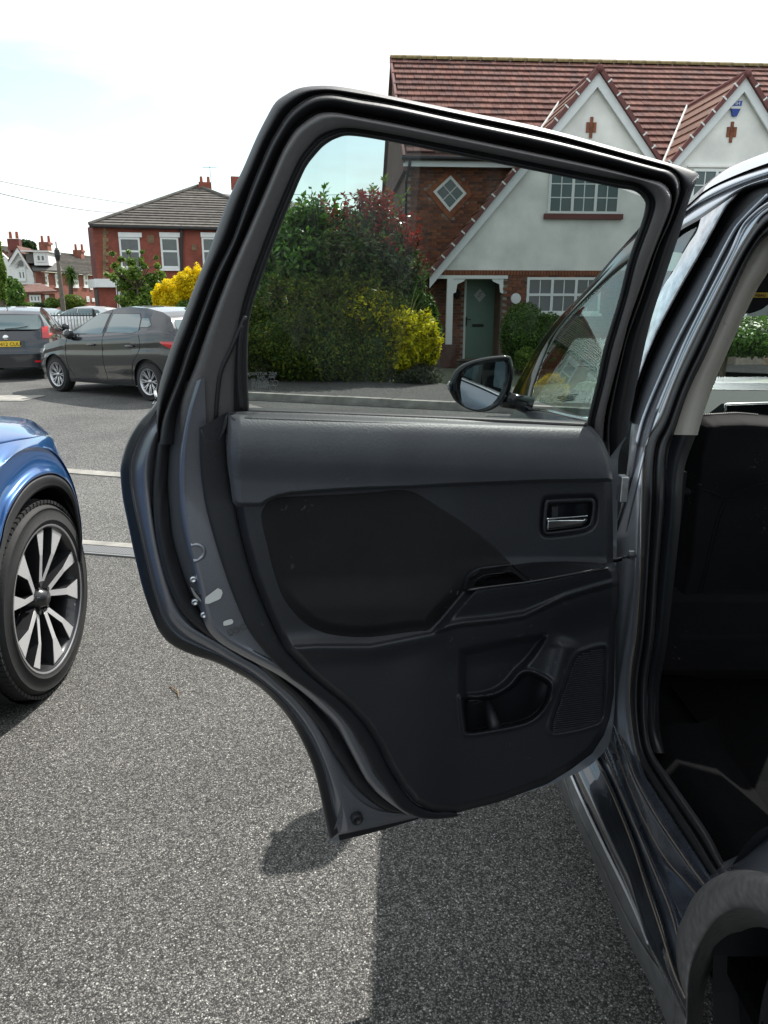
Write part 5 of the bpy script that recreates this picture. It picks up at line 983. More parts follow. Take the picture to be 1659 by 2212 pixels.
def field(name, mats_, verts, faces, mat, parent, limit=300, stuffname=None):
    """alike pieces laid out by matrices: the first `limit` are objects sharing one mesh, the rest one joined part"""
    me = bpy.data.meshes.new(name); me.from_pydata([tuple(v) for v in verts], [], faces); me.materials.append(M[mat]); w = woff(parent)
    for m_ in mats_[:limit]:
        o = bpy.data.objects.new(name, me); col.objects.link(o); o.parent = parent; m2 = m_.copy(); m2.translation = m_.translation - w; o.matrix_local = m2
    rest = mats_[limit:]
    if rest:
        V = np.array([list(v)+[1] for v in verts]); allv = []; allf = []; n = len(verts)
        for i, m_ in enumerate(rest):
            allv.append((np.array(m_) @ V.T).T[:, :3]); allf += [tuple(j+i*n for j in f) for f in faces]
        mesh_obj(name, np.vstack(allv), allf, mat, parent, kind='stuff')
BOXF = [(0, 3, 2, 1), (4, 5, 6, 7), (0, 1, 5, 4), (1, 2, 6, 5), (2, 3, 7, 6), (3, 0, 4, 7)]
def boxv(x0, x1, y0, y1, z0, z1): return [(x0, y0, z0), (x1, y0, z0), (x1, y1, z0), (x0, y1, z0), (x0, y0, z1), (x1, y0, z1), (x1, y1, z1), (x0, y1, z1)]
def mat3(x, y, z, p): return Matrix(((x.x, y.x, z.x, p.x), (x.y, y.y, z.y, p.y), (x.z, y.z, z.z, p.z), (0, 0, 0, 1)))
Zu = Vector((0, 0, 1))
# kerb stones: far kerb (raised) and the flush kerb across the driveway
kl_d = (KM-KL).normalized(); kl_n = Vector((-kl_d.y, kl_d.x, 0)); kl_n = kl_n if kl_n.y > 0 else -kl_n
kerb = MB().prism([KM+kn*.001, KR+kn*.001, KR+kn*.138, KM+kn*.138], (0, 0, .06)).prism([KL+kl_n*.001, KM+kl_n*.001, KM+kl_n*.138, KL+kl_n*.138], (0, 0, .06)).build('kerb', 'kerb'); kerb['kind'] = 'structure'
field('kerb_stone', [mat3(kd, kn, Zu, KM+kd*(i*.915)+Vector((0, 0, random.uniform(-.004, .004)))) for i in range(int((KR-KM).length/.915))] + [mat3(kl_d, kl_n, Zu, KM-kl_d*((i+1)*.915)) for i in range(int((KM-KL).length/.915))], boxv(.004, .911, 0, .14, .03, .118), BOXF, 'kerb', kerb)
for m_ in ():
    pass
fk = MB().prism([kl+Vector((0, 0, -.02)), kr+Vector((0, 0, -.02)), kr+Vector((0, .10, -.02)), kl+Vector((0, .10, -.02))], (0, 0, .026)).build('driveway_kerb', 'kerb'); fk['kind'] = 'structure'
bn = Vector((-bd.y, bd.x, 0)); n_k = int((kr-kl).length/.915)
field('kerb_stone', [mat3(bd, bn, Zu, kl+bd*(i*.915)+Vector((0, 0, random.uniform(-.002, .002)))) for i in range(n_k)], boxv(.004, .911, -.02, .13, .0, .016), BOXF, 'kerb', fk)
# channel drain
an = Vector((-ad.y, ad.x, 0))
dr = thing('channel_drain', 'long slotted channel drain with a pale concrete edge crossing the driveway', 'drain', (a0.x, a0.y, 0))
MB().prism([drl-an*.04, drr-an*.04, drr-an*.16, drl-an*.16], (0, 0, .006)).build('channel', 'dark', dr)
MB().prism([drl+an*.03, drr+an*.03, drr-an*.045, drl-an*.045], (0, 0, .014)).build('concrete_edge', 'kerb', dr)
MB().prism([drl-an*.165, drr-an*.165, drr-an*.185, drl-an*.185], (0, 0, .010)).build('edge_rail', 'grating', dr)
sl = [mat3(ad, an, Zu, drl+ad*(.02*i)) for i in range(int((drr-drl).length/.02))]
sl.sort(key=lambda m_: (m_.translation-onZ(230, 1190)).length)
field('slat', sl, boxv(0, .013, -.165, -.05, .002, .012), BOXF, 'grating', dr)
# sheet of ground under the drain gap
sheet('driveway_edge', [(-30, 4.05), (30, 3.2), (30, 6.9), (-30, 6.9)], -.009, 'drive')
# patched manhole in the road
mh = thing('manhole_cover', 'pale worn square manhole patch in the road at the left', 'manhole', onZ(15, 860))
c = onZ(15, 861); MB().prism([c+Vector((-.9, -.35, .006)), c+Vector((.45, -.40, .006)), c+Vector((.5, .35, .006)), c+Vector((-.9, .4, .006))], (0, 0, .008)).build('patch', 'kerb', mh)
tw = [onZ(368, 1482, .004), onZ(376, 1488, .008), onZ(384, 1494, .006), onZ(386, 1506, .004)]
t_ = MB().tube(tw, [.002, .003, .003, .0015], 6).build('twig', 'stone'); tag(t_, 'short pale twig lying on the tarmac beneath the door', 'twig')

# ------------------------------------------------------------------ the gabled house
HY = 19.7; H0 = Frame((.546, HY, 0), (math.cos(math.radians(3.8)), math.sin(math.radians(3.8))))
hz_ = H0.px(1035, 775, 0)[1]
house = thing('gabled_house', 'brick and white roughcast house with twin steep gables and plum tiled roof', 'house', H0.P(0, 0, 0)); 
GB = -1.0
ez = H0.px(880, 346, 0)[1]; rz = H0.px(850, 128, 4.0)[1]; peak1 = H0.px(1293, 157, GB-.1); val = H0.px(1420, 343, GB-.1); peak2 = H0.px(1611, 168, GB-.1); lb = H0.px(928, 600, GB-.1)
bandz = H0.px(1150, 584, GB)[1]
def hb_(name, a0_, a1_, b0_, b1_, z0_, z1_, mat, parent=house, **kw): return MB().prism([H0.P(a0_, b0_, z0_), H0.P(a1_, b0_, z0_), H0.P(a1_, b1_, z0_), H0.P(a0_, b1_, z0_)], (0, 0, z1_-z0_)).build(name, mat, parent, **kw)
wallA = hb_('front_wall', 0, 14, 0, .25, 0, ez, 'mortar'); hb_('end_wall', 0, .25, .26, 8, 0, ez, 'endwall')
hb_('back_wall', .25, 14, 7.8, 8, 0, ez, 'endwall')
MB().prism([H0.P(0, 0, ez), H0.P(0, 8, ez), H0.P(0, 4, rz-.15)], H0.fx*.25).build('gable_end', 'endwall', house)
MB().prism([H0.P(-.12, -.4, ez-.12), H0.P(-.12, 4, rz-.10), H0.P(-.12, 4, rz+.06), H0.P(-.12, -.45, ez+.04)], H0.fx*.06).build('end_verge', 'verge', house)
hb_('end_fascia', -.10, 0, -.35, 8.3, ez-.30, ez-.02, 'brownroof')
# front slope of the main roof: boarding + laid tiles
U_ = (H0.P(0, 4, rz)-H0.P(0, -.40, ez)); SL = U_.length; U_ = U_.normalized(); NR = H0.fx.cross(U_)
if NR.z < 0: NR = -NR
RO = H0.P(-.10, -.40, ez)
MB().prism([RO, RO+H0.fx*15, RO+H0.fx*15+U_*SL, RO+U_*SL], -NR*.08).build('roof', 'brownroof', house)
MB().prism([H0.P(-.10, 4, rz), H0.P(14.7, 4, rz), H0.P(14.7, 8.4, ez), H0.P(-.10, 8.4, ez)], (0, 0, -.08)).build('back_roof', 'brownroof', house)
g_ = .335; w_t = .17; tiles = []
for i in range(int(SL/g_)+1):
    for j in range(int(15/w_t)):
        u = SL - (i+1)*g_; 
        if u < -.05: continue
        c = RO+U_*u+H0.fx*(j*w_t+(w_t/2 if i % 2 else 0)); tiles.append((i*1.0 + abs(j*w_t-5)*.35, mat3(H0.fx, U_, NR, c+NR*random.uniform(0, .006))))
tiles.sort(key=lambda t: t[0]); tiles = [t[1] for t in tiles]
TV = [(0, 0, .022), (w_t-.008, 0, .022), (w_t-.008, g_+.03, .006), (0, g_+.03, .006), (0, 0, .060), (w_t-.008, 0, .060), (w_t-.008, g_+.03, .010), (0, g_+.03, .010)]
field('roof_tile', tiles, TV, BOXF, 'tile', house)
rt = []
for j in range(34):
    c = H0.P(-.10+j*.44, 4, rz+.02); rt.append(mat3(H0.fx, H0.dy, Zu, c))
rv = []; 
for x in (0, .43):
    for k in range(7): a_ = math.pi*k/6; rv.append((x, math.cos(a_)*.14, math.sin(a_)*.12*(1.05 if x else 1)-.03))
field('ridge_tile', rt, rv, [(k, k+1, 7+k+1, 7+k) for k in range(6)], 'lichen', house)
ft = hb_('fascia', -.1, 3.4, -.36, -.33, ez-.20, ez-.02, 'barge'); 
MB().tube([H0.P(-.15, -.42, ez-.02), H0.P(3.3, -.42, ez-.03)], .055, 10).build('gutter', 'iron', house, smooth=True)
a_d = H0.px(877, 420, -.1)[0]; MB().tube([H0.P(a_d+.07, -.42, ez-.06), H0.P(a_d+.05, -.38, ez-.2), H0.P(a_d, -.10, ez-.50), H0.P(a_d, -.10, 0)], .034, 8).build('downpipe', 'iron', house, smooth=True)
# gable wall, roughcast
sl1 = (peak1[1]-lb[1])/(peak1[0]-lb[0])
def gz(a):   # height of the rake at a
    return max(min(peak1[1]-sl1*abs(a-peak1[0]), 99) if a < val[0] else 0, peak2[1]-sl1*abs(a-peak2[0]) if a >= val[0] else 0)
vz_ = peak1[1]-sl1*(val[0]-peak1[0]); a_l = peak1[0]-(peak1[1]-bandz)/sl1; a_r = peak2[0]+(peak2[1]-bandz)/sl1
vz2_ = peak2[1]-sl1*(peak2[0]-val[0])
MB().prism([H0.P(a_l, GB, bandz), H0.P(val[0], GB, bandz), H0.P(val[0], GB, vz_-.06), H0.P(peak1[0], GB, peak1[1]-.06)], H0.dy*.22).prism([H0.P(val[0], GB, bandz), H0.P(a_r, GB, bandz), H0.P(peak2[0], GB, peak2[1]-.06), H0.P(val[0], GB, vz2_-.06)], H0.dy*.22).build('gable_wall', 'render', house)
# rakes: white bargeboards, plum verge, tile clips, sloping tile courses
bi1 = (peak1[1]-ez)/((rz-ez)/4.4)-.4; 
def rake(pa, sgn, length_a, zc_):
    """pa peak (a,z); sgn -1 left slope, +1 right slope"""
    e = (pa[0]+sgn*length_a, pa[1]-sl1*length_a); d = Vector((sgn, 0, -sl1)).normalized(); dd = (H0.fx*sgn - Zu*sl1).normalized(); nn = (H0.fx*sgn*sl1 + Zu).normalized()
    A_ = H0.P(pa[0], GB-.12, pa[1]); B_ = H0.P(e[0], GB-.12, e[1])
    vv = Zu*(-.165/math.cos(math.atan(sl1))) 
    MB().prism([A_, B_, B_+vv*.95, A_+vv*1.15], H0.dy*.05).build('bargeboard', 'barge', house)
    MB().prism([A_+nn*.01+Zu*.0, B_+nn*.01, B_+nn*.09, A_+nn*.09+Zu*.03], -H0.dy*.07).build('verge', 'verge', house)
    n_ = int((B_-A_).length/.36)
    for i in range(n_):
        c = A_+dd*(.30+i*.36)+nn*.075-H0.dy*.05; MB().box(c, dd*.035, H0.dy*.05, nn*.11).build('verge_clip', 'upvc', house)
    # courses
    depth = 1.15 if zc_ else bi1-GB
    for i in range(n_+1):
        c = A_+dd*(i*.36); zt = c.z; b_end = max(0.0 if zt < ez else (zt-ez)/((rz-ez)/4.4)-.4, -.35)
        q = [c+nn*.075, c+dd*.37+nn*.10, c+dd*.37+nn*.10+H0.dy*(b_end-GB+.12), c+nn*.075+H0.dy*(b_end-GB+.12)]
        if (q[2]-q[1]).length > .1: MB().prism(q, -nn*.05).build('tile_course', 'gabletile', house)
rake(peak1, -1, peak1[0]-lb[0], False); rake(peak1, 1, val[0]-peak1[0], False); rake(peak2, -1, peak2[0]-val[0], False); rake(peak2, 1, 3.2, False)
for pk in (peak1, peak2):
    MB().tube([H0.P(pk[0], GB-.2, pk[1]+.07), H0.P(pk[0], (pk[1]-ez)/((rz-ez)/4.4)-.4, pk[1]+.07)], .085, 8).build('gable_ridge', 'verge', house, smooth=True)
for pk, sg in ((peak1, -1), (peak2, -1)):
    bb = (pk[1]-ez)/((rz-ez)/4.4)-.4; a_e = pk[0]-(pk[1]-ez-.3)/sl1
    if sg == -1 and pk is peak2: a_e = val[0]; 
    zz_ = pk[1]-sl1*(pk[0]-a_e); b_e = (zz_-ez)/((rz-ez)/4.4)-.4
    MB().tube([H0.P(pk[0]-.05, bb, pk[1]+.10), H0.P(a_e, b_e, zz_+.16)], .035, 6).build('valley_flashing', 'lead', house)
# gable ornaments: four upright bricks each
def ornament(cx, cy):
    a_, z_ = H0.px(cx, cy, GB-.01)
    for da, dz in ((0, .22), (0, -.03+.0), (-.085, .09), (.085, .09)):
        pass
    for da, z0_, z1_ in ((0, .11, .33), (0, -.12, .10), (-.082, -.0, .215), (.082, -.0, .215)):
        hb_('ornament_brick', a_+da-.036, a_+da+.036, GB-.025, GB, z_+z0_-.10, z_+z1_-.10, 'orangebrick')
ornament(1277, 276); ornament(1580, 286)
aw, zw = H0.px(1588, 238, GB-.03); 
al = hb_('alarm_box', aw-.13, aw+.13, GB-.07, GB, zw+.02, zw+.20, 'whiteplastic', bevel=.01)
MB().prism([H0.P(aw-.12, GB-.075, zw+.08), H0.P(aw+.12, GB-.075, zw+.08), H0.P(aw+.13, GB-.075, zw+.19), H0.P(aw-.13, GB-.075, zw+.19)], H0.dy*.006).build('alarm_panel', 'blueprint', al)
MB().prism([H0.P(aw-.11, GB-.07, zw+.02), H0.P(aw+.11, GB-.07, zw+.02), H0.P(aw+.05, GB-.05, zw-.13), H0.P(aw-.05, GB-.05, zw-.13)], H0.dy*.05).build('alarm_foot', 'blueprint', al)
text_obj('MH', .12, 'whiteplastic', al, H0.P(aw-.10, GB-.079, zw+.095), H0.fx, Zu, name='alarm_lettering', depth=.002)
# brickwork
def inpoly(a_, z_, poly): return sdist(np.array([a_]), np.array([z_]), poly)[0] > 0
dia = np.array([H0.px(x, y, 0) for x, y in ((974, 362), (1023, 418), (970.5, 475), (919.5, 413))])
dx0, dx1 = H0.px(1001, 700, 0)[0], H0.px(1076, 700, 0)[0]; dtop = H0.px(1035, 600, 0)[1]
bricks = []
def lay(a0_, a1_, z0_, z1_, b_, skip, pri):
    r_ = 0; z = z0_
    while z < z1_:
        a = a0_-(.1125 if r_ % 2 else 0)
        while a < a1_:
            if a >= a0_-.12 and not skip(a+.107, z+.033): bricks.append((pri(a, z), mat3(H0.fx, H0.dy, Zu, H0.P(a, b_+random.uniform(-.003, .002), z))))
            a += .225
        z += .075; r_ += 1
vis = lambda a, z: abs(a-1.6)*.3 + (0 if z > 2.2 else .5)
lay(.12, 3.2, hz_, ez-.2, 0, lambda a, z: inpoly(a, z, dia) or (dx0 < a < dx1 and z < dtop) , vis)
gx0 = H0.px(1084, 700, GB)[0]; gx1 = a_r
gf = hb_('ground_floor_wall', gx0, gx1, GB+.012, GB+.25, 0, bandz, 'mortar'); hb_('return_wall', gx0, gx0+.2, GB+.26, 0, 0, bandz, 'endwall')
wx0, wx1, wz0, wz1 = *[H0.px(x, 640, GB)[0] for x in (1136.7, 1296)], H0.px(1150, 677, GB)[1], H0.px(1150, 599, GB)[1]
lay(gx0+.11, gx0+4.6, hz_, bandz-.12, GB, lambda a, z: wx0 < a < wx1 and wz0 < z < wz1, lambda a, z: abs(a-gx0)*.4+.3)
bricks.sort(key=lambda t: t[0]); field('brick', [b_[1] for b_ in bricks], boxv(0, .215, -.012, .03, 0, .065), BOXF, 'brick', house)
# brick-on-edge band under the roughcast
field('band_brick', [mat3(H0.fx, H0.dy, Zu, H0.P(a_l+.05+i*.075, GB-.015, bandz-.115)) for i in range(100)], boxv(0, .065, -.012, .05, 0, .11), BOXF, 'orangebrick', house)
hb_('porch_beam', a_l+.0, gx0+.1, GB-.02, GB+.06, bandz-.20, bandz-.12, 'upvc'); hb_('porch_soffit', a_l, gx0, GB+.06, 0, bandz-.16, bandz-.12, 'upvc')
# diamond window
def poly_ring(name, fr, outer, inner, b_, th, mat, parent):
    mb = MB(); n = len(outer)
    for i in range(n):
        j = (i+1) % n; mb.prism([fr.P(outer[i][0], b_, outer[i][1]), fr.P(outer[j][0], b_, outer[j][1]), fr.P(inner[j][0], b_, inner[j][1]), fr.P(inner[i][0], b_, inner[i][1])], fr.dy*th)
    return mb.build(name, mat, parent)
dc = dia.mean(0); sc_ = lambda k_: [tuple(dc+(p-dc)*k_) for p in dia]
poly_ring('diamond_surround', H0, sc_(1.0), sc_(.70), -.035, .05, 'orangebrick', house)
dw = poly_ring('diamond_window', H0, sc_(.70), sc_(.55), -.028, .05, 'upvc', house)
q = sc_(.56); m01 = [tuple((np.array(q[i])+np.array(q[(i+1) % 4]))/2) for i in range(4)]
for i in range(4):
    s_ = [q[i], m01[i], tuple(dc), m01[i-1]]; c_ = np.mean(s_, axis=0); s_ = [tuple(c_+(np.array(p)-c_)*.9) for p in s_]
    MB().prism([H0.P(p[0], -.012, p[1]) for p in s_], H0.dy*.01).build('pane', 'pane', dw)
for i in (0, 1): MB().tube([H0.P(m01[i][0], -.018, m01[i][1]), H0.P(m01[i+2][0], -.018, m01[i+2][1])], .014, 4).build('glazing_bar', 'upvc', dw)
def window(fr, a0_, a1_, z0_, z1_, b_, lights, cols, rows, parent, fwid=.06, bar=.022, trans=None, name='window', frm='upvc', recess=.0):
    """frame with `lights` casements, each split into cols x rows panes; trans = height fraction of a transom"""
    f = lambda A_, B_, C_, D_, b0_, b1_, mb: mb.prism([fr.P(A_, b0_, C_), fr.P(B_, b0_, C_), fr.P(B_, b1_, C_), fr.P(A_, b1_, C_)], (0, 0, D_-C_))
    mb = MB(); f(a0_, a1_, z0_, z0_+fwid, b_-.03, b_+.03, mb); f(a0_, a1_, z1_-fwid, z1_, b_-.03, b_+.03, mb); f(a0_, a0_+fwid, z0_+fwid, z1_-fwid, b_-.03, b_+.03, mb); f(a1_-fwid, a1_, z0_+fwid, z1_-fwid, b_-.03, b_+.03, mb)
    wl = (a1_-a0_-fwid)/lights
    for i in range(1, lights): c_ = a0_+fwid/2+wl*i; f(c_-fwid*.55, c_+fwid*.55, z0_+fwid, z1_-fwid, b_-.032, b_+.03, mb)
    sects = [(z0_+fwid, z1_-fwid)] if trans is None else [(z0_+fwid, z0_+(z1_-z0_)*trans-fwid*.5), (z0_+(z1_-z0_)*trans+fwid*.5, z1_-fwid)]
    if trans is not None: f(a0_+fwid, a1_-fwid, z0_+(z1_-z0_)*trans-fwid*.5, z0_+(z1_-z0_)*trans+fwid*.5, b_-.034, b_+.03, mb)
    w = mb.build(name, frm, parent)
    for i in range(lights):
        A_ = a0_+fwid/2+wl*i+fwid*.5; B_ = a0_+fwid/2+wl*(i+1)-fwid*.5
        for (C_, D_) in sects:
            pw = (B_-A_)/cols; ph = (D_-C_)/rows
            for c_ in range(cols):
                for r_ in range(rows):
                    x0, x1, y0, y1 = A_+pw*c_+(bar/2 if c_ else 0), A_+pw*(c_+1)-(bar/2 if c_ < cols-1 else 0), C_+ph*r_+(bar/2 if r_ else 0), C_+ph*(r_+1)-(bar/2 if r_ < rows-1 else 0)
                    m_ = MB(); f(x0, x1, y0, y1, b_-.004, b_+.004, m_); m_.build('pane', 'pane' if M.get('pane') else 'dark', w)
            g = MB()
            for c_ in range(1, cols): f(A_+pw*c_-bar/2, A_+pw*c_+bar/2, C_, D_, b_-.012, b_+.01, g)
            for r_ in range(1, rows): f(A_, B_, C_+ph*r_-bar/2, C_+ph*r_+bar/2, b_-.013, b_+.01, g)
            if g.v: g.build('glazing_bars', frm, w)
    return w
ua0, uz0 = H0.px(1181.4, 462, GB); ua1, _ = H0.px(1335, 462, GB); uz1 = H0.px(1260, 362, GB)[1]
window(H0, ua0, ua1, uz0, uz1, GB-.02, 3, 2, 3, house); hb_('window_sill', ua0-.08, ua1+.10, GB-.10, GB, uz0-.12, uz0, 'verge')
d2 = peak2[0]-peak1[0]; window(H0, ua0+d2+.0, ua1+d2, uz0, uz1, GB-.02, 3, 2, 3, house); hb_('window_drip', ua0+d2-.15, ua1+d2+.1, GB-.07, GB, uz1+.03, uz1+.07, 'render'); hb_('window_sill', ua0+d2-.08, ua1+d2+.10, GB-.10, GB, uz0-.12, uz0, 'orangebrick')
window(H0, wx0, wx1, wz0, wz1, GB+.0-.015, 3, 2, 1, house, trans=.52); hb_('window_sill', wx0-.06, wx1+.06, GB-.08, GB-.013, wz0-.07, wz0, 'upvc')
# front door, post, brackets, plaque, lantern
MB().prism([H0.P(dx0, -.03, hz_), H0.P(dx0+.055, -.03, hz_), H0.P(dx0+.055, -.03, dtop-.055), H0.P(dx1-.055, -.03, dtop-.055), H0.P(dx1-.055, -.03, hz_), H0.P(dx1, -.03, hz_), H0.P(dx1, -.03, dtop), H0.P(dx0, -.03, dtop)], H0.dy*.08).build('door_frame', 'upvc', house)
fdr = hb_('front_door', dx0+.055, dx1-.055, -.012, .04, hz_+.02, dtop-.055, 'greendoor')
a_, z_ = H0.px(1036, 638, 0); MB().prism([H0.P(a_, -.03, z_-.17), H0.P(a_+.16, -.03, z_), H0.P(a_, -.03, z_+.17), H0.P(a_-.16, -.03, z_)], H0.dy*.018).build('door_light', 'lead', fdr)
MB().tube([H0.P(a_-.06, -.034, z_-.05), H0.P(a_+.02, -.034, z_), H0.P(a_-.03, -.034, z_+.02), H0.P(a_+.05, -.034, z_+.08)], .008, 5).build('leaded_swirl', 'pane', fdr)
a_, z_ = H0.px(1032, 703, 0); hb_('letterbox', a_-.15, a_+.15, -.03, -.012, z_-.035, z_+.035, 'iron', parent=fdr)
a_, z_ = H0.px(1004, 693, 0); MB().tube([H0.P(a_+.03, -.06, z_+.10), H0.P(a_+.03, -.06, z_-.13)], .018, 6).build('door_handle', 'iron', fdr); MB().tube([H0.P(a_+.03, -.08, z_+.04), H0.P(a_+.15, -.08, z_+.035)], .010, 6).build('lever', 'iron', fdr)
pa0, pz0 = H0.px(963, 744, GB); pa1 = H0.px(976, 744, GB)[0]
hb_('porch_post', pa0, pa1, GB-.02, GB+.12, pz0, bandz-.2, 'upvc'); hb_('post_plinth', pa0-.10, pa1+.12, GB-.08, GB+.30, 0, pz0, 'brick')
for s_, a_ in ((1, pa1), (-1, gx0)):
    MB().prism([H0.P(a_, GB, bandz-.20), H0.P(a_+s_*.30, GB, bandz-.20), H0.P(a_+s_*.26, GB, bandz-.26), H0.P(a_+s_*.10, GB, bandz-.33), H0.P(a_+s_*.07, GB, bandz-.52), H0.P(a_, GB, bandz-.55)], H0.dy*.06).build('porch_bracket', 'upvc', house)
a_, z_ = H0.px(1114, 645, GB); MB().lathe([(0, 0), (0, .13), (-.02, .12), (-.025, 0)], H0.P(a_, GB-.013, z_), H0.dy, 24).build('house_plaque', 'sign', house, angle=40)
a_, z_ = H0.px(986, 635, 0); MB().lathe([(-.12, .03), (-.08, .06), (.06, .08), (.10, .02), (.14, .015)], H0.P(a_, -.12, z_), Zu, 8).build('porch_lantern', 'iron', house)
# buff brick bay at the right, seen through the windscreen
bb0 = H0.px(1600, 700, GB-.9)[0]; hb_('bay_wall', bb0, bb0+3.2, GB-.88, GB, 0, 2.5, 'mortar')
bq = []
for r_ in range(33):
    for i in range(15): bq.append(mat3(H0.fx, H0.dy, Zu, H0.P(bb0+.8+i*.225-(.11 if r_ % 2 else 0), GB-.89, r_*.075)))
field('buff_brick', bq, boxv(0, .215, -.012, .03, 0, .065), BOXF, 'buffbrick', house, limit=0)
window(H0, bb0+.05, bb0+.72, 1.0, 2.2, GB-.90, 1, 1, 1, house, trans=.6)
# raised front garden and path
sheet('front_path', [KL+kn*2.6, KR+kn*2.6, KR+kn*18+Vector((0, 0, 0)), KL+kn*30], .10, 'pave')

# ------------------------------------------------------------------ houses across the street
VH = Frame(onZ(222, 690) * 0 + Vector(((222-829.5)/FOC*(50*cp+CAM_H*sp_), 50, 0)), (math.cos(math.radians(13)), math.sin(math.radians(13))))
vic = thing('corner_shop_house', 'red brick Victorian corner building with a grey hipped roof and white fascia', 'building', VH.O)
ve = VH.px(240, 489)[1]; V_ = lambda x, y, b=0: VH.P(VH.px(x, y, b)[0], b, VH.px(x, y, b)[1])
MB().prism([VH.P(0, 0, 0), VH.P(13.5, 0, 0), VH.P(13.5, 0, ve), VH.P(0, 0, ve)], VH.dy*.3).build('front_wall', 'redbrick', vic)
ch = VH.px(200, 600, 1.1)[0]; MB().prism([VH.P(0, 0, 0), VH.P(ch, 1.1, 0), VH.P(ch, 1.1, ve), VH.P(0, 0, ve)], VH.dy*.3).build('corner_wall', 'darkbrick', vic)
MB().prism([VH.P(ch, 1.1, 0), VH.P(ch+2.2, 10, 0), VH.P(ch+2.2, 10, ve), VH.P(ch, 1.1, ve)], VH.fx*.3).build('side_wall', 'darkbrick', vic)
apx = VH.px(428, 405, 5.5); E0, E1 = VH.P(VH.px(193, 487, -.35)[0], -.35, ve), VH.P(13.8, -.35, ve); AP = VH.P(apx[0], 5.5, apx[1]); E2, E3 = VH.P(13.8, 11, ve), VH.P(ch+2.3, 11, ve)
mb = MB(); mb.add([E0, E1, AP, E2, E3], [(0, 1, 2), (1, 3, 2), (3, 4, 2), (4, 0, 2), (0, 4, 3, 1)]); vr = mb.build('roof', 'slateplain', vic)
MB().prism([VH.P(apx[0]-.5, 5.5, apx[1]-.25), VH.P(apx[0]+7, 5.5, apx[1]-.9), VH.P(13.8, -.35, ve)], Vector((0, 0, .1))).build('side_roof', 'slateplain', vic)
nc = 17
for i in range(nc):
    t0, t1 = i/nc, (i+1.05)/nc
    q = [E0.lerp(AP, t0), E1.lerp(AP, t0), E1.lerp(AP, min(t1, 1)), E0.lerp(AP, min(t1, 1))]; nrm = (E1-E0).cross(AP-E0).normalized(); nrm = nrm if nrm.z > 0 else -nrm
    MB().add([q[0]+nrm*.10, q[1]+nrm*.10, q[2]+nrm*.03, q[3]+nrm*.03, q[0]+nrm*.02, q[1]+nrm*.02], [(0, 1, 2, 3), (4, 5, 1, 0)]).build('tile_course', 'slate', vic)
for a_, b_ in ((E0, AP), (E1, AP)): MB().tube([a_+Zu*.08, b_+Zu*.1], .13, 8).build('hip_tiles', 'slate', vic)
MB().tube([E0+Zu*-.05, E1+Zu*-.05], .09, 8).build('gutter', 'iron', vic)
def vbox(name, x0, y0, x1, y1, mat, proud=.05, parent=vic, fr=VH, b=0.0, th=.1):
    a0_, zt = fr.px(x0, y0, b); a1_, zb_ = fr.px(x1, y1, b); zt2 = fr.px((x0+x1)/2, y0, b)[1]; zb_ = fr.px((x0+x1)/2, y1, b)[1]
    if a1_ < a0_: a0_, a1_ = a1_, a0_
    return MB().prism([fr.P(a0_, b-proud, zb_), fr.P(a1_, b-proud, zb_), fr.P(a1_, b-proud, zt2), fr.P(a0_, b-proud, zt2)], fr.dy*th).build(name, mat, parent)
def vwin(x0, y0, x1, y1, parent=vic, fr=VH, b=0.0, cols=1, rows=1, trans=.55, lights=1, fw=.12):
    a0_, a1_ = fr.px(x0, (y0+y1)/2, b)[0], fr.px(x1, (y0+y1)/2, b)[0]; z1_ = fr.px((x0+x1)/2, y0, b)[1]; z0_ = fr.px((x0+x1)/2, y1, b)[1]
    return window(fr, min(a0_, a1_), max(a0_, a1_), z0_, z1_, b-.03, lights, cols, rows, parent, fwid=fw, bar=.04, trans=trans)
for (x0, x1) in ((259, 304), (348, 387), (437, 476)):
    vwin(x0, 513, x1, 579); vbox('lintel', x0-4, 502.5, x1+3, 512.5, 'whitewall', .12); vbox('window_sill', x0-3, 579.5, x1+4, 585, 'whitewall', .15)
MB().tube([V_(392, 487)-VH.dy*.15, V_(392, 597)-VH.dy*.15], .10, 8).build('downpipe', 'iron', vic)
vbox('wall_vent', 414, 528, 425, 541, 'stone', .04); vbox('wall_patch', 318, 508, 333, 525, 'stone', .02)
for i in range(15):
    y0 = 492+i*7.6; wd = 13 if i % 2 else 8; vbox('quoin', 222, y0, 222+wd, y0+7.2, 'stone', .05)
vbox('band', 201.5, 518, 221.5, 521, 'iron', .04, b=.0) if False else None
vbox('shop_fascia', 205, 603, 345, 621, 'whitewall', .35, th=.4); fq = MB().prism([VH.P(0, -.36, VH.px(215, 621)[1]), VH.P(ch-.3, .9, VH.px(215, 621)[1]), VH.P(ch-.3, .9, VH.px(215, 603)[1]), VH.P(0, -.36, VH.px(215, 603)[1])], VH.dy*.3).build('shop_fascia', 'whitewall', vic)
dq = VH.px(214, 690)[0]; MB().prism([VH.P(ch*.85, 1.1*.85-.05, 0), VH.P(ch*.25, 1.1*.25-.05, 0), VH.P(ch*.25, 1.1*.25-.05, VH.px(214, 626)[1]), VH.P(ch*.85, 1.1*.85-.05, VH.px(214, 626)[1])], VH.dy*.08).build('shop_door', 'iron', vic)
for x0, x1 in ((252, 257), (283, 287), (306, 309), (338, 342)): vbox('shop_pilaster', x0, 621, x1, 690, 'whitewall', .15)
for x0, x1 in ((257, 283), (287, 306), (309, 338)): vwin(x0, 630, x1, 676, trans=.7)
vbox('shop_stall_riser', 252, 677, 342, 692, 'whitewall', .1)
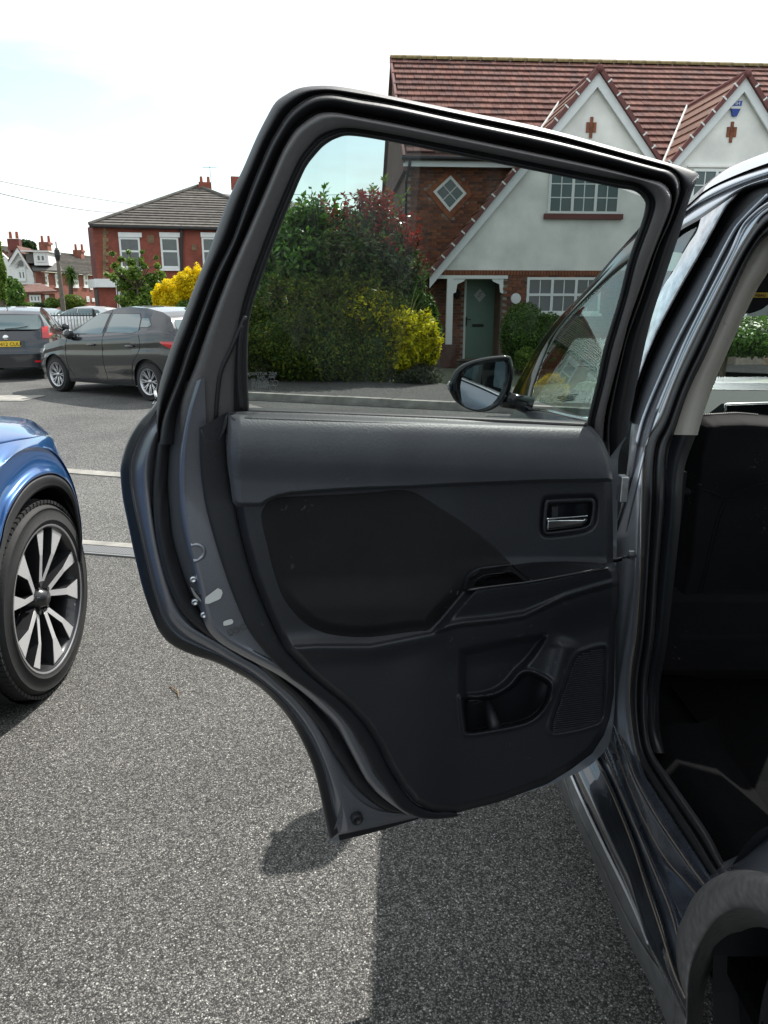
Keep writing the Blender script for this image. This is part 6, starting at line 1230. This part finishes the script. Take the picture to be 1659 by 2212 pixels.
cc = VH.P(VH.px(443, 402, 5.5)[0], 5.5, VH.px(443, 414, 5.5)[1]); MB().box(cc+Zu*.1, VH.fx*.9, VH.dy*.6, Zu*1.0).build('chimney', 'redbrick', vic); 
for d_ in (-.25, .25): MB().lathe([(0, .12), (.4, .10), (.42, 0)], cc+Zu*.6+VH.fx*d_, Zu, 10).build('chimney_pot', 'clay', vic)
MB().tube([cc+Zu*.6+VH.fx*.45, cc+Zu*1.7+VH.fx*.4], .02, 5).build('aerial_mast', 'iron', vic); MB().tube([cc+Zu*1.6+VH.fx*-.1, cc+Zu*1.65+VH.fx*.9], .02, 5).build('aerial', 'iron', vic)
cc2 = V_(509, 396, 8); MB().box(cc2, VH.fx*.7, VH.dy*.5, Zu*.9).build('chimney', 'redbrick', vic)
# white gabled cottage and brick terrace further left
WG = Frame(Vector(((40-829.5)/FOC*(58*cp+CAM_H*sp_), 58, 0)), (1, .10)); W_ = lambda x, y, b=0: WG.P(WG.px(x, y, b)[0], b, WG.px(x, y, b)[1])
cot = thing('white_cottage', 'white painted gabled cottage with an arched window, at the far left', 'house', WG.O)
MB().prism([W_(26, 622), W_(75, 622), W_(73, 587), W_(40.5, 537), W_(22, 565)], WG.dy*.3).build('gable_wall', 'whitewall', cot)
MB().prism([W_(-60, 662, .6), W_(27, 662, .6), W_(22, 563, .6), W_(-10, 534, .6), W_(-60, 590, .6)], WG.dy*.3).build('side_gable', 'whitewall', cot)
for A_, B_ in (((40.5, 535), (74, 588)), ((40.5, 535), (21, 566))):
    a_, b_ = W_(*A_), W_(*B_); MB().prism([a_-WG.dy*.3, b_-WG.dy*.3, b_-WG.dy*.3-Zu*.35, a_-WG.dy*.3-Zu*.35], WG.dy*.15).build('bargeboard', 'whitewall', cot); MB().prism([a_-WG.dy*.35, b_-WG.dy*.35, b_+WG.dy*2.5, a_+WG.dy*2.5], Zu*.12).build('roof', 'browntile', cot)
MB().prism([W_(14, 560, 4), W_(20, 534, 6), W_(45, 536, 6), W_(30, 564, 3)], WG.dy*.3).build('roof', 'browntile', cot)
vwin(39, 580, 56, 604, parent=cot, fr=WG, lights=2, trans=.75); vbox('window_sill', 38, 604, 57, 608, 'whitewall', .12, cot, WG)
ar = [W_(46+10*math.cos(t), 575-15*math.sin(t)) - WG.dy*.08 for t in np.linspace(-.2, math.pi+.2, 15)]; MB().tube(ar, .12, 6).build('window_arch', 'lead', cot); MB().lathe([(0, .0), (0, .22), (.05, .2)], W_(45, 569)-WG.dy*.1, WG.dy, 16).build('roundel', 'pane', cot)
c_ = W_(32, 529, 5); MB().box(c_, WG.fx*.9, WG.dy*.6, Zu*.9).build('chimney', 'darkbrick', cot)
for d_ in (-.25, .25): MB().lathe([(0, .13), (.5, .11), (.52, 0)], c_+Zu*.5+WG.fx*d_, Zu, 10).build('chimney_pot', 'clay', cot)
# brick terrace running away down the side street
P1 = Vector(((89-829.5)/FOC*(63*cp), 63.4, 0)); TE = Frame(P1, (.22, 1.0)); TE.dy = Vector((-1, .22, 0)).normalized(); T_ = lambda x, y, b=0: TE.P(TE.px(x, y, b)[0], b, TE.px(x, y, b)[1])
ter = thing('brick_terrace', 'row of red brick terraced cottages with grey roofs running behind the corner shop', 'house', TE.O)
te = TE.px(92, 587)[1]; tl = TE.px(207, 620)[0]
MB().prism([TE.P(0, 0, 0), TE.P(tl+6, 0, 0), TE.P(tl+6, 0, te), TE.P(0, 0, te)], TE.dy*.3).build('front_wall', 'redbrick2', ter)
rt_ = 2.1
for i in range(14):
    t0, t1 = i/14, (i+1.08)/14; q = [TE.P(-.2, -.3+4.3*t0, te+rt_*t0), TE.P(tl+6, -.3+4.3*t0, te+rt_*t0), TE.P(tl+6, -.3+4.3*t1, te+rt_*t1), TE.P(-.2, -.3+4.3*t1, te+rt_*t1)]
    MB().add([q[0]+Zu*.16, q[1]+Zu*.16, q[2]+Zu*.04, q[3]+Zu*.04, q[0], q[1]], [(0, 1, 2, 3), (4, 5, 1, 0)]).build('tile_course', 'slate', ter)
MB().prism([TE.P(0, 0, te), TE.P(0, 8, te), TE.P(0, 4, te+rt_)], TE.fx*.2).build('end_gable', 'redbrick2', ter)
MB().prism([TE.P(0, 0, 0), TE.P(0, 8, 0), TE.P(0, 8, te), TE.P(0, 0, te)], TE.fx*.2).build('end_wall', 'redbrick2', ter)
for x0, x1 in ((93, 103), (119, 130), (157, 168), (180, 189)):
    vwin(x0, 593, x1, 619, parent=ter, fr=TE, trans=.5, fw=.16); vbox('window_surround', x0-1, 590.5, x1+1, 593.3, 'whitewall', .06, ter, TE); vbox('window_sill', x0-1, 619.3, x1+1, 622, 'whitewall', .1, ter, TE)
vwin(186, 640, 192, 652, parent=ter, fr=TE); vwin(198, 644, 205, 652, parent=ter, fr=TE); vwin(193, 604, 198, 626, parent=ter, fr=TE)
for x, y0, y1, wpx in ((99, 526, 566, 16), (171, 543, 577, 15)):
    b_ = 3.2; A_ = T_(x, y1, b_); B_ = T_(x, y0, b_); zc_ = (A_-Vector((0, 0, CAM_H))).length; wm = wpx/FOC*zc_
    MB().box((A_+B_)/2, Vector((wm, 0, 0)), Vector((0, .8, 0)), Zu*(B_-A_).length).build('chimney', 'redbrick2', ter); MB().box(B_, Vector((wm*1.12, 0, 0)), Vector((0, .9, 0)), Zu*.2).build('chimney_cap', 'redbrick2', ter)
    for d_ in (-.3, .3): MB().lathe([(0, .13), (.55, .10), (.57, 0)], B_+Zu*.1+Vector((d_, 0, 0)), Zu, 10).build('chimney_pot', 'clay', ter)
# white dormer and brick bay in front of the terrace end
DM = Frame(Vector(((90-829.5)/FOC*(57*cp), 57.6, 0)), (1, .12)); 
vbox('dormer_wall', 71, 544, 106, 573, 'whitewall', 0, ter, DM, th=2.5); vbox('dormer_cheek', 53, 547, 71, 568, 'slateplain', -.2, ter, DM, th=2.0); vwin(78, 549, 99, 566, parent=ter, fr=DM, lights=2, trans=None); vbox('dormer_roof', 46, 541.5, 107, 544, 'whitewall', .2, ter, DM, th=3)
MB().prism([DM.P(*[(q_ := DM.px(x, y, b_))[0], b_, q_[1]]) for x, y, b_ in ((62, 569, 1.5), (128, 571, 1.5), (136, 588, -.3), (87, 586, -.3), (73, 586, -.3))], Zu*.1).build('dormer_lower_roof', 'slateplain', ter)
vbox('link_wall', 75, 587, 89, 614, 'redbrick2', -.1, ter, DM, th=1); vbox('link_band', 75, 612, 89, 616, 'whitewall', -.05, ter, DM, th=.2)
PB = Frame(Vector(((90-829.5)/FOC*(54*cp), 54, 0)), (1, .12))
vbox('porch_wall', 53, 634, 122, 668, 'redbrick2', 0, ter, PB, th=2.5)
MB().prism([PB.P(*[(q_ := PB.px(x, y, b_))[0], b_, q_[1]]) for x, y, b_ in ((46, 618, 2.4), (92, 617, 2.4), (124, 632, -.3), (50, 634.5, -.3))], Zu*.12).build('porch_roof', 'browntile', ter)
vwin(64, 637, 89, 653, parent=ter, fr=PB, lights=3, trans=None); vbox('porch_door', 97, 637, 109, 662, 'whitewall', .05, ter, PB)
# plain pale house with a chimney beyond the shrubs
DH = Frame(Vector(((640-829.5)/FOC*(70*cp), 70, 0)), (1, 0)); dh = thing('distant_house', 'pale rendered house whose chimney shows over the laurel through the car window', 'house', DH.O)
vbox('wall', 560, 472, 700, 700, 'whitewall', 0, dh, DH, th=8); vbox('roof', 555, 463, 705, 473, 'slateplain', .3, dh, DH, th=9); vbox('chimney', 633, 444, 661, 464, 'darkbrick', -3, dh, DH, th=1)
for x in (638, 647, 656): c_ = DH.P(DH.px(x, 444, 3)[0], 3.5, DH.px(x, 444, 3)[1]); MB().lathe([(0, .16), (.35, .13), (.37, 0)], c_, Zu, 8).build('chimney_pot', 'clay', dh)
# utility pole and wires
pb_, pt_ = onY(137, 667, 44), onY(122, 536, 44); pl_ = thing('utility_pole', 'weathered wooden pole standing in front of the brick terrace', 'pole', (pb_.x, pb_.y, 0))
MB().tube([Vector((pb_.x, pb_.y, -.1)), pb_, pt_], [.15, .14, .09], 10).build('shaft', 'pole', pl_); MB().lathe([(-.2, .10), (.1, .16), (.4, .14), (.5, 0)], pt_-Zu*.5, Zu, 10).build('junction_box', 'iron', pl_); MB().tube([pt_, pt_+Zu*.35], .03, 6).build('finial', 'iron', pl_)
for nm, A_, B_, sag, lab in (('a', onY(-40, 383, 30), onY(560, 452, 62), .5, 'upper telephone wire crossing the sky at the left'), ('b', onY(-40, 408, 26), onY(330, 455, 60), .4, 'lower telephone wire sagging towards the corner building'), ('c', onY(560, 414, 50), onY(860, 412, 40), .2, 'thin wire crossing the sky behind the car window')):
    w_ = MB().tube([A_.lerp(B_, t)-Zu*sag*4*t*(1-t) for t in np.linspace(0, 1, 16)], .014, 5).build('overhead_wire', 'iron'); tag(w_, lab, 'wire', 'overhead wires')
# railings, forecourt lawn
RF0, RF1 = Vector((-17.5, 25.6, .10)), Vector((-8.5, 29.5, .05)); rd = (RF1-RF0).normalized(); rl = (RF1-RF0).length
rail = thing('iron_railings', 'black iron railings between the parked cars and the grass', 'railings', RF0)
for h_ in (.12, 1.12): MB().tube([RF0+Zu*h_, RF1+Zu*h_], .022, 6).build('rail', 'iron', rail)
field('post', [mat3(Vector((1, 0, 0)), Vector((0, 1, 0)), Zu, RF0+rd*(i*2.4)) for i in range(5)], boxv(-.04, .04, -.04, .04, 0, 1.35), BOXF, 'iron', rail)
field('railing_bar', [mat3(Vector((1, 0, 0)), Vector((0, 1, 0)), Zu, RF0+rd*(.11*i)) for i in range(int(rl/.11))], boxv(-.009, .009, -.009, .009, .05, 1.22), BOXF, 'iron', rail)
sheet('lawn', [(-22, 26.0), (-6, 30.0), (-6, 36), (-22, 36)], .03, 'lawnbase'); sheet('forecourt', [(-40, 36), (6, 36), (6, 48), (-40, 48)], .02, 'pave')
sheet('side_pavement', [(-40, 17), (-3, 17), (-3, 30), (-40, 26)], .0, 'pave') if False else None
n = 26000; gx = RNG.uniform(-20, -7, n); gy = RNG.uniform(26.6, 35.8, n); h_ = RNG.uniform(.05, .13, n); a_ = RNG.uniform(0, 6.28, n); wv = np.stack([np.cos(a_), np.sin(a_), 0*a_], -1)*.02
b_ = np.stack([gx, gy, np.full(n, .03)], -1); tip = b_+np.stack([RNG.normal(0, .03, n), RNG.normal(0, .03, n), h_], -1)
gr = fast_quads('grass', np.stack([b_-wv, b_+wv, tip+wv*.3, tip-wv*.3], 1), 'lawn'); tag(gr, 'short bright green grass behind the black railings', 'grass', kind='stuff')
sg_ = thing('sale_board', 'red and white estate sign on a white post in front of the corner shop', 'sign', onY(308, 690, 44)); A_ = onY(308, 640, 44); MB().abox(A_.x-.05, A_.x+.05, 43.95, 44.05, 0, A_.z).build('post', 'upvc', sg_); q = [onY(289, 655, 43.9), onY(307, 655, 43.9), onY(307, 668, 43.9), onY(289, 668, 43.9)]; MB().prism(q, (0, .04, 0)).build('board', 'red', sg_)

# ------------------------------------------------------------------ planting
def leaves(ells, n, size, asp=.45, up=.3, shell=.35, lump=.18, clump=0):
    """leaf quads spread through the outer part of ellipsoids (centre, rx, ry, rz)"""
    vol = np.array([e[1]*e[2]+e[1]*e[3]+e[2]*e[3] for e in ells]); cnt = (n*vol/vol.sum()).astype(int); out = []
    for e, k_ in zip(ells, cnt):
        d = RNG.normal(size=(k_, 3)); d /= np.linalg.norm(d, axis=1)[:, None]; ph = RNG.uniform(0, 6.28, (6, 3)); fq = RNG.uniform(2.5, 7, (6, 3))
        m_ = sum(np.sin((d*fq[i]).sum(1)*1.0+ph[i, 0])*np.cos(d[:, 0]*fq[i, 1]+ph[i, 1]) for i in range(6))/6
        r = (1-shell*RNG.random(k_)**1.6)*(1+lump*m_*1.6+RNG.normal(0, .035, k_)); c = np.array(e[0])+d*r[:, None]*np.array([e[1], e[2], e[3]])
        nrm = d*.7+RNG.normal(0, .55, (k_, 3))+np.array([0, 0, up]); nrm /= np.linalg.norm(nrm, axis=1)[:, None]
        t = np.cross(nrm, RNG.normal(size=(k_, 3))); t /= np.linalg.norm(t, axis=1)[:, None]; b = np.cross(nrm, t); s = size*RNG.uniform(.6, 1.3, k_)[:, None]
        out.append(np.stack([c-t*s*.5, c+b*s*asp*.5+nrm*s*.08, c+t*s*.5, c-b*s*asp*.5+nrm*s*.08], 1))
    return np.concatenate(out)
def el(px, py, Y, rx, rz, ry=None, k=1.0):
    c = onY(px, py, Y); zc = Y*cp-(c.z-CAM_H)*sp_; a = rx/FOC*zc; b = rz/FOC*zc; return (tuple(c), a*k, (ry or a)*k, b*k)
def core(ells, mat, parent, k=.80, name='light_block_core'):  # solid ellipsoids added inside the leaves to stop light leaking through
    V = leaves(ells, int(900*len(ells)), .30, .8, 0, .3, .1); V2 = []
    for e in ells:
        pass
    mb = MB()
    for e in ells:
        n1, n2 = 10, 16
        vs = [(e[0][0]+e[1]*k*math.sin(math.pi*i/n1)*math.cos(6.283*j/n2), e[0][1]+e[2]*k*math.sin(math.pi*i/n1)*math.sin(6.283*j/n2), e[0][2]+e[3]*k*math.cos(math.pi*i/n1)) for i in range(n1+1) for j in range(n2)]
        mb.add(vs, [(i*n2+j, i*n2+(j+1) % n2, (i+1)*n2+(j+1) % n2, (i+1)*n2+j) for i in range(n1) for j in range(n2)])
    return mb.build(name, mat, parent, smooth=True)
def shrub(name, label, cat, ells, n, size, mat, asp=.45, coremat='dark', group=None, shell=.35, lump=.18, k=.78, up=.3, extra=()):
    c = ells[0][0]; root = thing(name, label, cat, (c[0], c[1], .1), group)
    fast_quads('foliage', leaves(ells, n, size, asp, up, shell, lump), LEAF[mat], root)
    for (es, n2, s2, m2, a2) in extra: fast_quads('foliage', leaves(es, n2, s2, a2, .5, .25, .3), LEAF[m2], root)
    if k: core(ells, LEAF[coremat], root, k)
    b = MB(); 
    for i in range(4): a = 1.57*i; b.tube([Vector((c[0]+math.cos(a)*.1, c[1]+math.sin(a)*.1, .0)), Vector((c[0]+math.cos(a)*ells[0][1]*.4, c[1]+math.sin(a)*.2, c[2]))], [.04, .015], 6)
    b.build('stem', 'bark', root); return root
def sprigs(ells, n, ln, mat, parent, leaf=.10, asp=.4, top=.1):
    """ragged young shoots standing out of the top and sides of a shrub"""
    st = MB(); cl_ = []
    for _ in range(n):
        e = random.choice(ells); d = Vector((random.gauss(0, 1), random.gauss(0, 1)-.4, abs(random.gauss(.6, .8))+top)).normalized(); p = Vector(e[0])+Vector((d.x*e[1], d.y*e[2], d.z*e[3]))*.92
        g = (d*.6+Vector((random.gauss(0, .25), random.gauss(0, .25), 1))).normalized(); l_ = ln*random.uniform(.4, 1.2); q = p+g*l_; st.tube([p, q], [.008, .003], 4)
        for k_ in range(int(10*l_/ln)+4):
            c = p.lerp(q, random.uniform(.1, 1.05)); a = Vector((random.gauss(0, 1), random.gauss(0, 1), random.gauss(.5, .5))).normalized(); b = a.cross(Vector((random.gauss(0, 1), random.gauss(0, 1), random.gauss(0, 1)))).normalized(); s = leaf*random.uniform(.6, 1.3)
            cl_.append([c, c+a*s*.5+b*s*asp*.5, c+a*s, c+a*s*.5-b*s*asp*.5])
    st.build('shoots', 'bark', parent); fast_quads('shoot_leaves', np.array([[list(p) for p in q] for q in cl_]), LEAF[mat], parent)
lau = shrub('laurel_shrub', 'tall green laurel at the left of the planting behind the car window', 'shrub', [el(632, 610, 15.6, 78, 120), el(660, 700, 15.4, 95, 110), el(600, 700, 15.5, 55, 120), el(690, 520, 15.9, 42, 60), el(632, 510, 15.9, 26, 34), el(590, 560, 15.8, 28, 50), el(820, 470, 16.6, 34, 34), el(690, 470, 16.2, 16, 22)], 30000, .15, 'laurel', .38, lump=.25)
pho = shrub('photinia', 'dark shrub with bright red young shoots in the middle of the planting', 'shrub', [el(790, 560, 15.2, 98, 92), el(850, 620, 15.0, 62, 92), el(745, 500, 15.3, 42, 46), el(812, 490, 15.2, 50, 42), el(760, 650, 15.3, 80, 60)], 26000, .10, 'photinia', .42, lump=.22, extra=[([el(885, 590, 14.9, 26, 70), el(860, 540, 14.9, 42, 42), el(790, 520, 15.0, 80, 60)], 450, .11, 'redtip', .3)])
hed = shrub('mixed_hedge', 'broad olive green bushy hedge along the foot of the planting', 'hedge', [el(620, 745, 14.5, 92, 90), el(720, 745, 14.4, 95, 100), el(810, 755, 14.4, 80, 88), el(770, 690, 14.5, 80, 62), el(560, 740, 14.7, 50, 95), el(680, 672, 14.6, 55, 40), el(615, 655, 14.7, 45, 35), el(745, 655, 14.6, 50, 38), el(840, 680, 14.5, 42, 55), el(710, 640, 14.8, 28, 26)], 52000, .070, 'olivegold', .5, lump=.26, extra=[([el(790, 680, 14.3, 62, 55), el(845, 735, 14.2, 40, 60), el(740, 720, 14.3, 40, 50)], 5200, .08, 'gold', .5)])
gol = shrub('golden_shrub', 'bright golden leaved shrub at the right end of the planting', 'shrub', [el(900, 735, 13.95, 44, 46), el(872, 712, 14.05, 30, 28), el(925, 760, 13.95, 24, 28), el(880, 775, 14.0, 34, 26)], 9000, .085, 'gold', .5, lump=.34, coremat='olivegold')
shrub('green_shrub', 'leafy green shrub between the red tipped shrub and the house door', 'shrub', [el(915, 690, 14.7, 30, 48), el(890, 640, 14.8, 26, 42), el(928, 720, 14.4, 22, 30)], 5200, .12, 'mid', .35, lump=.3, k=.6)
shrub('lavender', 'grey green lavender clump at the foot of the golden shrub', 'plant', [el(912, 812, 13.7, 42, 22), el(885, 820, 13.8, 32, 18)], 5000, .07, 'grey', .18, lump=.3, k=.6)
ph = thing('phormium', 'arching pale sword leaved plant rising behind the golden shrub', 'plant', onY(880, 760, 14.3)); bl_ = []
base = onY(882, 740, 14.3)
for i in range(46):
    a = random.uniform(0, 6.28); ln = random.uniform(.7, 1.35); lean_ = random.uniform(.15, .75); d = Vector((math.cos(a), math.sin(a)*.6, 0)); w_ = Vector((-d.y, d.x, 0)).normalized()*.022; pr = None
    for k_ in range(6):
        t0, t1 = k_/6, (k_+1)/6; f = lambda t: base+d*(lean_*ln*t*t)+Zu*(ln*(t-.35*lean_*t*t*t)); bl_.append([f(t0)-w_*(1-t0*.8), f(t0)+w_*(1-t0*.8), f(t1)+w_*(1-t1*.8), f(t1)-w_*(1-t1*.8)])
fast_quads('blades', np.array([[list(p) for p in q] for q in bl_]), LEAF['blade'], ph)
shrub('round_hedge', 'rounded dark green bush between the green front door and the ground floor window', 'bush', [el(1130, 722, 17.2, 50, 66), el(1180, 735, 17.2, 44, 58), el(1225, 738, 17.3, 40, 56)], 24000, .06, 'mid', .5, lump=.10, k=.86)
sprigs([el(632, 520, 15.8, 40, 50), el(690, 520, 15.9, 42, 60), el(600, 600, 15.6, 45, 60), el(640, 640, 15.3, 80, 110)], 170, .45, 'laurel', lau, .15)
sprigs([el(820, 475, 16.5, 34, 30)], 22, .5, 'light', lau, .12)
sprigs([el(760, 500, 15.1, 62, 48), el(830, 520, 15.0, 55, 56), el(800, 480, 15.1, 45, 34), el(885, 600, 14.9, 30, 75), el(850, 560, 14.8, 50, 60)], 125, .34, 'redtip', pho, .11)
sprigs([el(790, 600, 14.9, 90, 90), el(860, 640, 14.8, 50, 80)], 190, .40, 'photinia', pho, .11)
sprigs([el(720, 735, 14.3, 95, 108), el(620, 735, 14.3, 92, 100), el(800, 715, 14.2, 80, 95), el(680, 672, 14.5, 55, 42), el(745, 655, 14.5, 50, 40), el(615, 655, 14.6, 45, 36)], 420, .30, 'olivegold', hed, .08)
sprigs([el(900, 735, 13.9, 44, 46), el(872, 712, 14.0, 30, 28), el(925, 760, 13.9, 26, 28)], 130, .20, 'gold', gol, .085)
shrub('small_shrub', 'small light green shrub growing at the foot of the rounded bush', 'shrub', [el(1135, 775, 16.6, 24, 24)], 2600, .06, 'light', .45, lump=.3, k=.6)
shrub('broom_bush', 'vivid yellow flowering broom above the dark grey hatchback', 'bush', [el(385, 640, 22, 44, 40), el(360, 652, 22, 30, 30), el(412, 618, 22, 34, 34), el(350, 640, 22, 18, 26), el(440, 640, 22, 40, 60)], 30000, .085, 'yellow', .4, coremat='gold', lump=.28, k=.72, up=.8)
shrub('green_skirt', 'green lower growth beneath the yellow broom', 'bush', [el(405, 668, 21.4, 28, 18)], 2500, .08, 'mid', .4, k=.6)
tr = thing('young_tree', 'loose young green tree in front of the corner shop', 'tree', onZ(300, 705, .0)); TY = 29
tb = onY(300, 700, TY); tt = onY(296, 600, TY); MB().tube([Vector((tb.x, TY, 0)), tb.lerp(tt, .5), tt], [.09, .07, .04], 8).build('trunk', 'bark', tr)
cl = []
for (x, y, r_) in ((300, 625, 28), (272, 612, 20), (262, 590, 14), (320, 640, 22), (335, 615, 16), (345, 596, 12), (290, 590, 18), (284, 566, 11), (250, 575, 9), (245, 600, 9), (310, 575, 8), (305, 560, 6), (340, 575, 7), (270, 648, 18), (300, 660, 20), (278, 545, 5), (325, 600, 12), (243, 548, 6), (262, 560, 7), (306, 545, 4), (337, 556, 5), (232, 592, 5)): cl.append(el(x, y, TY+random.uniform(-.6, .6), r_, r_*.9)); 
for e in cl: MB().tube([tt.lerp(tb, .25), Vector(e[0]).lerp(tt, .4)+Zu*.1, Vector(e[0])], [.03, .02, .008], 5).build('branch', 'bark', tr) 
fast_quads('foliage', leaves(cl, 5200, .17, .5, .2, .95, .3), LEAF['light'], tr)
def tree(name, label, ells, n, s, mat, k=.7, cat='tree'):
    c = ells[0][0]; r = thing(name, label, cat, (c[0], c[1], 0)); MB().tube([Vector((c[0], c[1], 0)), Vector(c)], [.2, .1], 8).build('trunk', 'bark', r); fast_quads('crown', leaves(ells, n, s, .5, .2, .5, .3), LEAF[mat], r)
    if k: core(ells, LEAF['dark'], r, k)
    return r
tree('garden_tree', 'bright green leafy tree cut by the left edge above the parked cars', [el(0, 610, 34, 10, 42), el(5, 585, 34, 6, 22), el(-12, 560, 34, 14, 60)], 9000, .22, 'light')
tree('rounded_tree', 'dense dark green rounded tree in front of the white cottage', [el(25, 634, 40, 26, 32), el(10, 640, 40, 24, 28)], 9000, .22, 'mid')
tree('background_tree', 'dark tree crown rising behind the chimneys of the white cottage', [el(57, 532, 75, 18, 12), el(42, 533, 75, 10, 8)], 4000, .4, 'dark')
shrub('clipped_hedge', 'dome shaped clipped olive hedge at the foot of the utility pole', 'hedge', [el(155, 655, 46, 28, 18)], 9000, .12, 'olivegold', .5, k=.9, lump=.06)
shrub('low_bush', 'yellow green bush left of the domed hedge', 'bush', [el(112, 655, 47, 14, 11), el(62, 659, 47, 9, 5)], 3000, .15, 'light', .5, k=.8)
shrub('purple_bush', 'dark low bush beneath the porch window of the terrace', 'bush', [el(85, 661, 48, 18, 7)], 2000, .15, 'dark', .5, k=.8)
pm = thing('cabbage_palm', 'cabbage palm with a spiky green head before the terrace', 'palm', onY(152, 660, 50)); ph0, ph1 = onY(154, 660, 50), onY(152, 592, 50); MB().tube([ph0, ph1], [.16, .12], 8).build('trunk', 'bark', pm); q_ = []
for i in range(150):
    d = Vector((random.gauss(0, 1), random.gauss(0, 1), random.gauss(.15, .8))).normalized(); w_ = d.cross(Zu).normalized()*.05; L1 = random.uniform(.5, .85)
    q_.append([ph1-w_, ph1+w_, ph1+d*L1*.6+w_-Zu*.02, ph1+d*L1*.6-w_-Zu*.02]); q_.append([ph1+d*L1*.6-w_, ph1+d*L1*.6+w_, ph1+d*L1+w_*.1-Zu*.15, ph1+d*L1-w_*.1-Zu*.15])
fast_quads('fronds', np.array([[list(p) for p in q] for q in q_]), LEAF['mid'], pm)
shrub('boundary_hedge', 'tall green hedge seen through the windscreen at the right', 'hedge', [el(1560+i*45, 728, 14.5, 45, 42, 1.0) for i in range(7)], 26000, .08, 'mid', .5, k=.88, lump=.05)
